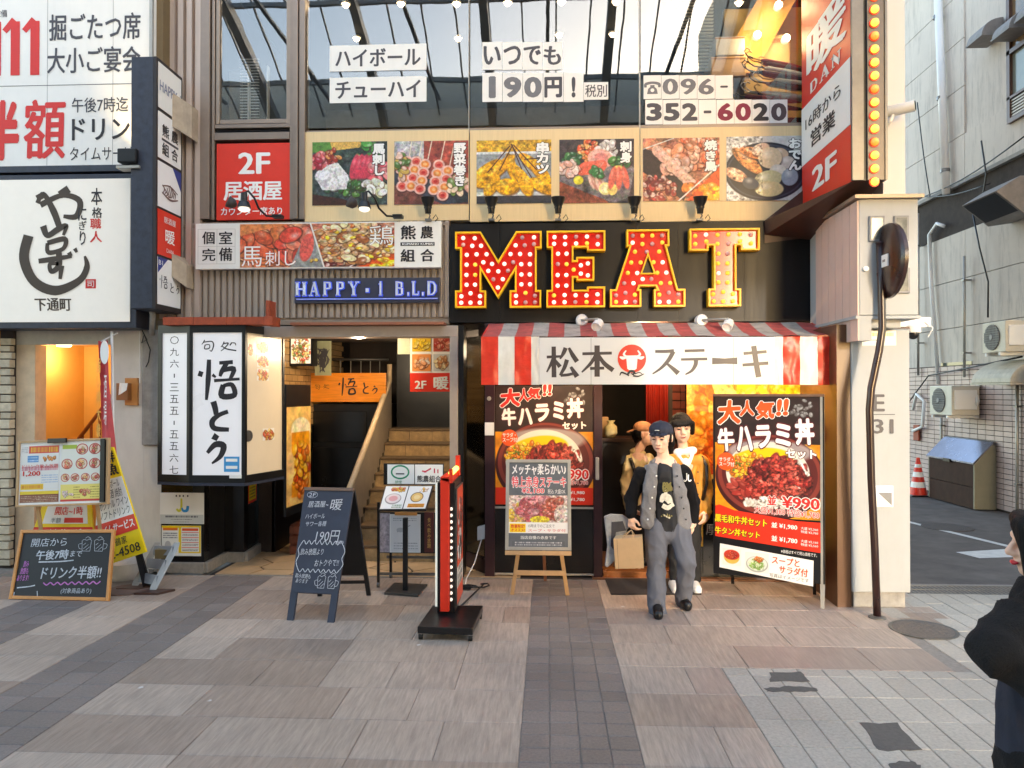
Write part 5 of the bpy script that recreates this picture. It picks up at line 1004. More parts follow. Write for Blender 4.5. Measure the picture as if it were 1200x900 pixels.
MB().prism([Vector((*bfs[0][0],zb1)), Vector((*bfs[0][1],zb1)), Vector((*bfs[1][1],zb1)), Vector((*bfs[2][1],zb1)), Vector((bfs[0][0][0],8.2,zb1))], (0,0,.03)).build('top_plate', M['black'], lb)
fr = FB[0]; chs = '〇九六ー三五五ー五五六七'; n = len(chs)
for k, ch in enumerate(chs):
    v1 = fr.h*(.955-k*.0765); 
    if ch == 'ー': MB().fbox(fr, fr.w*.5-.006, v1-.075, fr.w*.5+.006, v1-.035, -.0115, -.0105).build('lettering', M['ink'], lb)
    else: text(lb, fr, ch, (fr.w*.36,v1-.092,fr.w*.36+.105,v1-.012), M['ink'], bold=.0, n=-.0105)
f2 = FB[1]; f2.px = (221.5,383,287,567)
goto(lb, f2, [('旬',(235,397,252,412)),('処',(257,399,276,412)),('悟',(230,420,280,470)),('と',(241,470,270,507)),('う',(238,510,265,545))], n=-.0105, fat=1.6)
a = f2.rect(262,536,280,554); MB().fbox(f2, a[0], a[1], a[2], a[3], -.0115, -.009).build('sticker', smat('blue_sticker', (60,150,206), rough=.4), lb); MB().fbox(f2, a[0]+.02, a[1]+.03, a[2]-.02, a[1]+.06, -.0085, -.0075).build('sticker_text', M['wht'], lb); MB().fbox(f2, a[0]+.02, a[3]-.05, a[2]-.02, a[3]-.02, -.0085, -.0075).build('sticker_text', M['wht'], lb)
f3 = FB[2]
for k, (u, v, s_) in enumerate(((.08,.82,.13),(.3,.84,.3),(.3,.75,.3),(.3,.66,.3),(.45,.26,.3))):
    p = Pic(60,40,(236,230,220)); p.heap(30,20,26,16,[(226,150,50),(200,80,50),(240,210,130)],40,7,k+3); printed(lb, f3, (f3.w*u,f3.h*v,f3.w*(u+s_),f3.h*(v+.08)), p.mat('print_leaflet_%s' % 'abcde'[k]), -.010)
MB().lathe(f3.p(f3.w*.1,f3.h*.3,-.0115), f3.N, [(0,.06),(.012,.055),(.012,.03)], 16).build('lock_ring', M['steel'], lb)
a = f2.at(274,559); MB().fbox(f2, a[0]-.04, a[1]-.02, a[0]+.08, a[1]+.015, .001, .012).build('name_plate', M['board'], lb)
for px_, Y_ in ((420,8.3),(500,8.9)):
    pend(Vector((pxx(px_,Y_),Y_,2.52)), 'warm pendant lamp over the %s of the stair entrance' % ('black cabinet' if px_ == 420 else 'stairs'), 6, (1,.82,.6))
# ================================================================ left: big boards
Yp = 7.55
lfb = thing('left_building', 'white neighbouring shop house with an amber stair opening on the left edge', 'building', (-5.5,7.9,0))
zsg = pz(383, Yp)
MB().box((-9,7.78,zsg), (pxx(195,7.78),7.9,9.5)).build('upper_wall', smat('old_brown_wall', (150,130,100), rough=.7), lfb)
f = face(Yp, -260, -120, 181, 200); t = thing('price_billboard', 'big white billboard with red numbers and 掘ごたつ席 at the upper left', 'billboard', f.p(f.w/2,0))
MB().fbox(f, 0, 0, f.w, f.h, -.15, 0).build('panel', M['board'], t, bev=.004)
for x in (58,134): a, c = f.at(x,200), f.at(x+.35,-120); MB().fbox(f, a[0], a[1], c[0], c[1], .0005, .002).build('seam', M['grey'], t)
for y in (102,): a, c = f.at(-260,y+.6), f.at(181,y); MB().fbox(f, a[0], a[1], c[0], c[1], .0005, .0025).build('seam', M['ink2'], t)
a, c = f.at(-260,203.5), f.at(181,199.5); MB().fbox(f, a[0], a[1]-.03, c[0], c[1], -.15, .02).build('lower_edge', M['navy'], t)
a, c = f.at(177.5,200), f.at(181,-120); MB().fbox(f, a[0], a[1], c[0], c[1], .0, .03).build('side_edge', M['alu'], t)
for x in (-14,8,31): b = MB(); brush(b, f, [[(0,22,15),(50,2,17)],[(55,5,24),(55,98,24)]], f.rect(x,21,x+23,91), .004, 2); b.build('lettering', M['redink'], t)
text(t, f, '掘ごたつ席', f.rect(60,17,166,50), M['ink2'], bold=.02); text(t, f, '大小ご宴会', f.rect(58,57,166,89), M['ink2'], bold=.02); text(t, f, '午後7時迄', f.rect(87,118,152,136), M['ink2'], bold=.01); text(t, f, 'ドリンク', f.rect(87,142,178,170), M['ink'], bold=.025); text(t, f, 'タイムサービス', f.rect(85,177,170,193), M['ink'], bold=.0)
text(t, f, '半', f.rect(-14,119,26,192), M['redink'], bold=.045, shear=.02, res=3); text(t, f, '額', f.rect(31,119,80,193), M['redink'], bold=.028, shear=.02, res=3); text(t, f, '完備', f.rect(-4,10,11,19), M['ink2'])
bt = MB().box((pxx(183.5,7.7),7.6,zsg+1), (pxx(195,7.7),7.78,9)).build('trim_board', smat('old_brown_board', (112,92,62), rough=.7), lfb)
p = PY(146,186,7.2); t = thing('floodlight', 'black floodlight on a bracket lighting the big billboard', 'floodlight', p); MB().box(p+Vector((-.05,-.05,-.05)), p+Vector((.14,.12,.09))).build('lamp_head', M['black'], t, bev=.012)
MB().box(p+Vector((-.07,-.03,-.1)), p+Vector((.16,.1,-.075))).build('mount_plate', M['alu'], t); MB().tube([p+Vector((.1,.1,-.06)), Vector((p.x+.2,Yp,p.z-.06))], .015, 6).build('arm', M['black'], t)
fe = mat('floodlight_lens', (1,.9,.7), emit=(1,.78,.45), es=3); MB().box(p+Vector((-.035,.02,.0905)), p+Vector((.125,.11,.096))).build('lens', fe, t)
l = bpy.data.lights.new('lamp_light', 'SPOT'); l.energy = 9; l.color = (1,.76,.42); l.spot_size = rad(100); l.spot_blend = .8; l.shadow_soft_size = .05; o = bpy.data.objects.new('lamp_light', l); C.objects.link(o); o.parent = t; o.location = (.05,.06,.13); o.rotation_euler = Vector((-.05,-.55,-1)).to_track_quat('Z','Y').to_euler()
# the box sign below
Yy = 7.42
f = face(Yy, -200, 206.5, 156, 381); t = thing('hanging_box_sign', 'white box sign with big brown brush letters over the amber stair', 'sign', f.p(f.w/2,0))
a, c = f.at(-200,386), f.at(160,203); MB().fbox(f, a[0], a[1], c[0], c[1], -.3, -.006).build('case', M['navy'], t, bev=.006)
a = f.rect(-195,209,153,378.5); MB().fbox(f, *a, -.005, .004).build('panel', smat('white_box_panel', (228,222,212), rough=.35, var=.02, emit=(1,.95,.88), es=.03), t)
b = MB(); f.px = (-200,206.5,156,381); R = f.rect(24,217,108,330)
YBZ = [[(30,20,9),(60,10,7),(84,16,9),(80,32,9),(62,32,5)],[(60,3,16),(66,10,16)],[(28,8,12),(32,14,12)],[(26,18,7),(34,8,6),(48,26,10),(56,42,9)],[(34,42,10),(40,52,8),(54,46,9),(66,42,7),(62,52,4)],[(40,60,7),(64,56,8),(62,66,6),(42,70,7),(40,60,5)],[(28,79,7),(48,77,8),(74,74,5)],[(56,70,9),(56,84,9),(46,90,7),(44,82,6),(56,82,5)],[(60,84,8),(58,98,5)],[(70,70,7),(73,74,5)],[(78,66,6),(81,70,4)],
       [(14,52,15),(8,76,15),(22,100,14),(52,110,14),(84,100,10),(95,86,9),(92,74,3)]]
brush(b, f, [[(x,y,w_*.82) for x,y,w_ in s_] for s_ in YBZ], R, .008, 6); b.build('lettering', M['brownink'], t)
for s_, r_, m in (('本',(108,220,121,241),M['ink']),('格',(109,243,121,256),M['ink']),('職',(107,256,120,269),M['redink']),('人',(107,271,121,285),M['redink']),('に',(93,243,103,259),M['ink']),('ぎ',(94,259,103,270),M['ink']),('り',(95,271,102,288),M['ink'])): text(t, f, s_, f.rect(*r_), m, bold=.02, n=.008)
a = f.rect(102,328,114,339); MB().fbox(f, *a, .005, .007).build('seal', M['redink'], t); text(t, f, '司', f.rect(104,330,112,337.5), M['board'], n=.009)
text(t, f, '下通町', f.rect(43,350,86,366), M['brownink'], bold=.03, n=.008, shear=-.05)
# vertical projecting sign box
X1 = pxx(178,7.2); X0 = pxx(152,7.2); zt1, zb1 = pz(56,7.2), pz(359,7.2); Yf = 7.72
t = thing('projecting_sign', 'tall rusty navy sign tower with five small panels, HAPPY-1 on top', 'sign', (X1,7.4,zb1))
MB().box((X0,7.2,zb1), (X1,Yf,zt1)).build('case', M['navy'], t, bev=.006)
f = Fr((X1+.002,7.2,zb1), (0,1,0), (0,0,1), Yf-7.2, zt1-zb1)
MB().fbox(f, 0, 0, f.w, f.h, 0, .03).build('frame', smat('brown_black_frame', (40,32,32), rough=.5), t)
ps = [(.805,.985,M['board']),(.605,.79,M['wht']),(.41,.592,M['wht']),(.218,.4,M['red']),(.02,.208,M['wht'])]; 
for k, (v0, v1, m) in enumerate(ps):
    r_ = (.03, f.h*v0, f.w-.03, f.h*v1); MB().fbox(f, *r_, .031, .036).build('panel', m, t); W_ = r_[2]-r_[0]; Hh = r_[3]-r_[1]; u, v = r_[0], r_[1]
    q = lambda a, b_, c, d: (u+W_*a, v+Hh*b_, u+W_*c, v+Hh*d)
    if k == 0: text(t, f, 'HAPPY-1', q(.04,.38,.96,.62), smat('pale_blue_ink', (130,136,160), rough=.5), bold=.02, n=.039)
    if k == 1:
        for s_, a in (('熊',(.15,.5,.45,.78)),('農',(.55,.5,.85,.78)),('組',(.15,.1,.45,.38)),('合',(.55,.1,.85,.38))): text(t, f, s_, q(*a), M['ink'], bold=.03, n=.039)
        MB().fbox(f, *q(.14,.41,.86,.46), .037, .039).build('print_bar', M['ink2'], t)
    if k == 2:
        b = MB(); brush(b, f, [[(10+8*i,50+10*math.sin(i),3),(22+8*i,66-8*math.cos(i),5),(12+9*i,74,2)] for i in range(8)]+[[(8,70,3),(50,82,6),(92,72,3)],[(10,52,3),(50,44,4),(90,56,3)]], q(.08,.1,.92,.9), .038, 4); b.build('ornate_logo', smat('brown_logo', (110,80,76), rough=.5), t)
        MB().prism([f.p(*q(.62,1,0,0)[:2],.037), f.p(*q(1,.55,0,0)[:2],.037), f.p(*q(1,1,0,0)[:2],.037)], f.N*.001).build('blue_corner', smat('blue_corner_ink', (50,60,130)), t)
    if k == 3: text(t, f, '居酒屋', q(.24,.74,.76,.88), M['wht'], bold=.01, n=.039); text(t, f, '暖', q(.3,.3,.72,.62), M['wht'], bold=.02, n=.039); text(t, f, 'DAN', q(.36,.1,.66,.19), M['wht'], n=.039)
    if k == 4:
        for s_, a in (('悟',(.06,.34,.42,.64)),('と',(.5,.3,.7,.52)),('う',(.76,.3,.94,.5))): b = MB(); brush(b, f, GOTO[s_], q(*a), .038, 5); b.build('lettering', M['ink'], t)
        MB().prism([f.p(*q(0,.66,0,0)[:2],.037), f.p(*q(.42,1,0,0)[:2],.037), f.p(*q(0,1,0,0)[:2],.037)], f.N*.001).build('blue_corner', MATS['blue_corner_ink'], t); text(t, f, 'B1', q(.03,.84,.2,.94), M['wht'], n=.039)
for y0, y1, l_ in ((115,165,'upper'),(300,338,'lower')):
    a, c = PY(210,y1,7.66), PY(228 if y0 < 200 else 222,y0,7.66); p_ = thing('bracket_box', 'rusty %s support box between the sign tower and the ribbed wall' % l_, 'bracket', a); MB().hexa([(a.x,7.5,a.z+.1),(c.x,7.6,a.z),(c.x,7.78,a.z),(a.x,7.78,a.z+.1),(a.x,7.5,c.z),(c.x,7.6,c.z-.1),(c.x,7.78,c.z-.1),(a.x,7.78,c.z)]).build('plate', smat('rusty_beige_plate', (168,150,128), rough=.6, dirt=.5, var=.2), p_, bev=.004)
# ================================================================ left opening
Yo = 7.75; xw0, xw1, xw2 = pxx(17,Yo), pxx(130,Yo), pxx(169,Yo); zh = pz(402,Yo)
MB().box((xw1,Yo,0), (xw2,Yo+.15,zsg)).build('wall', M['plaster'], lfb); MB().box((xw2,Yo-.05,pz(523,Yo)), (pxx(190,Yo),Yo+.2,zsg)).build('concrete_column', M['conc'], lfb, bev=.01); MB().box((xw2,Yo-.02,0), (pxx(190,Yo),Yo+.2,pz(523,Yo)-.002)).build('column_base', M['plaster'], lfb, bev=.01)
MB().box((xw0,Yo,zh), (xw1-.002,Yo+.1,zsg)).build('header', smat('grey_white_header', (190,184,172), rough=.6), lfb)
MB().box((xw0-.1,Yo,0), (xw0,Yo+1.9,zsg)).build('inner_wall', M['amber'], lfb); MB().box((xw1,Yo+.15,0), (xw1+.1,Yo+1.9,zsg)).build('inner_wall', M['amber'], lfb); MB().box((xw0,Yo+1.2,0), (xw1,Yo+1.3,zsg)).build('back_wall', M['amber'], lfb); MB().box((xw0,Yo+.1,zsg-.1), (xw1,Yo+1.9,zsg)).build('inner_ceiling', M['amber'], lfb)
MB().box((xw0,Yo,0), (pxx(41,Yo),Yo+.18,zh-.002)).build('wall', smat('cream_plaster', (216,192,160), rough=.7), lfb)
MB().box((xw0-.1,7.45,0.0), (xw1+.5,Yo+1.9,.025)).build('inner_floor', M['skirt'], lfb)
hr = thing('stair_handrail', 'brown wooden handrail rising inside the amber stair', 'handrail', (-5,8.6,.9)); MB().tube([PY(92,515,8.5), PY(120,478,8.5), PY(131,463,8.5)], .022, 8).build('rail', smat('reddish_wood', (150,84,44), rough=.35), hr, smooth=True)
for x, y in ((97,508),(107,494),(117,481)): q = PY(x,y,8.5); MB().box((q.x-.012,8.49,.03), (q.x+.012,8.51,q.z)).build('post', MATS['reddish_wood'], hr)
q = PY(75,404,8.3); t = thing('ceiling_lamp', 'round warm lamp on the ceiling of the amber stair', 'lamp', q); q.z = zsg-.14; t.location = q; MB().lathe(q, (0,0,1), [(0,.07),(.04,.09)], 16).build('diffuser', mat('warm_diffuser', (1,.8,.5), emit=(1,.7,.4), es=2), t)
l = bpy.data.lights.new('lamp_light', 'POINT'); l.energy = 2.3; l.color = (1,.9,.72); l.shadow_soft_size = .25; o = bpy.data.objects.new('lamp_light', l); C.objects.link(o); o.parent = t; o.location = (0,0,-.1)
# stacked stone strip at the very edge and poster beyond
sc_ = thing('stone_pier', 'narrow pier faced with small rough cream stones at the left edge', 'pier', (pxx(8,7.7),7.7,0)); MB().box((pxx(1,7.7),7.7,0), (pxx(15,7.7),8,zsg)).build('core', M['grout'], sc_)
sm = smat('cream_split_stone', (196,182,158), rough=.85, var=.2, bump=.6, scale=14, rnd=.15); z = .06; k = 0
while z < zsg-.08:
    h = random.uniform(.07,.11); x0, x1 = pxx(3+random.uniform(-1.5,1.5),7.7), pxx(16.5+random.uniform(-1.5,.8),7.7)
    MB().box((x0,7.66-random.uniform(0,.03),z), (x1,7.72,z+h-.012)).build('stone', sm, sc_, bev=.006); z += h
f = face(7.8, -60, 384, 1, 620); t = thing('edge_poster', 'orange food poster cut by the left edge of the view', 'poster', f.p(f.w/2,0)); MB().fbox(f, 0, 0, f.w, f.h, -.03, -.002).build('sheet', M['black'], t)
p = Pic(60,200,(240,120,30)); p.heap(40,80,30,90,[(240,160,60),(250,200,80),(120,50,20),(240,90,30)],90,12,3); printed(t, f, (0,0,f.w,f.h), p.mat('picture_edge'), .002)
MB().box((-9,7.8,0), (pxx(3,7.8),7.95,zsg)).build('wall', M['darkwall'], lfb)
# wooden bracket on the white wall
a, c = PY(148,475,Yo), PY(163,443,Yo); t = thing('wooden_bracket', 'small wooden bracket with a curled paper on the white wall', 'bracket', a)
MB().box((a.x,Yo-.03,a.z), (c.x,Yo,c.z)).build('back_board', M['framewood'], t, bev=.003); a, c = PY(136,469,Yo-.1), PY(150,449,Yo-.1); MB().box((a.x,Yo-.1,a.z), (c.x,Yo-.031,c.z)).build('shelf_block', smat('brown_wood_block', (160,106,62), rough=.5), t, bev=.003)
a, c = PY(140,463,Yo-.13), PY(149,449,Yo-.13); MB().add([(a.x,Yo-.13,c.z),(a.x,Yo-.15,a.z),((a.x+c.x)/2,Yo-.18,a.z+.01),(c.x,Yo-.14,a.z+.05),(c.x,Yo-.12,c.z),((a.x+c.x)/2,Yo-.16,c.z)], [(0,1,2,5),(5,2,3,4)]).build('paper', M['wht'], t)
t = thing('cable_conduit', 'thin white conduit with loose grey cables beside the column top', 'conduit', PY(165,440,Yo)); MB().tube([PY(164,449,Yo-.02), PY(164,388,Yo-.02)], .008, 6).build('pipe', M['white'], t)
MB().tube([PY(166,386,Yo-.07), PY(172,398,Yo-.07), PY(166,402,Yo-.07), PY(169,392,Yo-.07), PY(176,410,Yo-.07), PY(174,424,Yo-.07), PY(171,430,Yo-.07)], .006, 5).build('cable', M['black'], t, smooth=True)
MB().tube([PY(176,360,7.5), PY(179,368,7.5), PY(178,392,7.6)], .03, 8).build('pipe_elbow', M['conc'], t, smooth=True)
# ================================================================ right: DAN projecting sign
Xn = pxx(997,6.5,200); Yn, Yfar = 6.5, 7.72; zbn = pz(217,6.5); 
t = thing('dan_projecting_sign', 'tall projecting red and white sign reading 暖 DAN 2F with a column of amber bulbs', 'sign', (Xn,Yn,zbn))
Xe = pxx(1034,6.5,200); zT = 7.4
MB().box((Xn+.02,Yn,zbn), (Xe,Yfar,zT)).build('case', M['brown'], t)
f = Fr((Xn,Yfar,zbn), (0,-1,0), (0,0,1), Yfar-Yn, zT-zbn)           # face that looks to -X
MB().fbox(f, 0, 0, f.w, f.h, -.019, 0).build('panel', M['red'], t)
zz = lambda y: (458-y)/FPX*6.5+1.9-zbn                 # height of a pixel row on the near edge
def sk(u, y): return f.p(f.w*u, zz(y), .004)
wb = [(0, zz(130)), (f.w, zz(73)), (f.w, zz(150)), (0, zz(150+44)-.0)]
V1, V2 = zz(151), zz(73); MB().fbox(f, 0, V1, f.w, V2, .001, .004).build('panel', M['wht'], t)
text(t, f, '暖', (f.w*.12, zz(46), f.w*.95, zz(-22)), M['wht'], bold=.04, n=.005); 
b = MB()
for k, ch in enumerate('DAN'): u0 = f.w*(.2+.23*k); serif(b, f, ch, (u0, zz(64.5), u0+f.w*.17, zz(50)), .003, .004+k*.0004)
b.build('lettering', M['wht'], t)
text(t, f, '16時から', (f.w*.1, zz(108), f.w*.84, zz(90)), M['ink'], bold=.01, n=.007); text(t, f, '営業', (f.w*.22, zz(138), f.w*.74, zz(115)), M['ink'], bold=.03, n=.007)
text(t, f, '2F', (f.w*.24, zz(198), f.w*.76, zz(166)), M['wht'], bold=.04, n=.005)
xq = lambda x: pxx(x,6.5,200)
MB().box((Xn+.001,Yn-.03,zbn), (xq(1011),Yn-.001,zT)).build('front_channel', M['steel'], t, bev=.003); MB().box((xq(1011.2),Yn-.01,zbn), (xq(1014.5),Yn-.001,zT)).build('front_gap', M['black'], t); MB().box((xq(1015),Yn-.03,zbn), (xq(1035),Yn-.001,zT)).build('bulb_strip', smat('brushed_grey_strip', (112,106,102), rough=.4, metal=.5), t, bev=.003); MB().box((xq(1035.3),Yn-.04,zbn), (xq(1038),Yn+.1,zT)).build('edge_channel', M['steel'], t)
ab = mat('amber_bulb', (1,.6,.1), rough=.25, emit=(1,.5,.06), es=.32); ab2 = mat('dim_amber_bulb', (.9,.4,.1), rough=.25, emit=(1,.3,.03), es=.1); rbm = M['red']
for k in range(19):
    y = 213.5-15.5*k; q = PY(1024, y, Yn-.03); MB().lathe(q+Vector((0,.0,0)), (0,-1,0), [(0,.043),(.008,.043),(.009,.03)], 14).build('bulb_socket', rbm, t); bulb(t, q+Vector((0,-.009,0)), Vector((0,-1,0)), .034, ab2 if k % 4 == 3 else ab)
# brown soffit under it and the angled box to the board
a, c = PY(897,259,Yw-.12), PY(945,230,7.3); 
MB().prism([PY(896,258.5,7.69), Vector((Xn+.02,Yn-.02,zbn)), Vector((Xe,Yn-.02,zbn)), Vector((Xe+.02,7.69,pz(258.5,7.69)-.25)), PY(897,275,7.69)], (0,0,-.001)).build('soffit', M['brown'], t)
MB().add([PY(896,258.5,7.70), Vector((Xn+.01,Yfar-.02,pz(226,7.7))), Vector((Xn+.01,Yfar-.02,pz(282,7.7))), PY(896,285,7.70), PY(896,258.5,7.71)+Vector((0,.02,0))], [(0,3,2,1)]).build('brown_cheek', M['brown'], t)
# ================================================================ pillar
Yv = 6.72; Xp0, Xp1 = pxx(998,Yv), pxx(1066,Yv)
pl = thing('cream_pillar', 'cream pillar with lettering at its middle behind the mirror pole', 'pillar', ((Xp0+Xp1)/2,Yv,0))
zp = pz(372,Yv)-.12
MB().box((Xp0,Yv,.14), (Xp1,7.7,zp)).build('shaft', M['pillar'], pl, bev=.006); MB().box((Xp0+.02,Yv+.03,0), (Xp1-.03,7.7,.14)).build('base', M['conc'], pl, bev=.01); MB().box((Xp0-.002,Yv-.004,pz(387,Yv)), (Xp1+.002,Yv,pz(384.5,Yv))).build('band', M['brown'], pl)
MB().box((Xp0-.12,Yv+.02,0), (Xp0-.001,7.7,pz(388,Yv)+.05)).build('side_panel', smat('lamplit_side_brown', (92,58,36), rough=.35, var=.08, scale=2), pl)  # orange lamplight on this side is put into its brown colour
fv = face(Yv-.001, 998, 384, 1066, 705)
text(pl, fv, 'E', fv.rect(1023,462,1037,483), M['ink2'], bold=.03, n=.003); a = fv.rect(1016,485.3,1048.5,486.2); MB().fbox(fv, *a, .001, .002).build('rule', M['ink2'], pl); text(pl, fv, '31', fv.rect(1023,491,1047,509), M['ink2'], bold=.03, n=.003)
a = fv.rect(1025,569,1046,594); rc_ = MB().fbox(fv, *a, .0, .01).build('recessed_cover', M['wht'], pl, bev=.003); a2 = fv.rect(1028,577,1044,592); MB().prism([fv.p(a2[0],a2[3],.011), fv.p(a2[2],a2[3],.011), fv.p(a2[2],a2[1],.011)][::-1], fv.N*.001).build('recess', M['grey'], rc_)
a = fv.rect(1011,387.5,1050,405); MB().fbox(fv, *a, .001, .006).build('notice_plate', M['wht'], pl); p = Pic(120,50,(236,232,224)); p.scribble(6,6,114,18,(190,190,60),1,2,.9); p.scribble(30,28,70,34,(90,90,90),1,4); printed(pl, fv, a, p.mat('print_notice_plate'), .007)
# box on top of it
Yk = 6.5; xk0, xk1 = pxx(1007,Yk,300), pxx(1076,Yk,300); zk0, zk1 = pz(371,Yk), pz(238,Yk)
kb = thing('white_wall_box', 'white boxed upper pillar with three small windows behind the mirror', 'box', ((xk0+xk1)/2,Yk,zk0))
MB().box((xk0,Yk,zk0), (xk1,7.7,zk1)).build('box', M['pillar'], kb, bev=.006); MB().box((xk0-.05,Yk-.05,zk1), (xk1+.03,7.7,zk1+.03)).build('top_ledge', M['metal'], kb); MB().box((xk0-.0,Yk+.1,zk0-.1), (xk1-.1,7.7,zk0-.002)).build('bottom_ledge', M['pillar'], kb, bev=.004)
MB().box((xk0-.03,Yk+.0,zk0-.004),(xk1+.02,7.6,zk0-.03)).build('drip_edge', M['pillar'], kb)
fk = face(Yk-.001, 1007, 238, 1076, 371); fk.px = (1007,238,1076,371)
gl3 = glass('small_window_glass', (.5,.52,.5), .3)
for r_ in ((1018,253,1036,283),(1047,253,1064,283),(1050,314,1065,344)):
    a = fk.rect(*r_); wn = MB().fbox(fk, a[0], a[1], a[2], a[3], .0, .02).build('window', M['grey'], kb, bev=.003); MB().fbox(fk, a[0]+.018, a[1]+.018, a[2]-.018, a[3]-.018, .0205, .022).build('pane', smat('dark_pane', (96,98,94), rough=.08, spec=.8, var=.4, scale=12), wn)
b = MB().lathe(fk.p(fk.w*.1,fk.h*.42,0), fk.N, [(0,.022),(.03,.022),(.035,.001)], 12); b.build('knob', M['wht'], kb)
nsl = 6
for k in range(nsl):                                    # boards on the left face
    y0 = 7.5-(7.5-Yk)*k/nsl; y1 = 7.5-(7.5-Yk)*(k+1)/nsl; MB().box((xk0-.015,y1+.004,pz(388,7.0)-.13+.0), (xk0-.001,y0-.004,zk1-.01)).build('siding_board', smat('pinkish_cream_board', (216,186,172), rough=.5, var=.04), kb, bev=.002)
MB().box((xk0-.001,Yk+.002,pz(388,7.0)-.13), (xk0+.1,7.5,zk0-.01)).build('siding_back', M['pillar'], kb)
MB().box((pxx(1036,6.75),6.75,zk1+.03), (pxx(1062,6.75),7.6,8.5)).build('chimney_shaft', smat('bright_white_duct', (214,208,204), rough=.4, var=.03, scale=2), kb)
# security cameras
p = PY(1054,128,6.6); t = thing('security_camera', 'beige security camera on an arm beside the column of bulbs', 'camera', p); d = Vector((.8,-.5,.06)).normalized(); MB().cyl(p-d*.13, p+d*.12, .045, .05, 12).build('housing', M['board'], t, smooth=True, auto=True); MB().cyl(p+d*.121, p+d*.125, .04, .04, 12).build('lens', M['black'], t); MB().tube([p-d*.03, p+Vector((-.07,.02,-.1)), p+Vector((-.12,.1,-.16))], .018, 8).build('arm', M['board'], t, smooth=True)
p = PY(1070,390,6.9); t = thing('dome_camera', 'white dome security camera on the side of the pillar', 'camera', p); MB().lathe(p+Vector((0,0,.08)), (0,0,-1), [(0,.03),(.02,.06),(.07,.065),(.08,.06)], 14).build('housing', M['wht'], t, smooth=True, auto=True); MB().ell(p-Vector((0,0,.01)), (.05,.05,.05), 12, 8).build('dome', M['black'], t, smooth=True); MB().box(p+Vector((-.14,.0,.05)), p+Vector((.16,.06,.14))).build('mount', M['wht'], t, bev=.005); MB().tube([p+Vector((.1,0,.1)), p+Vector((.16,-.03,.04)), p+Vector((.13,0,-.04))], .006, 5).build('cable', M['wht'], t)
# convex mirror seen from behind
mp_ = thing('traffic_mirror', 'back of a brown oval traffic mirror on a bent brown pole', 'traffic mirror', (0,0,0)); B0 = G(1028,724); mp_.location = B0
brn = smat('dark_brown_paint', (48,26,22), rough=.3, var=.2, coat=.3, dirt=.1); Ym = B0.y
pp = [B0, PY(1025,640,Ym), PY(1021,560,Ym), PY(1019,480,Ym), PY(1021,455,Ym), PY(1030,412,Ym), PY(1034,385,Ym), PY(1033,340,Ym), PY(1031,285,Ym)]
MB().tube(pp, .031, 14).build('pole', brn, mp_, smooth=True); MB().lathe(pp[-1], (0,0,1), [(0,.036),(.01,.03)], 12).build('pole_cap', brn, mp_)
mc = PY(1039,306,Ym+.0); ax = Vector((1,.02,.0)).normalized(); b = MB(); R_ = .315
b.lathe(mc, ax, [(-.055,.001),(-.052,.09),(-.042,.19),(-.03,.265),(-.01,.305),(0,R_),(.03,R_),(.032,R_-.02)], 40); b.build('mirror_back', brn, mp_, smooth=True, auto=True)
MB().lathe(mc, ax, [(.025,R_-.02),(.05,.2),(.062,.001)], 40).build('mirror_face', M['chrome'], mp_, smooth=True)
MB().tube([pp[-2]+Vector((.0,0,.02)), mc-ax*.07-Vector((0,0,.1))], .015, 8).build('clamp', brn, mp_); MB().tube([pp[-1]-Vector((0,0,.04)), mc-ax*.05+Vector((0,0,.16))], .015, 8).build('clamp', brn, mp_)
s1 = Fr((mc.x-.056,mc.y-.03,mc.z-.06), (0,-1,0), (0,0,1), .11, .1); MB().fbox(s1, 0, 0, s1.w, s1.h, -.01, .0).build('sticker', M['wht'], mp_); MB().fbox(s1, .02, .04, .07, .06, .0005, .001).build('sticker_print', M['grey'], mp_)
MB().lathe(B0, (0,0,1), [(0,.07),(.01,.07),(.02,.045)], 16).build('foot_collar', M['steel'], mp_)
# ================================================================ alley building on the right
XA = 7.25
ab_ = thing('alley_building', 'grey panel clad building with a tiled base across the side alley', 'building', (XA,14,0)); wl = smat('grey_white_wall_panel', (206,194,182), rough=.75, spec=.2, var=.06, scale=2, dirt=.55)
wl.node_tree.nodes; 
MB().box((XA+.04,7.9,0), (XA+4,34,14)).build('core', M['grout'], ab_)
zts = 2.35; 
def zx(px_, py_): return PX(px_, py_, XA).z
zA = zx(1150,438)             # top of the dark band
zsoft = [zA]; z = zA; ph = .84
ys = [7.9+i*2.75 for i in range(10)]
for i in range(11):
    for j in range(9):
        z0 = zA+i*ph
        y0, y1 = ys[j], ys[j+1]
        if i == 3 and j < 7: continue
        if z0 > 6.1 and z0 < 8.6 and y1 < 13.5: continue
        MB().box((XA,y0+.006,z0+.006), (XA+.05,y1-.006,z0+ph-.006)).build('wall_panel', wl, ab_)
z3 = zA+3*ph
dk = smat('sooty_recess', (66,58,54), spec=.15, rough=.8, var=.3, dirt=.4)
MB().box((XA+.02,7.9,z3+.01), (XA+.045,26,z3+ph-.01)).build('dark_band', dk, ab_); MB().box((XA-.06,7.9,z3+ph-.04), (XA+.05,26,z3+ph+.02)).build('ledge', M['conc'], ab_); MB().box((XA-.02,7.9,zA-.04), (XA+.05,30,zA)).build('ledge', M['metal'], ab_)
MB().box((XA+.01,7.9,zts), (XA+.045,30,zA-.05)).build('dark_band', dk, ab_)
for y in (10.2,11.6,13.0,14.5,16): MB().box((XA-.005,y,zts), (XA+.01,y+.12,zA-.04)).build('band_post', M['metal'], ab_)
for y in (10.4,13.2): MB().box((XA-.01,y,zts+.06), (XA+.008,y+1.0,zA-.1)).build('window', smat('greenish_pane', (90,96,90), rough=.15), ab_)
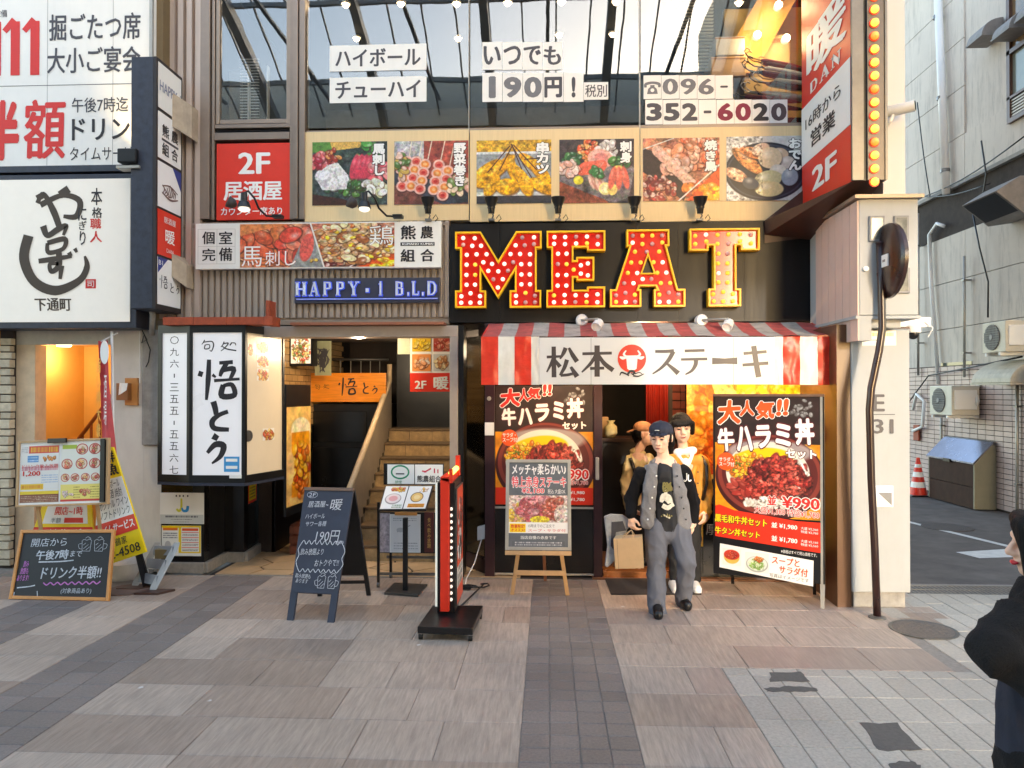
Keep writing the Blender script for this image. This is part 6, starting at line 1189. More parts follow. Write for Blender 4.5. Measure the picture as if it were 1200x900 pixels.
# large window high on the right
wy0, wy1, wz0, wz1 = 8.6, 12.1, zx(1151,160), zx(1151,25)+1.6
MB().box((XA+.03,7.9,6.2), (XA+.045,13.5,8.8)).build('wall_infill', wl, ab_)
wn = thing('frosted_window', 'large brown framed frosted window high on the alley wall', 'window', (XA,(wy0+wy1)/2,wz0))
brf = smat('brown_alu_frame', (86,60,48), rough=.4, metal=.3)
for (y0, y1, z0, z1) in ((wy0,wy1,wz0-.07,wz0),(wy1-.08,wy1,wz0,wz1),(wy0,wy1,wz0+1.0,wz0+1.07),(wy0,wy1,wz0+.3,wz0+.34),(10.4,10.46,wz0+1.07,wz1),(11.3,11.36,wz0+1.07,wz1)): MB().box((XA-.06,y0,z0), (XA+.03,y1,z1)).build('frame', brf, wn)
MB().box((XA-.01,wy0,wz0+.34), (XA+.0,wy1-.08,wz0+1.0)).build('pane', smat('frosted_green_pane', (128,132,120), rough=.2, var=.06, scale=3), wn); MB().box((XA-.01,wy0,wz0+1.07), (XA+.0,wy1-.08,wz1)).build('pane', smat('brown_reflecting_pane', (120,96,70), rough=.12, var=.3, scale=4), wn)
for k in range(6): MB().box((XA-.04,wy0,wz0+.02+.047*k), (XA-.01,wy1-.08,wz0+.045+.047*k)).build('louvre_slat', M['metal'], wn)
# tiled base
tw = thing('tiled_wall', 'pale pink stack bonded tile base wall of the alley building', 'wall', (XA-.05,13,0)); MB().box((XA-.06,9.0,-.05), (XA+.04,20,zts)).build('core', M['grout'], tw)
tm_ = smat('pinkish_wall_tile', (190,166,158), rough=.45, var=.1, rnd=.12, dirt=.25); tq = MB().box((0,0,0), (-.014,.222,.072)); tme = bpy.data.meshes.new('tile'); tme.from_pydata([tuple(v) for v in tq.v], [], tq.f); tme.materials.append(tm_)
cnt = 0; rest = MB()
for r_ in range(28):
    for k in range(44):
        y = 9.4+k*.235; z = .02+r_*.083
        if z+.072 > zts: continue
        q = cam.matrix_world if 0 else None
        px_ = 642+FPX*(XA-.06)/y
        if 10.6 < y < 14.3 and cnt < 300 and not (z < .95 and 11.9 < y < 13.2): 
            o = bpy.data.objects.new('tile', tme); C.objects.link(o); o.parent = tw; o.location = Vector((XA-.06,y,z))-tw.location; cnt += 1
        else: rest.box((XA-.074,y,z), (XA-.06,y+.222,z+.072))
tag(rest.build('wall_tiling', tm_, tw), kind='stuff')
# air conditioners
def aircon(y0, y1, z0, z1, dpt, lbl):
    t = thing('air_conditioner', lbl, 'air conditioner', (XA-.1-dpt/2,(y0+y1)/2,z0)); x0, x1 = XA-.12-dpt, XA-.12; MB().box((x0,y0,z0), (x1,y1,z1)).build('case', smat('aged_cream_case', (208,200,184), rough=.5, var=.06, dirt=.15), t, bev=.012)
    cy_, cz = y0+(y1-y0)*.56, (z0+z1)/2; r = (z1-z0)*.42; MB().lathe((x0+.001,cy_,cz), (-1,0,0), [(0,r),(.01,r),(.011,r*.97)], 26).build('fan_opening', M['ink2'], t)
    b = MB()
    for k in range(11): h = -r+2*r*(k+.5)/11; wd = math.sqrt(max(r*r-h*h,0)); b.box((x0-.02,cy_-wd,cz+h-.004), (x0-.014,cy_+wd,cz+h+.004)); b.box((x0-.0205,cy_+h-.004,cz-wd), (x0-.0145,cy_+h+.004,cz+wd))
    b.lathe((x0-.022,cy_,cz), (-1,0,0), [(0,.045),(.006,.04)], 12); tag(b.build('fan_grille', M['grey'], t), kind='stuff')
    MB().box((x0+.04,y0-.02,z0+(z1-z0)*.2), (x1-.05,y0-.002,z1-(z1-z0)*.15)).build('valve_cover', M['wht'], t, bev=.006)
    for y in (y0+.1,y1-.14): MB().box((x0-.02,y,z0-.05), (XA-.05,y+.04,z0-.002)).build('wall_bracket', M['wht'], t)
    return t
pA, pB = PX(1113,450,6.65), PX(1089,450,6.65)
aircon(pA.y, pB.y+.05, PX(1113,487,6.65).z, PX(1113,452,6.65).z, .45, 'smaller cream air conditioner over the steel bin in the alley')
t = thing('hose', 'cream hose from the smaller air conditioner into the wall', 'hose', PX(1141,460,XA-.1)); MB().tube([PX(1140,482,XA-.18), PX(1146,470,XA-.18), PX(1143,455,XA-.12), PX(1150,450,XA-.08)], .03, 8).build('tube', M['board'], t, smooth=True)
pC, pD = PX(1180,390,6.7), PX(1155,390,6.7)
aircon(pC.y, pD.y+.05, PX(1180,412,6.7).z, PX(1180,375,6.7).z, .45, 'larger cream air conditioner high on the alley wall')
# rounded duct hoods
def hood(p0, wy, hz, dpt, lbl, m, flip=False):
    t = thing('vent_hood', lbl, 'vent hood', p0); n = 8; pr_ = []
    for k in range(n+1): a = rad(90)*k/n; pr_.append((-dpt*math.sin(a) if not flip else -dpt*math.sin(a), hz*math.cos(a)))
    pts = [Vector((XA-.0+q[0], p0.y, p0.z+q[1])) for q in pr_]+[Vector((XA, p0.y, p0.z))]
    MB().prism(pts, (0,wy,0)).build('cowl', m, t, smooth=False, bev=.01); MB().box((XA-dpt-.01,p0.y-.01,p0.z-.03), (XA,p0.y+wy+.01,p0.z-.001)).build('rim', m, t); return t
gm = smat('stained_galvanised', (186,176,158), rough=.6, metal=.1, var=.15, dirt=.3); gd = smat('dark_galvanised', (134,128,124), rough=.6, metal=.2, var=.2)
q = PX(1175,449,XA-.5); q = Vector((XA, (XA-.5)*FPX/(1175-642), 0)); hood(Vector((XA,q.y,PX(1160,449,XA-.4).z)), 1.0, .36, .6, 'stained round topped vent hood between the two air conditioners', gm)
hood(Vector((XA,10.1,PX(1190,444,XA-.4).z)), .75, .32, .5, 'round topped vent hood cut by the right edge', gm)
for px_, py_, l_ in ((1134,54,'grey vent cowl farthest along the alley wall near the pipe'),(1164,46,'middle grey vent cowl over the frosted window'),(1192,24,'grey vent cowl highest at the right edge')):
    y = (XA-.4)*FPX/(px_-642); hood(Vector((XA,y,PX(px_,py_,XA-.2).z-.1)), .45, .26, .34, l_, gd)
y = (XA-.4)*FPX/(1180-642); t = thing('square_vent', 'black square exhaust duct stained with soot on the alley wall', 'vent', (XA,y,PX(1180,255,XA-.3).z)); z = t.location.z
MB().prism([Vector((XA,y,z)), Vector((XA-.35,y,z-.05)), Vector((XA-.75,y,z+.28)), Vector((XA-.4,y,z+.5)), Vector((XA,y,z+.5))], (0,.9,0)).build('duct', gd, t, bev=.006); MB().add([Vector((XA-.36,y+.04,z-.04)), Vector((XA-.74,y+.04,z+.26)), Vector((XA-.74,y+.86,z+.26)), Vector((XA-.36,y+.86,z-.04))], [(0,1,2,3)]).build('duct_mouth', M['black'], t)
# pipes and wires
t = thing('drain_pipe', 'thick pale drain pipe running down the upper alley wall', 'pipe', PX(1108,225,XA-.08)); MB().tube([PX(1097,-60,XA-.1), PX(1109,228,XA-.1)], .07, 12).build('pipe', M['white'], t, smooth=True)
for y in (20,115,200): q = PX(1098+y*.048,y,XA-.1); MB().lathe(q, (0,0,1), [(-.03,.082),(.03,.082)], 12).build('pipe_clip', M['steel'], t)
t = thing('thin_pipe', 'thin white pipe bending down the alley wall beside the pillar', 'pipe', PX(1100,450,XA-.06)); MB().tube([PX(1106,265,XA-.08), PX(1098,262,XA-.08), PX(1089,275,XA-.08), PX(1091,330,XA-.08), PX(1100,450,XA-.08)], .035, 8).build('pipe', M['white'], t, smooth=True)
for k, (a, c) in enumerate((((1070,235),(1200,160)),((1062,228),(1160,215)),((1075,120),(1090,230)))):
    t = thing('overhead_wire', ['thin wire rising to the sooty duct','slack wire near the box top ledge','thin wire hanging beside the drain pipe'][k], 'wire', PX(*a,XA-.15)); p0, p1 = PX(*a,XA-.15), PX(*c,XA-.15); MB().tube([p0.lerp(p1,j/8)-Vector((0,0,.12*math.sin(math.pi*j/8))) for j in range(9)], .012, 5).build('wire', M['black'], t, smooth=True)
for px_, y0_, y1_, l_ in ((1103,486,548,'thin vertical pipe below the smaller air conditioner'),(1192,446,598,'thin vertical pipe on the tile wall at the right edge'),(1130,300,442,'vertical conduit on the grey panels left of the larger air conditioner'),(1076,250,440,'conduit close behind the dome camera')):
    t = thing('service_pipe', l_, 'pipe', PX(px_,y1_,XA-.12)); MB().tube([PX(px_,y0_,XA-.12), PX(px_,(y0_+y1_)/2,XA-.12), PX(px_,y1_,XA-.12)], .024, 8).build('pipe', M['alu'], t, smooth=True)
    for j in (.2,.8): q = PX(px_, y0_+(y1_-y0_)*j, XA-.12); MB().box(q-Vector((.03,.04,.012)), q+Vector((.1,.04,.012))).build('clip', M['steel'], t)
for k, pts_ in enumerate((((1066,470),(1090,440),(1130,432),(1200,418)),((1140,250),(1150,290),(1158,330),(1160,372)),((1150,165),(1158,205),(1150,240),(1162,262)))):
    t = thing('hanging_cable', ['black cable running under the dark band of the alley wall','black cable dropping from the soot stained duct to the larger air conditioner','loose cable below the frosted window'][k], 'cable', PX(*pts_[0],XA-.14)); MB().tube([PX(*p_,XA-.14)+Vector((-.03*(j % 2),0,0)) for j, p_ in enumerate(pts_)], .014, 6).build('cable', M['black'], t, smooth=True)
soot = smat('soot_stain', (48,42,40), rough=.9, var=.5, scale=14)
# steel bin
nb_ = G(1142,597); Xb = nb_.x; yb = nb_.y; h1, h2 = .72, 1.02; wy = 1.45
t = thing('slope_top_bin', 'large steel rubbish bin with a sloping metal lid against the tile wall', 'bin', (Xb,yb,0)); xw = XA-.08; sidep = [(Xb,.0),(xw,.0),(xw,h2),(xw-.06,h2+.02),(Xb,h1)]
for y, nm in ((yb,'side_panel'),(yb+wy-.03,'side_panel')): MB().prism([Vector((x,y,z)) for x, z in sidep], (0,.03,0)).build(nm, smat('pale_olive_bin', (134,128,108), rough=.5, var=.08, dirt=.35), t)
MB().box((Xb,yb+.031,.0), (Xb+.03,yb+wy-.031,.34)).build('front_panel', smat('dark_brown_bin_panel', (66,46,38), rough=.7, spec=.1, var=.25, dirt=.3), t); MB().box((Xb-.004,yb+.031,.35), (Xb+.03,yb+wy-.031,h1-.01)).build('front_panel', MATS['dark_brown_bin_panel'], t)
MB().prism([Vector((Xb-.03,yb-.02,h1)), Vector((xw-.06,yb-.02,h2+.03)), Vector((xw-.06,yb-.02,h2+.055)), Vector((Xb-.03,yb-.02,h1+.025))], (0,wy+.04,0)).build('lid', smat('reflective_steel_lid', (150,152,168), rough=.25, metal=.8, var=.1), t)
MB().box((Xb-.05,yb+wy*.45,h1-.02), (Xb-.01,yb+wy*.6,h1+.03)).build('latch', M['black'], t); MB().tube([(xw-.03,yb+.0,h2+.05),(xw-.03,yb+wy,h2+.05)], .02, 6).build('hinge', M['steel'], t)
# cone
q = G(1076,581,-.02); t = thing('traffic_cone', 'orange traffic cone with two white bands beside the pillar', 'traffic cone', q); r = random.Random(2)
prf = [(.03,.15),(.66,.03)]; rr_ = lambda z: .15+(.03-.15)*(z-.03)/.63
MB().box((q.x-.2,q.y-.2,-.02), (q.x+.2,q.y+.2,.01)).build('base', M['black'], t, bev=.01)
for z0, z1, m in ((.01,.14,M['red']),(.14,.24,M['wht']),(.24,.33,M['red']),(.33,.42,M['wht']),(.42,.5,M['red']),(.5,.56,M['wht']),(.56,.68,M['red'])): MB().lathe((q.x,q.y,0), (0,0,1), [(z0,rr_(z0)),(z1,rr_(z1))], 20).build('band' if m is M['wht'] else 'cone_body', m, t, smooth=True, auto=True)
t = thing('pipe_bundle', 'white coiled service pipes on the tile wall beside the pillar', 'pipe', PX(1078,480,XA-.1)); MB().tube([PX(1070,505,XA-.15), PX(1081,500,XA-.15), PX(1083,470,XA-.15), PX(1074,462,XA-.15), PX(1070,480,XA-.15)], .03, 8).build('pipe', M['wht'], t, smooth=True)
MB().box(PX(1075,516,XA-.1)-Vector((.03,.1,.0)), PX(1075,498,XA-.1)+Vector((0,.1,0))).build('red_box', M['rust'], t)
# things beyond: end of the alley, the far side of the arcade
MB().box((3.4,30,-.2), (8,31,10)).build('x', M['grey']).name = 'alley_end_wall'; tag(bpy.data.objects['alley_end_wall'], 'distant grey wall closing the end of the alley', 'wall')
# leaning aluminium frames behind the banner
for k, x in enumerate((968,974)):
    a, c = G(x,694-k*2), PY(x+1,545,7.1); t = thing('leaning_rail', ['long aluminium channel leaning in the corner behind the standing banner, nearer the banner','second aluminium channel leaning behind the banner, nearer the pillar'][k], 'metal rail', a); a = Vector((a.x,7.1,0)); MB().box((c.x-.02,7.08,.0), (c.x+.02,7.12,c.z)).build('channel', M['alu'], t, bev=.003)
    MB().box((c.x-.03,7.05,c.z), (c.x+.03,7.14,c.z+.12)).build('cap', smat('dark_green_cap', (20,60,50), rough=.5), t)
q = PY(969,515,6.95); 
for k in (0,1): t = thing('door_knob_block', ['small brown block on the pillar side, nearer the banner','small brown block on the pillar side, nearer the mirror pole'][k], 'fixture', q+Vector((.09*k,-.0,0))); MB().box(Vector((Xp0-.17,7.25-.16*k,1.42)), Vector((Xp0-.12,7.3-.16*k,1.58))).build('block', MATS['reddish_wood'], t, bev=.008)
# ================================================================ standing banner (right of the door)
s0, s1 = G(836,697), G(967,712); f = span(s0, s1, .1, 1.86, (836,466,966,686)); f.w = (s1-s0).xy.length
t = thing('standing_banner', 'large standing poster with steaming rice bowl and ¥990 beside the doormat', 'standing sign', f.p(f.w/2,-.1))
MB().fbox(f, 0, .1, f.w, f.h, -.03, .0).build('board', M['black'], t, bev=.003)
MB().fbox(f, .0, f.h-.012, f.w, f.h+.012, -.035, .012).build('top_rail', smat('brown_rail', (110,84,70), rough=.4), t)
for u in (f.w-.035,): 
    MB().fbox(f, u, .1, u+.02, f.h, .001, .008).build('edge_rail', M['alu'], t)
    MB().prism([f.p(u-.005,.1,-.02), f.p(u+.035,.1,-.02), f.p(u+.03,-.1,.02), f.p(u+.0,-.1,.02)], f.N*.02).build('leg', M['alu'], t)
W, Hh = f.w, f.h
X = lambda x: (x/1020*170+820-837.5)/128.5*W     # crop pixel (first close view) -> u
Zy = lambda y: ((694-(440+y/6.0))/228)*Hh         # crop pixel -> v
Z2 = lambda y: ((694-(570+y/6.0))/228)*Hh+.02
r1 = lambda x0,y0,x1,y1: (X(x0),Zy(y1),X(x1),Zy(y0)); r2 = lambda x0,y0,x1,y1: (X(x0),Z2(y1),X(x1),Z2(y0))
vb = Z2(410)                                       # top of the black foot part
P = pic_bowl(250, 330); 
printed(t, f, (.02,Z2(250),W-.02,Hh-.02), P.mat('picture_bowl_banner'), .002)
MB().prism([f.p(.02,vb,.0035), f.p(W-.02,Z2(470),.0035), f.p(W-.02,Z2(262),.0035), f.p(W*.75,Z2(262),.0035), f.p(W*.45,Z2(235),.0035), f.p(W*.2,Z2(215),.0035), f.p(W*.06,Z2(180),.0035), f.p(.02,Z2(190),.0035)], f.N*.001).build('print_band', M['red'], t)
for s_, r_, sh in (('大',r1(140,190,310,365),.1),('人',r1(300,190,405,305),.1),('気',r1(412,195,545,325),.1),('!!',r1(556,180,640,300),.15)): text(t, f, s_, r_, M['orange'], bold=.05, n=.009, outline=(M['wht'], .05), rot=.06, shear=sh)
for s_, r_ in (('牛',r1(140,390,262,560)),('ハ',r1(275,375,390,555)),('ラ',r1(410,365,520,530)),('ミ',r1(545,350,655,515)),('丼',r1(680,315,810,500))): text(t, f, s_, r_, M['wht'], bold=.05, n=.009, outline=(M['maroonink'], .065), rot=.06)
text(t, f, 'セット', r1(618,530,825,595), M['wht'], bold=.05, n=.009, outline=(M['maroonink'], .08), rot=.0)
c_ = (X(200), Zy(632)); MB().prism(disc(f, c_[0], c_[1], .082, .082, .005), f.N*.001).build('print_badge', M['orange'], t); text(t, f, 'サラダ・\nスープ付', r1(150,602,260,668), M['wht'], bold=.02, n=.008)
text(t, f, '並', r2(490,95,555,165), M['redink'], bold=.04, n=.008, outline=(M['wht'], .06)); text(t, f, '¥990', r2(590,95,845,180), M['redink'], bold=.04, n=.008, outline=(M['wht'], .06))
text(t, f, '大盛¥1,380 特盛¥1,780', r2(400,180,840,232), M['redink'], bold=.01, n=.008, outline=(M['wht'], .07), rot=-.03)
text(t, f, '黒毛和牛丼セット', r2(118,255,490,315), M['yel'], bold=.04, n=.008, outline=(M['ink'], .06), rot=-.045); text(t, f, '牛タン丼セット', r2(118,345,440,400), M['yel'], bold=.04, n=.008, outline=(M['ink'], .06), rot=-.045)
text(t, f, '並 ¥1,980', r2(518,282,695,325), M['wht'], bold=.03, n=.008, rot=-.04); text(t, f, '並 ¥1,780', r2(518,375,695,420), M['wht'], bold=.03, n=.008, rot=-.04)
for y, a_, b_ in ((300,'大盛 ¥2,360','特盛 ¥2,760'),(388,'大盛 ¥2,160','特盛 ¥2,560')): text(t, f, a_, r2(718,y,832,y+20), M['wht'], bold=.01, n=.008, rot=-.04); text(t, f, b_, r2(718,y+24,832,y+44), M['wht'], bold=.01, n=.008, rot=-.04)
text(t, f, '※価格はすべて税込価格です。', r2(585,470,825,495), M['wht'], bold=.0, n=.008, rot=-.04)
sk_ = lambda x, y, n=.004: f.p(X(x), Z2(y), n)
MB().prism([sk_(150,632), sk_(798,702), sk_(802,525), sk_(155,460)], f.N*.001).build('print_card', M['wht'], t)
p = Pic(90,60,(238,238,234)); p.ell(45,30,38,24,(224,190,90)); p.ell(45,22,38,18,(206,60,40)); p.heap(45,22,28,12,[(226,90,60),(180,40,30)],20,6,2); printed(t, f, r2(172,490,305,610), p.mat('picture_soup'), .0065)
p = Pic(90,70,(238,238,234)); p.ell(45,40,42,28,(170,176,170)); p.ell(45,38,38,25,(226,232,220)); p.heap(45,40,30,18,[(150,190,90),(220,230,190),(120,170,70)],60,5,3,edge=(130,150,100)); p.heap(50,22,18,9,[(230,110,40),(240,150,70)],20,5,4); printed(t, f, r2(335,505,500,645), p.mat('picture_salad'), .0065)
text(t, f, 'スープと', r2(522,520,710,575), M['orange'], bold=.03, n=.008, rot=-.06); text(t, f, 'サラダ付', r2(570,582,765,640), M['orange'], bold=.03, n=.008, rot=-.06); text(t, f, '写真はイメージです', r2(505,645,770,672), M['ink2'], bold=0, n=.008, rot=-.06)
MB().prism([f.p(f.w*.1,-.08,-.4), f.p(f.w*.13,-.08,-.4), f.p(f.w*.13,1.5,-.03), f.p(f.w*.1,1.5,-.03)], f.N*-.02).build('back_leg', M['black'], t); MB().prism([f.p(f.w*.87,-.1,-.4), f.p(f.w*.9,-.1,-.4), f.p(f.w*.9,1.5,-.03), f.p(f.w*.87,1.5,-.03)], f.N*-.02).build('back_leg', M['black'], t)
# ================================================================ easel with steak poster
Ye_ = 6.98; L0, L1 = G(600,697), G(665,698); 
def lean(Y, x0, y0, x1, y1, back):                      # face that leans back by `back` metres over its height
    a = PY(x0,y1,Y); c = PY(x1,y1,Y); top = PY(x0,y0,Y+back); V = Vector((0, back, top.z-a.z)); fr = Fr(a, (1,0,0), V, c.x-a.x, V.length, (x0,y0,x1,y1)); return fr
f = lean(6.92, 592, 538.5, 669.5, 644.5, .18)
t = thing('wooden_easel', 'pine easel standing in front of the black shop door', 'easel', ((L0+L1)/2))
el = MB().fbox(f, -.0, -.045, f.w, -.005, -.05, .03).build('ledge', M['wood'], t, bev=.004)
for px0, px1, g_ in ((607,601,L0),(658,664,L1)): a = PY(px0,649,6.93); MB().prism([g_+Vector((-.018,0,0)), g_+Vector((.018,0,0)), a+Vector((.018,0,0)), a+Vector((-.018,0,0))], (0,.03,0)).build('leg', M['wood'], t, bev=.003)
MB().box((PY(603,668,6.93).x,6.925,PY(0,667,6.93).z), (PY(663,668,6.93).x,6.945,PY(0,661.5,6.93).z)).build('crossbar', M['wood'], t, bev=.003); q = G(639,681); MB().prism([q+Vector((-.015,0,0)), q+Vector((.015,0,0)), PY(635,600,7.15)+Vector((.015,0,0)), PY(635,600,7.15)-Vector((.015,0,0))], (0,.03,0)).build('rear_leg', smat('dark_pine', (130,84,58), rough=.5), t, bev=.003)
t = thing('steak_poster', 'grey snap frame poster with 特上赤身ステーキ standing on the easel', 'poster', f.p(f.w/2,0,.01))
MB().fbox(f, 0, 0, f.w, f.h, -.018, .004).build('backing', M['grey'], t)
for r_ in ((0,0,.03,f.h),(f.w-.03,0,f.w,f.h),(.03,0,f.w-.03,.03),(.03,f.h-.03,f.w-.03,f.h)): MB().fbox(f, *r_, .0041, .02).build('frame', M['alu'], t, bev=.003)
gy = smat('slate_print', (96,100,106), rough=.4); MB().fbox(f, .03, .03, f.w-.03, f.h-.03, .0042, .006).build('sheet', gy, t)
p = Pic(180,90,(214,190,180)); p.heap(30,60,40,34,[(236,190,60),(246,214,110),(214,150,120)],50,9,1,edge=(170,130,90)); p.heap(90,45,60,36,[(206,110,120),(190,90,96),(226,150,150),(170,80,80)],110,15,2,hi=(250,220,220),edge=(130,60,60)); p.heap(140,45,34,34,[(200,110,90),(180,80,60)],50,11,3,edge=(120,50,40)); p.ell(160,60,22,30,(232,232,224),.2,.7); p.ell(94,80,30,12,(232,208,60)); p.grain(.35,5,4)
printed(t, f, f.rect(596,581,665.5,612.5), p.mat('picture_steak'), .0065); a = f.rect(596,612.5,665.5,625); MB().fbox(f, *a, .0062, .0072).build('print_band', M['wht'], t); a = f.rect(597,614,616,624); MB().fbox(f, *a, .0074, .0082).build('print_band', M['yel'], t)
text(t, f, 'メッチャ柔らかい♪', f.rect(599,544,664,557.5), M['wht'], bold=.04, n=.008); text(t, f, '特上赤身ステーキ', f.rect(599,558.5,664,572), smat('pink_red_ink', (226,70,80), rough=.5), bold=.03, n=.008, outline=(M['wht'], .05)); text(t, f, '¥2,180', f.rect(611,572.5,638,579.5), MATS['pink_red_ink'], bold=.03, n=.008, outline=(M['wht'], .06)); text(t, f, '税込 大盛OK', f.rect(642,573.5,663,579), M['wht'], n=.008)
text(t, f, '数量限定!\nオススメ!', f.rect(598.5,615,615,623.5), M['redink'], bold=.03, n=.0095); text(t, f, '15時までのご注文で', f.rect(619,614.5,650,618.5), M['ink2'], n=.009); text(t, f, 'スープ・サラダ付', f.rect(619,620,663,623.5), M['redink'], n=.009)
text(t, f, '当店自慢の赤身です', f.rect(610,628,652,632), M['wht'], bold=.01, n=.008); p = Pic(180,30,(96,100,106)); p.scribble(10,2,170,28,(225,225,225),2,5); printed(t, f, f.rect(600,634,662,640), p.mat('print_easel_small'), .0075)
# ================================================================ lit red stand with casters
zbse = .1; c0, c1, c2, c3 = G(489,735,zbse), G(554,737,zbse), G(566,710,zbse), G(507,710,zbse)
t = thing('red_lit_stand', 'narrow red and black lit sign stand on a black caster base', 'standing sign', ((c0+c1+c2+c3)/4)*Vector((1,1,0)) if 0 else Vector(((c0.x+c2.x)/2,(c0.y+c2.y)/2,0)))
MB().hexa([Vector((q.x,q.y,.05)) for q in (c0,c1,c2,c3)]+[Vector((q.x,q.y,.105)) for q in (c0,c1,c2,c3)]).build('base_plate', M['black'], t, bev=.006)
for q in (c0,c1,c2,c3):
    cc = Vector((q.x,q.y,0))*.9+Vector(((c0.x+c2.x)/2,(c0.y+c2.y)/2,0))*.1; w_ = MB().cyl(cc+Vector((-.015,0,.027)), cc+Vector((.015,0,.027)), .027, n=14).build('caster', M['rubber'], t, smooth=True, auto=True); MB().cyl(cc+Vector((-.018,0,.027)), cc+Vector((.018,0,.027)), .013, n=10).build('hub', M['chrome'], w_); MB().box(cc+Vector((-.02,-.02,.045)), cc+Vector((.02,.02,.06))).build('fork', M['chrome'], t)
n0 = PY(516,700,6.05); xa, xb = pxx(512.5,6.05,600), pxx(533,6.05,600); ya, yb_ = 6.05, 6.5; zt_ = pz(566,6.05)
xr = pxx(530,6.05,600); xl = pxx(517,6.05,600)
MB().box((xa,ya,.106), (xb,yb_,zt_)).build('body', M['black'], t, bev=.003)
MB().box((xl,ya-.05,.13), (xr-.02,ya-.001,pz(561,6.0))).build('red_front', M['red'], t, bev=.003)
MB().box((xa-.02,ya+.02,.15), (xa-.001,yb_,zt_-.02)).build('white_panel', smat('lit_white_side', (230,232,226), rough=.3, emit=(.95,1,.9), es=.06), t)
for k in range(15): q = Vector((xr-.012,ya-.02,.22+k*.052)); bulb(t, q, Vector((1,-.0,0)), .014, bw)
f = Fr((xb+.002,ya+.03,.15), (0,1,0), (0,0,1), yb_-ya-.03, zt_-.2); MB().fbox(f, 0, 0, f.w, f.h, 0, .012).build('frame', M['steel'], t)
p = Pic(100,220,(226,80,50)); p.rect(0,150,100,190,(240,232,220)); p.heap(50,60,44,44,[(236,226,220),(60,40,40),(200,40,30)],50,10,2); p.heap(50,120,40,20,[(250,250,246),(40,30,30)],24,9,3); p.scribble(10,150,90,190,(40,36,36),3,3,.8); printed(t, f, (.01,.01,f.w-.01,f.h-.01), p.mat('picture_side_poster'), .013); 
MB().box((xb-.02,yb_-.25,zt_+.03), (xb+.015,yb_-.19,zt_+.2)).build('arrow_end', M['red'], t, bev=.004)
MB().hexa([Vector((xl,ya-.05,zt_+.03)),Vector((xr+.0,ya-.05,zt_+.0)),Vector((xb,yb_-.2,zt_+.02)),Vector((xl+.04,yb_-.2,zt_+.02)),Vector((xl,ya-.05,zt_+.05)),Vector((xr,ya-.05,zt_+.05)),Vector((xb,yb_-.2,zt_+.07)),Vector((xl+.04,yb_-.2,zt_+.07))]).build('arrow_top', M['red'], t); MB().tube([Vector((xr-.01,ya,zt_+.075)), Vector((xb-.01,yb_-.24,zt_+.095))], .022, 10).build('lit_tube', mat('yellow_tube', (1,.75,.2), emit=(1,.68,.1), es=.6), t, smooth=True)
MB().box((xr-.02,ya-.052,zt_+.0),(xr+.006,ya-.002,zt_+.11)).build('arrow_front', M['red'], t)
# ================================================================ menu stands
t = thing('menu_stand', 'black menu lectern with two open picture pages on a square foot', 'menu stand', G(475,694)); q = G(475,694)
ft = [G(450,697),G(490,700),G(501,687),G(462,685)]; MB().hexa([v+Vector((0,0,.001)) for v in ft]+[v+Vector((0,0,.022)) for v in ft]).build('foot_plate', smat('grey_black_steel', (66,64,62), rough=.35, metal=.3), t, bev=.005)
MB().box((q.x-.022,q.y-.022,.02), (q.x+.022,q.y+.022,.70)).build('post', M['black'], t, bev=.003)
a, c, d, e = PY(444,599.5,q.y-.16), PY(499.5,599,q.y-.16), PY(508,571,q.y+.14), PY(452,571,q.y+.14)
tf = Fr(a, c-a, e-a-(c-a)*0, (c-a).length, (e-a).length); MB().hexa([a,c,d,e]+[v+tf.N*.02 for v in (a,c,d,e)]).build('tray', M['black'], t)
def bilin(u, v, n=.022): return a.lerp(c,u).lerp(e.lerp(d,u),v)+tf.N*n
for k, (u0, u1) in enumerate(((.02,.49),(.51,.98))):
    p = Pic(100,110,(236,234,230)); 
    if k == 0: p.rect(30,6,90,26,(226,160,40)); p.heap(60,16,28,9,[(210,70,40),(240,190,60)],16,6,1); p.ell(46,62,36,26,(150,140,140)); p.ell(46,60,32,22,(232,214,210)); p.ell(46,60,20,13,(226,160,160)); p.scribble(50,88,95,106,(60,100,50),2,2,.7)
    else: p.heap(70,18,20,9,[(226,170,60),(240,220,200)],10,6,2); p.ell(46,54,28,24,(90,60,40)); p.ell(46,54,25,21,(236,190,110)); p.ell(46,54,14,11,(246,214,150)); p.rect(16,86,90,104,(226,150,40)); p.scribble(18,88,88,102,(120,50,20),2,3,.7)
    m_ = p.mat('picture_menu_page_%s' % 'ab'[k]); MB().quad(bilin(u0,.03), bilin(u1,.03), bilin(u1,.97), bilin(u0,.97)).build('menu_page', m_, t)
Y2 = q.y+.28; f = face(Y2, 453, 543.5, 520, 568); t2 = thing('menu_rack', 'black wheeled rack behind the lectern holding white logo sheets and menus', 'menu rack', (PY(485,650,Y2).x,Y2,0))
MB().fbox(f, -.03, 0, f.w, f.h, -.02, -.002).build('header_board', M['black'], t2)
for k, (x0, x1) in enumerate(((454,485.5),(486.5,519))): a_ = f.rect(x0,544.5,x1,567); MB().fbox(f, *a_, .0, .004).build('logo_sheet', M['wht'], t2)
gm_ = smat('green_print', (30,140,100)); b = MB(); brush(b, f, [[(24+15*math.cos(i*.35),40-30*math.sin(i*.35),4) for i in range(19)]], (0,0,f.w,f.h), .006, 2); b.build('ring_logo', gm_, t2); a_ = f.rect(464,554.5,474,556); MB().fbox(f, *a_, .005, .006).build('print_bar', M['ink2'], t2); text(t2, f, '禁煙', f.rect(463,563,471,566.5), gm_, n=.006)
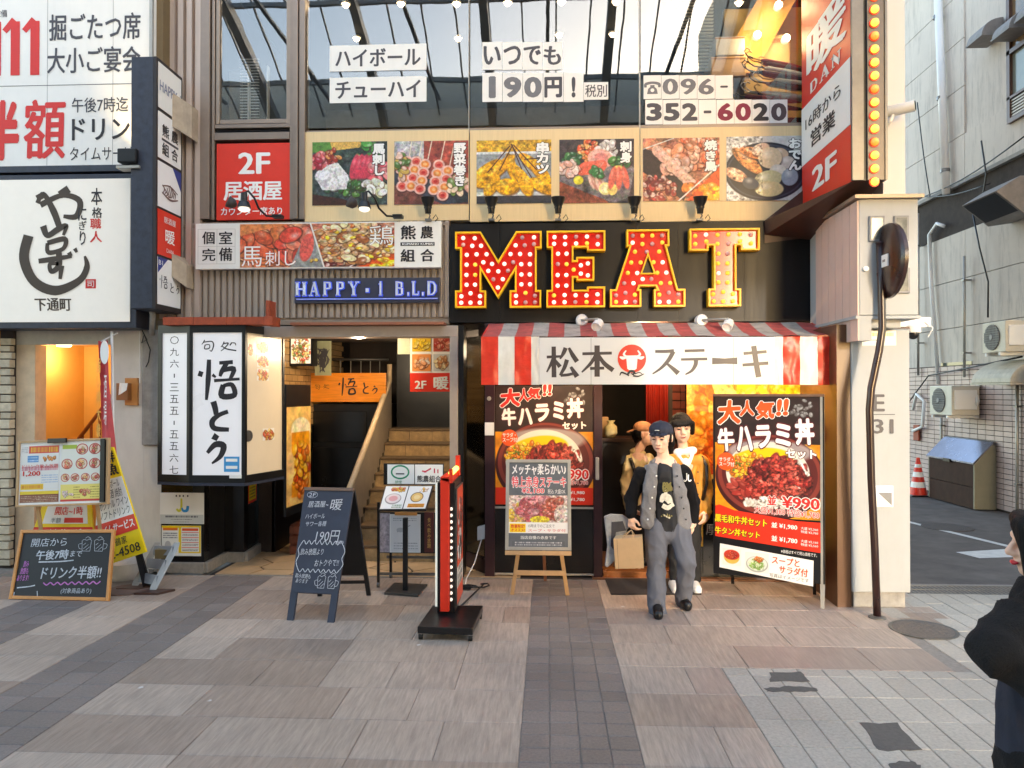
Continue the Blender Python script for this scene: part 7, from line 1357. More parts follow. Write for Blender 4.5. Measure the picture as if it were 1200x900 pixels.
b = MB(); brush(b, f, [[(66,40,3),(78,22,4)],[(62,34,3),(70,38,4)],[(84,22,3),(84,44,3)],[(90,26,3),(90,44,3)]], (0,0,f.w,f.h), .006, 2); b.build('red_logo', smat('crimson_print', (206,50,80)), t2); text(t2, f, '熊農組合', f.rect(489,557,517,565), M['ink'], bold=.02, n=.006)
fl_ = face(Y2-.02, 444, 601, 522, 648); MB().fbox(fl_, 0, 0, fl_.w, fl_.h, -.03, -.004).build('panel', M['black'], t2)
for r_, nm, m in (((444.5,602,457,647),'print_strip',smat('mauve_print',(150,140,150),var=.5,scale=30)),((457,603,493,647),'paper_sheet',M['wht']),((498,600,508.5,646),'menu_booklet',smat('oxblood_cover',(78,34,32),rough=.4)),((512,598,521,646),'paper_sheet',M['wht'])):
    a_ = fl_.rect(*r_); o = MB().fbox(fl_, *a_, .0, .008 if nm != 'menu_booklet' else .03).build(nm, m, t2)
p = Pic(90,110,(232,230,232)); p.scribble(8,6,80,18,(150,150,156),2,1,.4); p.scribble(10,80,84,104,(150,150,156),3,2,.4); p.line(20,50,60,30,1.5,(120,120,130)); p.ell(30,44,12,7,(190,190,196)); printed(t2, fl_, fl_.rect(458,604,492,646), p.mat('print_handwritten_sheet'), .0095)
text(t2, fl_, '食べ飲み放題', fl_.rect(501.5,606,505.5,641), smat('gold_print', (190,150,80)), n=.032, vert=True); a_ = fl_.rect(463,600.5,489,604); MB().fbox(fl_, *a_, .008, .016).build('wood_clip', M['framewood'], t2)
zb = pz(648,Y2)
for px0, yy in ((443.5,Y2-.12),(458,Y2+.25),(523,Y2-.12),(521,Y2+.25)):
    x = pxx(px0,yy,660); MB().box((x-.012,yy-.012,.05), (x+.012,yy+.012,zb+.5 if yy < Y2 else zb)).build('leg', M['black'], t2); MB().cyl((x-.012,yy,.025), (x+.012,yy,.025), .025, n=10).build('caster', M['steel'], t2)
x0, x1 = pxx(443.5,Y2-.12,660), pxx(523,Y2-.12,660)
for z_, yy in ((.12,Y2-.12),(.2,Y2+.25)): MB().box((x0,yy-.01,z_), (x1,yy+.01,z_+.025)).build('crossbar', M['steel'], t2)
# ================================================================ chalk A-board of the second floor pub
b0, b1 = G(336,727), G(391,730); Vt0 = PY(357,572.5,6.62); Vt1 = PY(414,573.5,6.62)
cbm = smat('blue_grey_chalkboard', (46,50,64), rough=.55, var=.2, scale=5); blk = M['black']
f = Fr(b0, b1-b0, (Vt0+Vt1-b0-b1), (b1-b0).length, ((Vt0+Vt1-b0-b1)/2).length); f.V = (f.V - f.U*f.V.dot(f.U)).normalized(); f.N = f.U.cross(f.V)
def sheared(pt0, pt1, pt2, pt3):                       # u, v in 0..1 over the real four corners
    return lambda u, v, n=0: pt0.lerp(pt1,u).lerp(pt3.lerp(pt2,u),v)+f.N*n
bp4 = sheared(b0, b1, Vt1, Vt0)
class Q4(Fr):
    def __init__(s, fn, w, h): s.fn, s.w, s.h, s.N = fn, w, h, f.N
    def p(s, u, v, n=0): return s.fn(u/s.w, v/s.h, n)
qf = Q4(bp4, .4, 1.0)
t = thing('chalk_a_board', 'blue-grey chalk A-board reading 居酒屋 暖 and 190円 by the stair entrance', 'chalkboard', (b0+b1)/2)
MB().fbox(qf, 0, .2, .4, 1.0, -.025, 0).build('front_board', cbm, t, bev=.003); MB().fbox(qf, .0, .985, .4, 1.01, -.03, .01).build('top_edge', smat('brown_edge', (110,86,70)), t)
for u in (0, .345): MB().fbox(qf, u, 0, u+.055, .2, -.025, .002).build('leg', cbm, t)
r0, r1_ = G(372,699), G(434,698); rt0, rt1 = Vt0+Vector((0,.04,0)), Vt1+Vector((0,.04,0)); f_save = f; rear = sheared(r0, r1_, rt1, rt0); qr = Q4(rear, .4, 1.0)
MB().fbox(qr, .03, .2, .385, .99, -.03, -.005).build('rear_board', blk, t)
for u in (0, .37): MB().fbox(qr, u, 0, u+.03, 1.0, -.03, 0).build('rear_leg', blk, t)
MB().fbox(qr, 0, .12, .4, .15, -.02, -.01).build('crossbar', blk, t)
ck = smat('chalk_white', (196,198,202), rough=.9, var=.3, scale=60)
def chalk(par, fr, items, m=ck, n=.003, bold=-.0):
    for s_, r_, ro in items: text(par, fr, s_, r_, m, bold=bold, n=n, rot=ro, shear=.12, res=2)
chalk(t, qf, [('2F',(.045,.935,.1,.965),.02),('居酒屋',(.05,.85,.19,.9),.03),('~',(.195,.865,.215,.875),0),('暖',(.235,.83,.33,.92),.02),('ハイボール',(.04,.76,.2,.8),.04),('サワー各種',(.05,.70,.22,.74),.04),('190円',(.15,.58,.34,.67),.03),('(税別)',(.32,.565,.385,.595),.05),('飲み放題より',(.04,.48,.23,.53),.03),('おトクやで!!',(.17,.4,.37,.45),.05),('飲み放題も\nあります',(.02,.27,.15,.34),-.05)])
b = MB(); brush(b, qf, [[(50+50*math.cos(i*.42),50+50*math.sin(i*.42),4) for i in range(16)]], (.03,.925,.115,.975), .003, 2)
brush(b, qf, [[(8+i*5.2,50-(3 if i % 2 else 0)*1.0+(0),.8) for i in range(17)]], (0,.05,.42,1.07), .003, 3); brush(b, qf, [[(8+i*5.2,68+(2.5 if i % 2 else 0),.8) for i in range(17)]], (0,.05,.42,1.07), .003, 3); brush(b, qf, [[(8,50,.8),(4,54,.8),(7,58,.8),(3,63,.8),(8,68,.8)],[(92,50,.8),(97,55,.8),(93,60,.8),(97,64,.8),(92,68,.8)]], (0,.05,.42,1.07), .003, 3)
def mugs(b, fr, r, n=.003, th=2.2):
    for ox, s in ((0,0),(48,4)): brush(b, fr, [[(8+ox,34,th),(12+ox,96,th)],[(44+ox,34,th),(42+ox,96,th)],[(12+ox,96,th),(42+ox,97,th)],[(8+ox,34,th),(16+ox,24,th),(26+ox,30,th),(36+ox,22,th),(46+ox,33,th)],[(14+ox,60,th),(24+ox,46,th)],[(16+ox,84,th),(34+ox,56,th)],[(26+ox,90,th),(40+ox,70,th)],[(20+ox,18,th),(30+ox,8,th),(42+ox,20,th)]], r, n, 3)
    brush(b, fr, [[(8,50,th),(-4,56,th),(0,80,th),(12,84,th)],[(92,50,th),(106,56,th),(102,80,th),(90,84,th)]], r, n, 3)
mugs(b, qf, (.2,.235,.38,.36)); b.build('chalk_drawing', ck, t)
# ================================================================ left: leaning chalkboard, menu board, yellow stand, flag, ramp
f = lean(6.72, 13, 621, 131, 703, .22); f.px = (13,621,131,703)
bq = Q4(lambda u, v, n=0: None, 1, 1)
A0, A1 = G(11,702), G(128,704.5); T0, T1 = PY(25,621,A0.y+.2), PY(135,620.5,A1.y+.2); Nn = (A1-A0).cross(T0-A0).normalized(); Nn = -Nn if Nn.y > 0 else Nn
bq = Q4(lambda u, v, n=0: A0.lerp(A1,u).lerp(T0.lerp(T1,u),v)+Nn*n, 1.18, .82)
t = thing('leaning_chalkboard', 'wood framed black chalkboard reading 午後7時まで ドリンク半額 on the ground', 'chalkboard', (A0+A1)/2); W, Hh = 1.18, .82
MB().fbox(bq, .03, .03, W-.03, Hh-.03, -.012, .0).build('board', smat('black_chalkboard', (28,26,27), rough=.5, var=.3), t)
for r_ in ((0,0,.035,Hh),(W-.035,0,W,Hh),(.035,0,W-.035,.04),(.035,Hh-.04,W-.035,Hh)): MB().fbox(bq, *r_, -.02, .015).build('frame', M['framewood'], t, bev=.004)
pk = smat('pink_chalk', (196,120,186), rough=.9)
chalk(t, bq, [('開店から',(.16,.62,.60,.72),.03),('まで',(.66,.5,.8,.57),0),('(対象商品あり)',(.6,.07,.96,.14),.02)]); chalk(t, bq, [('午後7時',(.24,.46,.64,.58),.04)], bold=.03); chalk(t, bq, [('ドリンク半額!!',(.34,.24,1.06,.39),.03)], bold=.02); chalk(t, bq, [('飲み\n放題も\nあります!',(.06,.21,.2,.45),.03)], pk, bold=.02)
b = MB(); brush(b, bq, [[(32+i*3.6,78+(1.8 if i % 2 else -1.8)-(i*.2),1.4) for i in range(17)]], (0,0,W,Hh), .003, 3); b.build('chalk_drawing', pk, t)
b = MB(); brush(b, bq, [[(24,47,1.4),(46,46,1.4),(60,44,1.2)],[(6,84,1.4),(18,82,1.2),(24,80,1.4)],[(4,90,1),(4,96,1)],[(27,88,1),(28,95,1)]], (0,0,W,Hh), .003, 3); mugs(b, bq, (.76,.56,1.08,.75), th=1.6); b.build('chalk_drawing', ck, t)
# yellow A stand
B0, B1 = G(108,664), G(172,680); 
Nf = None
apex0, apex1 = PY(132,520,7.15), PY(134,520,7.15)
foot = [G(86,668), G(172,682)]
ya_ = smat('yellow_stand_sheet', (246,210,24), rough=.45, var=.05)
t = thing('yellow_a_stand', 'yellow and white A-shaped stand with タイムサービス and 312-4508', 'standing sign', Vector(((foot[0].x+foot[1].x)/2,(foot[0].y+foot[1].y)/2,0)))
c00, c10, c11, c01 = PY(128,660,7.1), PY(170,647,6.98), PY(139,535,7.1), PY(118,510,7.2)
def quadq(pts, w, h):
    n_ = (pts[1]-pts[0]).cross(pts[3]-pts[0]).normalized(); n_ = -n_ if n_.y > 0 else n_
    q = Q4(lambda u, v, n=0: pts[0].lerp(pts[1],u).lerp(pts[3].lerp(pts[2],u),v)+n_*n, w, h); q.N = n_; return q
qa = quadq([PY(108,668,7.12), PY(171,647,6.95), PY(132,524,7.12), PY(120,524,7.14)], 1, 1)
MB().fbox(qa, 0, 0, 1, 1, -.02, 0).build('side_board', ya_, t); MB().fbox(qa, 0, .36, 1, .72, .001, .003).build('white_print', M['wht'], t); MB().fbox(qa, 0, .22, 1, .36, .001, .003).build('red_print', M['red'], t)
text(t, qa, '鮮魚', (.3,.74,.95,.97), M['ink'], bold=.04, n=.004, vert=True); text(t, qa, 'ハイボール\n日本酒 焼酎\nカクテル ワイン\nソフトドリンク', (.08,.38,.98,.71), M['ink'], n=.005); text(t, qa, 'タイムサービス', (.06,.25,.96,.33), M['wht'], bold=.03, n=.005, rot=.0); text(t, qa, '千鶴家', (.35,.13,.72,.2), M['ink'], n=.005); text(t, qa, '312-4508', (.16,.03,.94,.11), M['ink'], bold=.01, n=.005)
MB().prism([G(168,691), G(176,688), PY(140,560,7.2), PY(137,560,7.2)], (0,.03,0)).build('leg', M['black'], t)
qb = quadq([PY(24,660,7.15), PY(112,660,7.15), PY(104,560,7.25), PY(62,560,7.25)], 1, 1)
MB().fbox(qb, 0, 0, 1, 1, -.02, 0).build('front_board', ya_, t); a_ = (.16,.48,.9,.66); MB().fbox(qb, .12, .46, .92, .68, .001, .003).build('white_print', M['wht'], t); MB().fbox(qb, 0, .30, 1, .42, .001, .003).build('red_print', M['red'], t); text(t, qb, 'タイムサービス', (.08,.32,.94,.4), M['wht'], bold=.03, n=.005)
text(t, qb, '開店~1時', (.3,.56,.84,.66), M['redink'], bold=.02, n=.005); MB().fbox(qb, .5, .47, .84, .53, .0035, .004).build('red_print', M['red'], t); text(t, qb, '半額', (.26,.47,.44,.53), M['ink2'], n=.005)
# framed menu board on top
f = quadq([PY(19,594.5,7.0), PY(127,591,6.92), PY(128,513,6.98), PY(22,517,7.06)], 1.08, .8)
t = thing('framed_menu_board', 'wood framed menu board with 1,200 yen drink plan above the chalkboard', 'menu board', f.p(.54,0))
MB().fbox(f, .02, .02, 1.06, .78, -.02, 0).build('board', M['wht'], t)
for r_ in ((0,0,.025,.8),(1.055,0,1.08,.8),(.025,0,1.055,.025),(.025,.775,1.055,.8)): MB().fbox(f, *r_, -.025, .015).build('frame', M['wood'], t, bev=.003)
MB().fbox(f, 1.0, .03, 1.05, .79, .001, .03).build('black_strip', M['black'], t); MB().fbox(f, .38, .76, .6, .815, .016, .04).build('clip', M['black'], t, bev=.004)
p = Pic(200,290,(236,232,226)); p.rect(40,10,196,46,(226,60,40)); p.scribble(50,14,190,42,(250,220,40),1,1,.9); p.scribble(4,12,36,44,(170,160,160),4,2); p.rect(34,58,92,90,(70,140,200)); p.scribble(36,60,90,88,(230,240,250),2,3); p.heap(150,72,36,8,[(230,130,30)],12,8,4); p.scribble(6,108,194,134,(190,60,90),1,4,.8); p.scribble(110,150,194,196,(120,150,200),4,5,.4)
p.rect(2,198,120,226,(246,200,30)); p.scribble(8,202,116,222,(220,110,20),1,6,.8); p.rect(0,240,200,290,(130,60,36)); p.rect(0,234,200,250,(246,210,40)); p.scribble(4,256,196,288,(240,220,190),4,7,.5); printed(t, f, (.04,.05,.5,.755), p.mat('print_drink_plan'), .003); text(t, f, '1,200', (.07,.36,.28,.43), M['redink'], bold=.03, n=.006); text(t, f, 'ドリンク飲み放題', (.06,.46,.49,.51), M['redink'], n=.006)
p = Pic(200,290,(236,234,222)); p.rect(6,10,80,30,(170,190,50)); 
for (x, y, r) in ((106,32,30),(170,32,30),(30,104,28),(104,104,30),(170,104,28),(22,172,22),(72,172,22),(124,172,22),(174,172,22)): p.ell(x,y,r,r*.92,(190,50,40)); p.ell(x,y,r*.85,r*.78,(240,214,190)); p.heap(x,y,r*.55,r*.5,[(226,100,70),(240,180,110),(200,60,50)],12,r*.3,int(x))
p.rect(0,206,200,280,(246,226,120)); p.heap(34,250,26,16,[(240,200,190),(250,230,220)],14,9,8); p.heap(120,246,24,18,[(206,90,60),(230,150,100)],14,9,9); p.scribble(66,214,100,276,(150,120,40),5,9,.4); p.scribble(150,214,196,276,(150,120,40),5,10,.4); p.rect(0,280,200,290,(214,60,50)); printed(t, f, (.52,.05,.985,.755), p.mat('print_set_menu'), .003)
for u in (.2,.9): q = f.p(u,.02,-.03); MB().prism([q, q+Vector((.03,0,0)), Vector((q.x+.03,q.y+.15,.03)), Vector((q.x,q.y+.15,.03))], (0,.02,0)).build('leg', M['wood'], t)
# flag pole with water base
q = G(147,676); t = thing('flag_banner', 'narrow red nobori flag on a white pole with a round water base', 'flag', q); 
MB().lathe(q, (0,0,1), [(0,.2),(.03,.215),(.16,.2),(.19,.13),(.2,.05)], 28).build('water_base', smat('grey_white_plastic', (190,188,184), rough=.45, dirt=.25), t, smooth=True, auto=True)
tp = PY(131,388,q.y); MB().tube([q+Vector((0,0,.15)), Vector((tp.x+.03,q.y,1.0)), tp], .013, 8).build('pole', M['white'], t, smooth=True); MB().tube([tp+Vector((.06,0,-.02)), tp-Vector((.14,0,.12))], .007, 6).build('cross_rod', M['white'], t)
b = MB(); nu, nv = 8, 24; zt_, zb_ = pz(398,q.y), pz(600,q.y)
for j in range(nu+1):
    for k in range(nv+1):
        s, v = j/nu, k/nv; x = tp.x-.125+.13*s+.03*v+.12*max(0,v-.25)*s; b.v.append(Vector((x, q.y-.03+.05*math.sin(s*5+v*2), zt_+(zb_-zt_)*v)))
b.f = [[j*(nv+1)+k, (j+1)*(nv+1)+k, (j+1)*(nv+1)+k+1, j*(nv+1)+k+1] for j in range(nu) for k in range(nv)]; b.mi = [0]*len(b.f); b.build('flag_cloth', smat('faded_red_flag', (196,76,80), rough=.7, var=.15), t, smooth=True)
ff = Fr((tp.x-.1,q.y-.1,zb_), (1,0,0), (0,0,1), .13, zt_-zb_); b = MB(); b.prism(disc(ff, .085, ff.h*.93, .045, .12, 0, 20), ff.N*.001); b.build('white_patch', M['wht'], t)
text(t, ff, '旨い丼大衆', (.0,ff.h*.42,.05,ff.h*.9), smat('gold_flag_print', (226,170,80)), bold=.04, n=.0, vert=True); text(t, ff, '酒場', (.08,ff.h*.5,.11,ff.h*.8), M['wht'], n=.002, vert=True)
# aluminium ramp / folded trolley
t = thing('folded_ramp', 'short aluminium folding ramp lying tilted beside the black pier', 'ramp', G(175,690)); 
for k, (g_, h_) in enumerate(((G(157,689),PY(183,642,G(157,689).y+.25)),(G(178,694),PY(206,642,G(178,694).y+.25)))):
    MB().prism([g_+Vector((-.03,0,.0)), g_+Vector((.03,0,.0)), h_+Vector((.03,0,0)), h_+Vector((-.03,0,0))], (0,.03,.05)).build('side_rail', M['alu'], t, bev=.004); MB().prism([g_+Vector((-.12,-.1,0)), g_+Vector((.1,-.1,0)), g_+Vector((.2,.05,.0)), g_+Vector((-.02,.05,.0))], (0,0,.02)).build('foot_pad', M['brown'], t)
for v_ in (.15,.5,.82): a_ = G(157,689).lerp(PY(183,642,G(157,689).y+.25),v_); c_ = G(178,694).lerp(PY(206,642,G(178,694).y+.25),v_); MB().prism([a_, c_, c_+Vector((0,.04,.08)), a_+Vector((0,.04,.08))], (0,.02,0)).build('rung', M['grey'], t)
a_ = PY(186,655,7.2); MB().box(a_+Vector((-.04,-.0,0)), a_+Vector((.08,.08,.09))).build('handle_block', smat('olive_block', (120,104,70)), t)
MB().lathe(G(150,692), (0,0,1), [(0,.2),(.012,.2),(.014,.12)], 24).build('rubber_disc', smat('worn_brown_rubber', (110,86,74), rough=.7), t)
# ================================================================ the other side of the arcade (seen only as a reflection) and the roof frame
ob = thing('opposite_building', 'grey shop building across the arcade seen reflected in the windows', 'building', (-3,-5,0)); og = smat('opposite_grey_wall', (216,210,200), rough=.6, var=.1); od = smat('opposite_dark_band', (56,52,50), rough=.4, var=.3)
def opp(x0, x1, par, h=10.6):
    MB().box((x0,-9,0), (x1,-5,h)).build('wall', og, par); MB().box((x0,-4.98,7.4), (x1,-4.9,9.2)).build('dark_band', od, par); MB().box((x0,-4.98,.1), (x1,-4.95,3.0)).build('shop_glass', M['blackgloss'], par)
    for k in range(int((x1-x0)/2.2)): MB().box((x0+.3+k*2.2,-4.98,4.1), (x0+2.0+k*2.2,-4.93,6.8)).build('window', M['blackgloss'], par)
opp(-16, 4.9, ob); o2 = thing('opposite_building', 'second grey building across the arcade beyond the gap left for the sunbeam', 'building', (13,-5,0)); opp(9.6, 22, o2)  # gap between the two buildings shaped to let the sunbeam through
o3 = thing('added_sun_block', 'upper storeys added over the sunbeam gap to cut the sun and darken reflections', 'building', (7,-5,7.3)); MB().box((4.9,-9,7.3), (9.6,-5,13.5)).build('wall', og, o3); [MB().box((5.2+k*1.1,-4.99,8+j*1.4), (6.0+k*1.1,-4.95,8.9+j*1.4)).build('window', M['blackgloss'], o3) for k in range(4) for j in range(3)]  # block added over the gap to stop high sun and darken window reflections
rf = thing('arcade_roof', 'steel arcade roof frame spanning the street above', 'roof', (0,1,10)); bm_ = smat('roof_steel', (150,154,160), rough=.5)
def arch(x): return [(x, -4.9+12.6*i/12, 9.3+2.2*math.sin(math.pi*i/12)) for i in range(13)]
for x in (-10.5,-7.5,-4.5,-1.5,1.5,4.5,7.5): 
    pts = arch(x); b = MB()
    for i in range(12): a_, c_ = Vector(pts[i]), Vector(pts[i+1]); b.prism([a_+Vector((-.1,0,-.18)), a_+Vector((.1,0,-.18)), a_+Vector((.1,0,.1)), a_+Vector((-.1,0,.1))], c_-a_)
    tag(b.build('arch_beam', bm_, rf), kind='stuff')
for i in (1,3,5,7,9,11): q = Vector(arch(0)[i]); MB().box((-12,q.y-.05,q.z+.1), (9,q.y+.05,q.z+.2)).build('purlin', bm_, rf)
for k in range(26): x = -11+.8*k; pa = arch(x); [MB().hexa([Vector((x-.02,pa[i][1],pa[i][2]+.2)),Vector((x+.02,pa[i][1],pa[i][2]+.2)),Vector((x+.02,pa[i+3][1],pa[i+3][2]+.2)),Vector((x-.02,pa[i+3][1],pa[i+3][2]+.2)),Vector((x-.02,pa[i][1],pa[i][2]+.26)),Vector((x+.02,pa[i][1],pa[i][2]+.26)),Vector((x+.02,pa[i+3][1],pa[i+3][2]+.26)),Vector((x-.02,pa[i+3][1],pa[i+3][2]+.26))]).build('rafter', bm_, rf) for i in (0,3,6,9)]
for x in (-9,-6,-3,0,3,6): MB().box((x-.04,-4.9,9.9),(x+.04,7.7,9.96)).build('tie_bar', bm_, rf)
# ================================================================ people
def blobmesh(name, prims, m, parent, vox=.009, smooth_it=3, wr=None):
    if wr is None: wr = .0 if m.name in ('skin','black_hair','navy_cap','tan_cap','white_print','black_paint') else .0075
    """one continuous surface grown from tapered limbs and rounded masses"""
    b = MB()
    for q in prims:
        if q[0] == 'c':
            _, p, r_, r0, r1 = q[:5]; p, r_ = Vector(p), Vector(r_); fl_ = q[5] if len(q) > 5 else 1.0
            d = r_-p; L_ = d.length; d.normalize() if L_ > 1e-6 else None; prof = []
            for i in range(5): a = math.pi/2*(1-i/4); prof.append((-r0*math.sin(a), r0*math.cos(a)))
            for i in range(1,4): prof.append((L_*i/4, r0+(r1-r0)*i/4))
            for i in range(5): a = math.pi/2*i/4; prof.append((L_+r1*math.sin(a), r1*math.cos(a)))
            o = len(b.v); b.lathe(p, d, prof, 12)
            if fl_ != 1.0:
                for i in range(o, len(b.v)):
                    c_ = p+d*(b.v[i]-p).dot(d); b.v[i] = Vector((b.v[i].x, c_.y+(b.v[i].y-c_.y)*fl_, b.v[i].z))
        else:
            _, c_, r_ = q[:3]; R = Matrix.Rotation(q[3], 3, q[4] if len(q) > 4 else 'Y') if len(q) > 3 else None; b.ell(c_, r_, 14, 9, R)
    me = bpy.data.meshes.new(name); me.from_pydata([tuple(v) for v in b.v], [], b.f)
    o = bpy.data.objects.new(name, me); C.objects.link(o)
    rm = o.modifiers.new('remesh', 'REMESH'); rm.mode = 'VOXEL'; rm.voxel_size = vox; rm.adaptivity = 0
    sm_ = o.modifiers.new('smooth', 'SMOOTH'); sm_.iterations = smooth_it; sm_.factor = .5
    dg = bpy.context.evaluated_depsgraph_get(); m2 = bpy.data.meshes.new_from_object(o.evaluated_get(dg)); bpy.data.objects.remove(o); bpy.data.meshes.remove(me)
    if wr:                                  # folds in the cloth
        vs = [v.co.copy() for v in m2.vertices]; ns = [v.normal.copy() for v in m2.vertices]
        for v, c_, n_ in zip(m2.vertices, vs, ns):
            q = Vector((c_.x*13+c_.z*4, c_.y*10, c_.z*5-c_.x*3)); a = mnoise.noise(q); v.co = c_+n_*wr*(1-2*abs(a)**.7*1.3)*(1 if wr > 0 else 0)
    m2.name = name; m2.materials.clear(); m2.materials.append(m); m2.polygons.foreach_set('use_smooth', [True]*len(m2.polygons))
    o = bpy.data.objects.new(name, m2); C.objects.link(o); o.parent = parent; return o
def spots(name, els, m, parent, n=8):
    for q in els: me_o = MB().ell(q[0], q[1], n, 6).build(name[:-1], m, None, smooth=True); me_o.parent = parent
skin = mat('skin', lin((.93,.75,.65)), rough=.5, var=.05, scale=12); skin.node_tree.nodes['Principled BSDF'].inputs['Subsurface Weight'].default_value = .08
skin.node_tree.nodes['Principled BSDF'].inputs['Subsurface Radius'].default_value = (.02,.008,.004)
hairm = smat('black_hair', (14,11,12), rough=.6, spec=.25, var=.5, scale=90, stretch=(1,1,.1), bump=.8); lip = smat('lip', (178,96,88), rough=.4); eyem = smat('dark_eye', (30,22,20), rough=.2)
def hand(w_, dirn, side, curl=.6, palm=(0,-1,0), sc=1.0):
    """palm, four fingers and a thumb; w_ wrist, dirn towards the knuckles, side towards the thumb"""
    w_, d, s = Vector(w_), Vector(dirn).normalized(), Vector(side).normalized(); pn = Vector(palm).normalized(); out = []
    k = w_+d*.085*sc
    out.append(('c', w_, w_+d*.03*sc, .026*sc, .03*sc))
    for i in range(4): out.append(('c', w_+d*.02*sc+s*(.018-.012*i)*sc, k+s*(.030-.020*i)*sc, .014*sc, .0125*sc))
    for i, L_ in enumerate((.072,.08,.075,.058)):
        a = k+s*(.030-.020*i)*sc; L_ *= sc; c1, c2 = curl*.7, curl*1.5
        b_ = a+(d*math.cos(c1)+pn*math.sin(c1))*L_*.5; e = b_+(d*math.cos(c2)+pn*math.sin(c2))*L_*.5
        out += [('c', a, b_, .0105*sc, .0095*sc), ('c', b_, e, .0095*sc, .008*sc)]
    a = w_+d*.025*sc+s*.03*sc; b_ = a+(d*.6+s*.7+pn*.3).normalized()*.038*sc; out += [('c', a, b_, .0145*sc, .012*sc), ('c', b_, b_+(d*.9+pn*.5+s*.1).normalized()*.032*sc, .0115*sc, .009*sc)]
    return out
def head_prims(h, R, sc=1.0):
    P_ = lambda x, y, z: Vector(h)+R@Vector((x, y, z))*sc
    e = lambda c, r: ('e', P_(*c), tuple(k*sc for k in r), 0) 
    return [('e', P_(0,.012,.03), (.073*sc,.088*sc,.092*sc)), ('e', P_(0,-.022,-.035), (.058*sc,.064*sc,.07*sc)), ('c', P_(0,-.058,-.078), P_(0,-.04,-.06), .024*sc, .04*sc),
            ('c', P_(-.032,-.05,-.02), P_(-.03,-.035,-.05), .026*sc, .024*sc), ('c', P_(.032,-.05,-.02), P_(.03,-.035,-.05), .026*sc, .024*sc),
            ('c', P_(0,-.083,.012), P_(0,-.102,-.022), .0085*sc, .0135*sc), ('c', P_(-.012,-.09,-.028), P_(.012,-.09,-.028), .009*sc, .009*sc),
            ('c', P_(-.035,-.072,.026), P_(.035,-.072,.026), .017*sc, .017*sc), ('c', P_(-.014,-.085,-.055), P_(.014,-.085,-.055), .0075*sc, .0075*sc),
            ('e', P_(-.076,.008,.0), (.01*sc,.02*sc,.032*sc)), ('e', P_(.076,.008,.0), (.01*sc,.02*sc,.032*sc))], P_
def face_bits(par, P_, R, sc=1.0, smile=0):
    sx = lambda v: tuple(k*sc for k in v)
    b = MB()
    for s in (-1, 1): b.ell(P_(s*.030,-.084,.006), sx((.0125,.005,.0045)), 10, 6, R)
    o = b.build('eyes', eyem, None, smooth=True); o.parent = par
    b = MB()
    for s in (-1, 1): b.tube([P_(s*.014,-.094,.026), P_(s*.030,-.094,.031), P_(s*.047,-.082,.026)], .0035*sc, 6)
    o = b.build('eyebrows', hairm, None, smooth=True); o.parent = par
    b = MB(); b.tube([P_(-.022,-.083,-.054+smile*.006), P_(-.01,-.0905,-.056), P_(.01,-.0905,-.056), P_(.022,-.083,-.054+smile*.006)], [.002*sc,.0052*sc,.0052*sc,.002*sc], 8); o = b.build('mouth', lip, None, smooth=True); o.parent = par
def person_root(label, loc, yaw=0):
    t = thing('person', label, 'person', loc); t.rotation_euler = (0,0,yaw); return t
def at_scale(X0, Y0):                                   # photo pixel -> local x, z at this standing depth
    def at(px, py, y=0): q = PY(px, py, Y0+min(y, .0)*0); return Vector((q.x-X0, y, q.z))
    return at
# ---------------------------------------------------------------- man in the varsity jacket
X0, Y0 = PY(779,600,6.62).x, 6.62; L = at_scale(X0, Y0)
man = person_root('man in navy cap, grey and black varsity jacket and wide grey trousers, walking out', (X0, Y0, 0), 0)
hd = L(774,513,-.03); Rh = Matrix.Rotation(rad(-24), 3, 'Z')@Matrix.Rotation(rad(9), 3, 'X')
HS = 1.2; hp, HP = head_prims(hd, Rh, HS)
shl, shr = L(747,557,0), L(806,555,0); shl.x += .035; shr.x -= .04
ell_, elr = L(740,586,.03), L(813,588,.04); wl_, wr_ = L(739,604,-.04), L(813,611,.02)
hl = hand(wl_, (.05,-.05,-1), (.6,-.6,0), 1.1, (.7,.2,.0)); hr_ = hand(wr_, (-.1,0,-1), (-.3,-.9,0), .5, (-1,0,0))
pel = L(783,610,0)
body = hp+[('c', hd+Vector((.01,.02,-.07)), L(779,545,.02), .05, .055), ('c', L(779,548,.02), L(781,575,.01), .12, .13, .7), ('c', L(781,575,.01), pel, .12, .13, .7), ('c', shl, ell_, .045, .036), ('c', ell_, wl_, .035, .026), ('c', shr, elr, .045, .036), ('c', elr, wr_, .035, .026), ('c', shl, shr, .05, .05)]+hl+hr_
kl, kr = L(768,662,-.04), L(803,656,-.08); al, ar = L(768,710,-.12), L(801,702,.12)
hipl, hipr = L(771,618,0), L(795,618,0)
body += [('c', hipl, kl, .075, .05), ('c', kl, al, .05, .036), ('c', hipr, kr, .075, .05), ('c', kr, ar, .05, .036)]
blobmesh('body', body, skin, man, .0065, 3); face_bits(man, HP, Rh, HS)
gj = smat('grey_wool', (122,120,122), rough=.95, var=.12, scale=60, bump=.3); bs = smat('black_sleeve', (18,17,20), rough=.85, spec=.2, var=.3, scale=20, bump=.4)
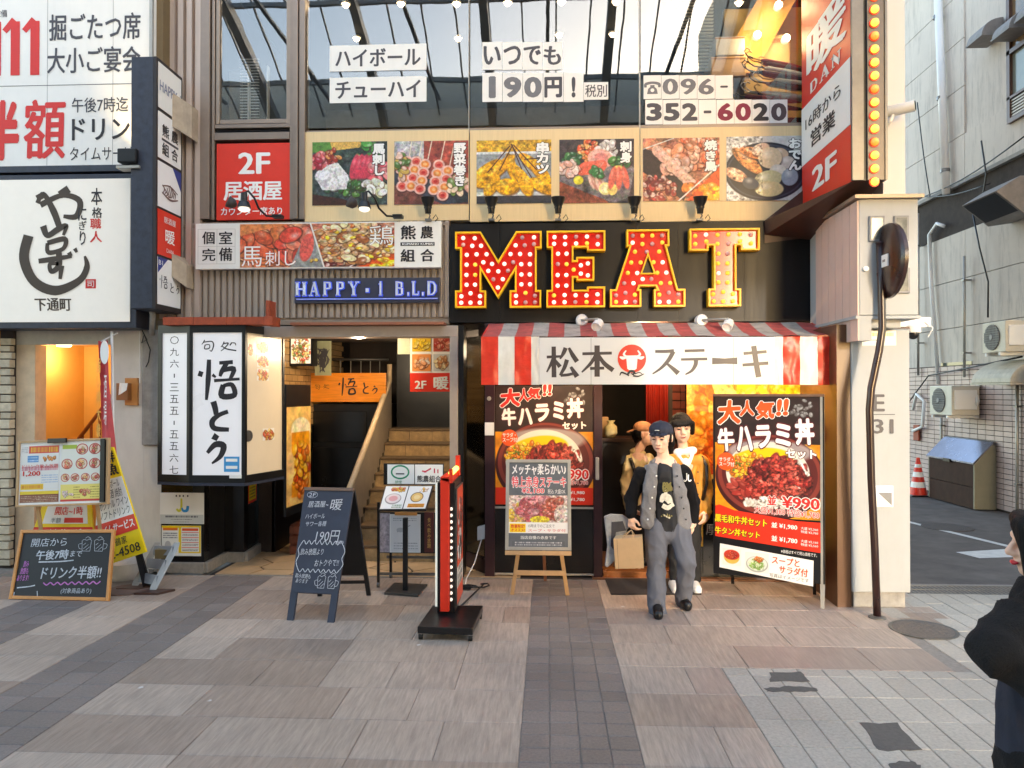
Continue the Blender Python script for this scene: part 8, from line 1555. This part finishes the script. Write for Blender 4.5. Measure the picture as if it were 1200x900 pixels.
# torso of the jacket, open in front
jt = [('c', L(771,563,.03), L(769,611,.01), .1, .105, .72), ('c', L(790,561,.03), L(793,612,.01), .1, .1, .72), ('c', shl+Vector((.03,0,.0)), shr-Vector((.03,0,0)), .066, .066), ('c', L(776,550,.045), L(779,556,.06), .07, .09)]
blobmesh('jacket_back', [('c', L(765,568,.045), L(764,609,.03), .10, .10, .8), ('c', L(797,566,.045), L(801,612,.03), .085, .09, .8), ('c', shl+Vector((.03,.02,-.01)), shr+Vector((-.03,.02,-.01)), .066, .066), ('c', L(766,545,.04), L(790,544,.04), .04, .04), ('c', L(768,545,.03), shl+Vector((.03,0,.02)), .04, .055), ('c', L(788,544,.03), shr+Vector((-.03,0,.02)), .04, .055)], gj, man, .009, 4)
blobmesh('shirt', [('c', L(778,546,.01), L(778,556,-.01), .075, .1, .9), ('c', L(779,553,.0), L(779,580,.01), .105, .12, .85), ('c', L(779,580,.0), L(783,606,.0), .12, .128, .85), ('c', L(783,606,.0), L(783,614,.0), .13, .135, .8)], smat('black_tshirt', (30,30,34), rough=.8, var=.15), man, .009, 3)
def jfront(pts, name):                                 # front edges of the open jacket as padded panels
    blobmesh(name, pts, gj, man, .008, 3)
jfront([('c', L(764,548,-.055), L(759,575,-.085), .046, .062, .6), ('c', L(760,575,-.08), L(757,611,-.075), .062, .06, .6), ('c', L(767,545,-.04), L(764,556,-.07), .026, .03)], 'jacket_front')
jfront([('c', L(791,548,-.055), L(795,575,-.085), .044, .06, .6), ('c', L(795,575,-.08), L(800,612,-.075), .06, .06, .6), ('c', L(788,545,-.04), L(790,556,-.07), .026, .03)], 'jacket_front')
blobmesh('collar', [('c', L(766,541,.0), L(765,553,-.05), .018, .018), ('c', L(790,540,.0), L(789,553,-.05), .018, .018), ('c', L(766,541,.0), L(778,536,.075), .02, .022), ('c', L(778,536,.075), L(790,540,.0), .022, .02)], gj, man, .007, 2)
for s_, a, c, d in (('l', shl, ell_, wl_), ('r', shr, elr, wr_)): blobmesh('sleeve', [('c', a+Vector((0,0,.01)), c, .07, .062), ('c', c, d+Vector((0,0,.02)), .06, .046), ('e', c, (.066,.066,.06))], bs, man, .009, 3)
spots('jacket_buttons', [(L(767+((801-791)*-(k/4)),556+12.5*k,-.118+.0), (.008,.006,.008)) for k in range(5)], M['wht'], man); spots('jacket_buttons', [(L(791+2.5*k,556+12.5*k,-.118), (.008,.006,.008)) for k in range(5)], M['black'], man)
fj = Fr(man.location+L(799,562,-.128), (1,.25,0), (0,0,1), .07, .08); b = MB(); brush(b, fj, [[(30,0,18),(30,70,18),(10,96,18),(-10,84,16)],[(60,20,18),(58,80,18),(80,98,18),(104,84,16)]], (0,0,.06,.07), .0, 3); o = b.build('jacket_patch', M['wht'], man); b = MB(); brush(b, fj, [[(22,0,10),(22,70,10),(4,92,8),(-12,84,8)]], (0,0,.06,.07), .004, 3); b.build('jacket_patch', M['black'], man)
# print on the shirt: pale splash and gold strokes
fs = Fr(man.location+L(767,606,-.128), (1,.0,0), (0,.0,1), .19, .34); cr_ = smat('cream_print', (206,200,184), rough=.8, var=.2, scale=40); b = MB(); R1 = random.Random(4)
brush(b, fs, [[(20,56,10),(32,42,22),(50,46,26),(62,58,16)],[(26,64,14),(50,70,16),(70,62,10)],[(40,36,10),(44,24,8)],[(60,50,8),(78,66,6)],[(30,88,5),(60,96,5)]], (0,0,.19,.34), .0, 4); b.build('shirt_print', cr_, man)
b = MB(); brush(b, fs, [[(R1.uniform(22,70),R1.uniform(4,24),4),(R1.uniform(22,70),R1.uniform(8,30),7),(R1.uniform(22,70),R1.uniform(8,30),3)] for _ in range(7)]+[[(20+i*9,R1.uniform(84,94),3),(24+i*9,R1.uniform(88,98),4)] for i in range(6)], (0,0,.19,.34), .001, 3); b.build('shirt_print', smat('olive_gold_print', (120,110,60), rough=.8), man)
tg = smat('grey_trousers', (92,94,104), rough=.8, var=.12, scale=7, bump=.35)
blobmesh('trousers', [('c', L(783,608,.01), L(783,620,.01), .125, .13, .85), ('c', hipl+Vector((-.01,0,0)), kl, .105, .085), ('c', kl, L(768,715,-.12), .085, .078), ('e', L(768,713,-.12), (.082,.09,.05)), ('c', hipr+Vector((.0,0,0)), kr, .108, .082), ('c', kr, L(802,708,.09), .08, .072), ('e', L(798,636,-.04), (.08,.08,.1)), ('e', kl+Vector((0,.0,.1)), (.092,.09,.1))], tg, man, .010, 5)
def shoe(an, d, m=M['black'], par=man, sc=1.0, lift=0):
    an = Vector(an); d = Vector(d).normalized(); h = an-d*.03; z = Vector((0,0,1))
    t_ = h+d*.2*sc; zz = lambda p, v: Vector((p.x, p.y, v+lift))
    blobmesh('shoe', [('c', zz(h,.045), zz(h+d*.07,.05), .045, .046), ('c', zz(h+d*.05,.05), zz(t_,.035), .046, .042), ('c', zz(h,.025), zz(t_,.022), .04, .04, 1)], m, par, .008, 2)
shoe(Vector((al.x,al.y,0)), (-.1,-1,0)); shoe(Vector((ar.x,ar.y,0)), (.15,-1,0), lift=.012)
cap = smat('navy_cap', (38,42,58), rough=.75, var=.12, scale=20)
HPc = lambda x, y, z: HP(x, y, z)
blobmesh('hair', [('e', HP(0,.03,.03), (.080*1.2, .088*1.2, .088*1.2)), ('c', HP(.07,.03,.02), HP(.068,.05,-.06), .022*1.2, .02*1.2), ('c', HP(-.07,.03,.02), HP(-.066,.05,-.05), .02*1.2, .016*1.2), ('c', HP(.0,.08,-.02), HP(0,.085,-.085), .05*1.2, .035*1.2), ('c', HP(.05,.06,-.03), HP(.05,.07,-.1), .03*1.2, .022*1.2), ('c', HP(.074,-.01,.03), HP(.074,-.015,-.015), .012*1.2, .009*1.2)], hairm, man, .007, 2)
blobmesh('cap', [('e', HP(0,.008,.062), (.090*.98*1.2, .100*1.2, .062*1.2)), ('e', HP(0,.012,.045), (.091*1.2, .101*1.2, .035*1.2)), ('c', HP(-.035,-.075,.043), HP(-.03,-.125,.045), .008*1.2, .007*1.2), ('c', HP(.035,-.075,.043), HP(.03,-.125,.045), .008*1.2, .007*1.2), ('c', HP(0,-.08,.046), HP(0,-.132,.047), .009*1.2, .007*1.2), ('c', HP(-.03,-.125,.046), HP(.03,-.125,.046), .007*1.2, .007*1.2), ('c', HP(-.06,-.07,.04), HP(-.035,-.118,.045), .008*1.2, .007*1.2), ('c', HP(.06,-.07,.04), HP(.035,-.118,.045), .008*1.2, .007*1.2),('e', HP(0,.008,.125), (.008*1.2, .008*1.2, .006*1.2))], cap, man, .0065, 2)
b = MB(); b.tube([HP(-.016,-.0925,.075), HP(0,-.096,.077), HP(.016,-.0925,.075)], .0028, 6); o = b.build('cap_mark', M['wht'], None); o.parent = man
# bags he carries
q = man.location+L(736,668,-.08); t = thing('paper_bag', 'brown paper carrier bag with twisted handles in the hand of the man', 'bag', q); krf = smat('kraft_paper', (206,170,128), rough=.8, var=.05, scale=12, bump=.25)
B = lambda px, py, y: man.location+L(px,py,y)
c4 = [B(720,665,-.06), B(752,661,-.16), B(754,658,-.02), B(724,661,.06)]; t4 = [B(718,630,-.06), B(750,625,-.16), B(752,625,-.04), B(722,628,.04)]
MB().hexa(c4+t4).build('bag_body', krf, t, bev=.004); MB().add([c4[3].lerp(t4[3],.02)]+[c4[0].lerp(t4[0],.02)], [])
hpnt = B(739,619,-.08)
for a_, c_ in ((t4[0].lerp(t4[1],.3), t4[0].lerp(t4[1],.7)), (t4[3].lerp(t4[2],.3), t4[3].lerp(t4[2],.7))): MB().tube([a_, a_.lerp(hpnt,.6), hpnt, c_.lerp(hpnt,.6), c_], .004, 6).build('bag_handle', krf, t, smooth=True)
b = MB(); b.tube([c4[0].lerp(t4[0],.02)+Vector((.03,-.012,0)), t4[0]+Vector((.03,-.012,0))], .0015, 4); b.build('side_crease', M['brown'], t)
q = B(718,650,.02); t = thing('plastic_carrier_bag', 'translucent grey plastic bag hanging from the hand beside the paper bag', 'bag', q)
blobmesh_b = MB(); blobmesh_b.v = []; b = MB()
pts_o = [(708,606),(716,603),(730,604),(742,612),(738,618),(735,622),(731,640),(724,655),(712,666),(709,664),(712,640),(710,622)]
vs = [B(x,y,.02) for x, y in pts_o]; b.prism(vs, (0,.04,0)); b.build('bag_film', smat('grey_translucent_film', (150,152,156), rough=.3, var=.3, scale=9, bump=.8), t, bev=.01); b = MB(); b.prism([B(x,y,.012) for x, y in ((717,612),(730,611),(734,622),(722,624),(719,645),(716,640))], (0,.005,0)); b.build('bag_contents', M['navy'], t)
# ---------------------------------------------------------------- woman behind him
X1, Y1_ = pxx(803,7.3), 7.3; L2 = at_scale(X1, Y1_); STEP = 0.0
wom = person_root('smiling woman with black bob hair and ochre jacket right behind the man', (X1, Y1_, 0), 0)
hd = L2(799,503,0); Rw = Matrix.Rotation(rad(-4), 3, 'Z')@Matrix.Rotation(rad(2), 3, 'X')@Matrix.Rotation(rad(-5), 3, 'Y'); hp, HP = head_prims(hd, Rw, 1.22)
s1_, s2_ = L2(784,540,.0), L2(822,541,.0); e2 = L2(829,574,.02); w2 = L2(826,596,-.06); e1, w1 = L2(777,575,.02), L2(775,600,-.03)
bodyw = hp+[('c', hd+Vector((0,.02,-.07)), L2(802,532,.02), .045, .05), ('c', L2(803,545,.01), L2(804,590,.01), .11, .11, .7), ('c', L2(804,590,.01), L2(804,610,.01), .12, .13, .75), ('c', s1_, s2_, .045, .045), ('c', s2_, e2, .04, .032), ('c', e2, w2, .032, .024), ('c', s1_, e1, .04, .032), ('c', e1, w1, .032, .024)]+hand(w2, (-.15,-.2,-1), (-.8,-.5,0), .5, (-1,.2,0), .92)+hand(w1, (0,-.2,-1), (.8,-.5,0), .5, (1,0,0), .92)
bodyw += [('c', L2(796,612,0), L2(792,645,0), .07, .05), ('c', L2(792,645,0), Vector((-.09,.0,.08)), .05, .035), ('c', L2(812,612,0), L2(812,645,0), .07, .05), ('c', L2(812,645,0), Vector((.08,0,.08)), .05, .035)]
blobmesh('body', bodyw, skin, wom, .0065, 3); face_bits(wom, HP, Rw, 1.22, 1)
och = smat('ochre_jacket', (206,140,44), rough=.6, var=.12, scale=8, bump=.4)
blobmesh('jacket', [('c', L2(795,550,.02), L2(794,607,.0), .095, .1, .75), ('c', L2(816,549,.02), L2(820,603,.0), .09, .1, .75), ('c', s1_, s2_, .065, .065), ('c', s2_, e2, .068, .058), ('c', e2, w2+Vector((0,0,.02)), .058, .05), ('c', s1_, e1, .062, .055), ('c', e1, w1+Vector((0,0,.02)), .055, .045), ('c', L2(819,535,.0), L2(808,560,-.08), .025, .03), ('e', L2(827,598,-.05), (.055,.055,.03))], och, wom, .009, 3)
blobmesh('collar', [('c', L2(794,533,-.03), L2(801,543,-.075), .02, .014), ('c', L2(811,531,-.03), L2(806,543,-.075), .02, .014), ('c', L2(794,530,.0), L2(812,528,.0), .04, .04), ('c', L2(802,540,-.03), L2(804,549,-.05), .04, .03)], M['wht'], wom, .008, 2)
b = MB(); b.tube([wom.location+L2(822,535,-.02), wom.location+L2(826,545,-.085), wom.location+L2(826,565,-.09), wom.location+L2(822,585,-.06)], .016, 8); b.build('bag_strap', M['black'], wom, smooth=True)
spots('jacket_buttons', [(L2(816,552+13*k,-.085), (.008,.006,.008)) for k in range(4)], M['brown'], wom)
blobmesh('hair', [('e', HP(0,.02,.05), (.085*1.22, .096*1.22, .084*1.22)), ('c', HP(-.055,-.062,.055), HP(.055,-.062,.055), .03*1.22, .03*1.22), ('c', HP(-.04,-.082,.042), HP(.04,-.082,.042), .016*1.22, .016*1.22), ('c', HP(-.082,-.01,.04), HP(-.082,.01,-.06), .026*1.22, .03*1.22), ('c', HP(.082,-.01,.04), HP(.08,.02,-.035), .024*1.22, .02*1.22), ('c', HP(-.05,.07,.0), HP(-.06,.05,-.08), .05*1.22, .035*1.22), ('c', HP(.04,.07,.0), HP(.03,.07,-.07), .05*1.22, .03*1.22)], hairm, wom, .007, 2)
blobmesh('trousers', [('c', L2(804,602,.01), L2(804,615,.01), .12, .12, .85), ('c', L2(796,612,0), L2(792,645,0), .09, .075), ('c', L2(792,645,0), Vector((-.09,0,.1)), .075, .065), ('c', L2(812,612,0), L2(812,645,0), .09, .075), ('c', L2(812,645,0), Vector((.08,0,.1)), .075, .065)], smat('black_trousers', (30,30,32), rough=.8), wom, .010, 3)
shoe(Vector((-.12,-.02,0)), (0,-1,0), M['wht'], wom); shoe(Vector((.08,0,0)), (0,-1,0), M['wht'], wom)
# ---------------------------------------------------------------- customer turned away in the doorway
X2, Y2_ = pxx(750,8.25), 8.25; L3 = at_scale(X2, Y2_)
cus = person_root('person in a tan cap and cream jacket inside the doorway', (X2, Y2_, 0), 0)
hd = L3(755,509,0); Rc = Matrix.Rotation(rad(75), 3, 'Z')@Matrix.Rotation(rad(-4), 3, 'X'); hp, HP = head_prims(hd, Rc, 1.18)
sA, sB = L3(740,540,.0), L3(762,540,.12); eA, wA = L3(733,565,-.04), L3(736,590,-.12)
bodc = hp+[('c', hd+Vector((0,.02,-.07)), L3(748,530,.03), .05, .055), ('c', L3(748,540,.03), L3(748,590,.03), .11, .12), ('c', sA, eA, .045, .036), ('c', eA, wA, .036, .026), ('c', sB, L3(768,565,.12), .045, .036), ('c', L3(768,565,.12), L3(775,580,.0), .036, .026)]+hand(wA, (.6,-.3,-.6), (0,-.7,.6), .5, (1,0,0), .95)+hand(L3(775,580,.0), (.8,-.2,-.2), (0,-.3,.9), .5, (0,-.4,-1), .95)
zf = .0; bodc += [('c', L3(744,600,0), L3(744,630,0), .08, .05), ('c', L3(744,630,0), Vector((-.05,0,.08)), .05, .036), ('c', L3(754,600,.05), L3(755,630,.05), .08, .05), ('c', L3(755,630,.05), Vector((.06,.05,.08)), .05, .036)]
blobmesh('body', bodc, skin, cus, .0065, 3); face_bits(cus, HP, Rc, 1.18)
crm = smat('cream_jacket', (222,196,140), rough=.6, var=.15, scale=7, bump=.6)
blobmesh('jacket', [('c', L3(748,545,.03), L3(745,575,.03), .125, .135), ('c', L3(745,575,.03), L3(745,592,.03), .135, .125), ('c', sA, eA, .075, .065), ('c', eA, wA+Vector((-.02,0,.02)), .065, .05), ('c', sB, L3(768,565,.12), .07, .06), ('c', L3(768,565,.12), L3(774,580,.01), .058, .046), ('c', L3(744,530,.04), L3(752,532,.02), .05, .05)], crm, cus, .009, 3)
b = MB(); b.tube([cus.location+L3(738,536,-.075), cus.location+L3(742,550,-.115), cus.location+L3(750,570,-.12)], .02, 8); b.build('bag_strap', M['black'], cus, smooth=True)
blobmesh('trousers', [('c', L3(746,590,.03), L3(747,600,.03), .125, .13), ('c', L3(744,600,0), L3(744,630,0), .095, .08), ('c', L3(744,630,0), Vector((-.05,0,.1)), .08, .07), ('c', L3(754,600,.05), L3(755,630,.05), .095, .08), ('c', L3(755,630,.05), Vector((.06,.05,.1)), .08, .07)], MATS['black_trousers'], cus, .010, 3)
shoe(Vector((-.05,0,0)), (.9,-.3,0), M['black'], cus); shoe(Vector((.06,.05,0)), (.9,-.3,0), M['black'], cus)
blobmesh('hair', [('e', HP(0,.03,.02), (.080*1.18, .088*1.18, .08*1.18)), ('c', HP(.0,.08,-.01), HP(0,.075,-.05), .04*1.18, .03*1.18)], hairm, cus, .007, 2)
blobmesh('cap', [('e', HP(0,.01,.062), (.090*1.18, .100*1.18, .062*1.18)), ('c', HP(-.045,.075,.05), HP(-.04,.15,.03), .009*1.18, .008*1.18), ('c', HP(.045,.075,.05), HP(.04,.15,.03), .009*1.18, .008*1.18), ('c', HP(0,.08,.05), HP(0,.155,.03), .012*1.18, .008*1.18), ('c', HP(-.04,.145,.03), HP(.04,.145,.03), .008*1.18, .008*1.18)], smat('tan_cap', (170,112,70), rough=.7), cus, .007, 2)
# ---------------------------------------------------------------- woman passing close on the right
X3, Y3 = 1.59, 2.44; kf = FPX/Y3; L4 = at_scale(X3, Y3)
pas = person_root('woman with black hair, black fleece coat and navy vest passing close by', (X3, Y3, 0), 0)
hd = L4(1226,638,0); Rp = Matrix.Rotation(rad(-108), 3, 'Z')@Matrix.Rotation(rad(4), 3, 'X'); hp, HP = head_prims(hd, Rp, 1.0)
def q4(x, y, d=0): v = L4(x, y, d); return v
sA = Vector((-.12,-.02,hd.z-.235)); sB = Vector((.2,.05,hd.z-.27)); eA = L4(1153,754,-.05); wA = Vector((-.10,-.12,eA.z-.10))
zs = hd.z
bodp = hp+[('c', hd+Vector((.02,.02,-.07)), Vector((.03,.03,zs-.2)), .048, .055), ('c', Vector((.03,.02,zs-.3)), Vector((.03,.02,zs-.55)), .12, .12, .75), ('c', Vector((.03,.02,zs-.55)), Vector((.03,.02,zs-.68)), .12, .14, .8), ('c', sA, eA, .045, .035), ('c', eA, wA, .035, .026), ('c', sB, sB+Vector((.06,.02,-.26)), .045, .035), ('c', sB+Vector((.06,.02,-.26)), sB+Vector((.0,-.08,-.48)), .035, .026)]+hand(wA, (.7,-.2,-.4), (0,-.6,.7), .9, (0,.3,-1), .95)+hand(sB+Vector((.0,-.08,-.48)), (0,-.2,-1), (-.8,-.4,0), .5, (-1,0,0), .95)
for s in (-.06,.11): bodp += [('c', Vector((s,.02,zs-.72)), Vector((s,.0,.45)), .08, .055), ('c', Vector((s,.0,.45)), Vector((s,.03,.09)), .055, .036)]
blobmesh('body', bodp, skin, pas, .0065, 3); 
b = MB(); b.tube([HP(-.023,-.085,-.054), HP(-.01,-.0935,-.056), HP(.01,-.0935,-.056), HP(.023,-.085,-.054)], [.003,.0075,.0075,.003], 8); o = b.build('lipstick', smat('red_lipstick', (196,40,52), rough=.3), None, smooth=True); o.parent = pas
flc = smat('black_fleece', (20,19,22), rough=.95, var=.4, scale=120, bump=1.0); nvv = smat('dark_navy_vest', (34,38,54), rough=.8, var=.2, scale=30, bump=.3)
blobmesh('coat_sleeve', [('c', sA+Vector((0,0,-.01)), eA, .085, .075), ('c', eA, wA+Vector((-.0,0,.0)), .075, .06), ('e', eA+Vector((-.0,-.01,-.0)), (.075,.085,.08)), ('c', sA+Vector((.05,0,-.05)), wA+Vector((.04,.02,-.02)), .09, .08)], flc, pas, .010, 3)
blobmesh('coat_sleeve', [('c', sB, sB+Vector((.06,.02,-.26)), .085, .075), ('c', sB+Vector((.06,.02,-.26)), sB+Vector((.0,-.08,-.46)), .075, .06)], flc, pas, .010, 3)
blobmesh('vest', [('c', Vector((-.02,.02,zs-.3)), Vector((-.02,.02,zs-.68)), .13, .14, .85), ('c', Vector((.09,.02,zs-.3)), Vector((.09,.02,zs-.68)), .13, .14, .85), ('c', sA+Vector((.07,0,.02)), sB-Vector((.06,0,-.02)), .07, .07)], nvv, pas, .010, 3)
blobmesh('scarf', [('c', Vector((-.04,-.02,zs-.185)), Vector((.07,-.02,zs-.185)), .07, .07), ('c', Vector((-.03,.05,zs-.18)), Vector((.07,.05,zs-.18)), .07, .07), ('c', Vector((-.05,.0,zs-.2)), sA+Vector((.03,0,0)), .06, .075)], flc, pas, .009, 2)
blobmesh('skirt', [('c', Vector((-.03,.02,zs-.66)), Vector((-.05,.02,.28)), .13, .15), ('c', Vector((.09,.02,zs-.66)), Vector((.1,.02,.28)), .13, .15)], flc, pas, .012, 3)
blobmesh('hair', [('c', HP(.058,-.066,.065), HP(.066,-.058,-.1), .026, .024), ('c', HP(.03,-.08,.07), HP(.062,-.07,.0), .02, .02), ('e', HP(0,.015,.045), (.088,.10,.088)), ('c', HP(-.07,.0,.04), HP(-.074,.02,-.09), .028, .03), ('c', HP(.07,.0,.04), HP(.074,.02,-.09), .028, .03), ('c', HP(0,.08,.0), HP(0,.09,-.12), .07, .06), ('c', HP(-.05,-.055,.075), HP(.05,-.055,.075), .03, .03), ('c', HP(-.074,-.03,.05), HP(-.078,-.03,-.06), .016, .014)], hairm, pas, .007, 2)
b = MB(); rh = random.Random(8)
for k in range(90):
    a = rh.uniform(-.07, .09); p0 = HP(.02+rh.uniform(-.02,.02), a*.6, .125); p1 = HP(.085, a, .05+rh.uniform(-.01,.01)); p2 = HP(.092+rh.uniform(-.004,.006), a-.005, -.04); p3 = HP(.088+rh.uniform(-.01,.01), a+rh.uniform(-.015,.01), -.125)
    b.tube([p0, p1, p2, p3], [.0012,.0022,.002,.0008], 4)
o = b.build('hair_strands', smat('hair_sheen_brown', (44,34,32), rough=.35), None, smooth=True); o.parent = pas; tag(o, kind='stuff')  # lighter brown strands laid over the black hair for its sheen
shoe(Vector((-.06,.03,0)), (-1,-.2,0), M['black'], pas); shoe(Vector((.11,.03,0)), (-1,-.2,0), M['black'], pas)
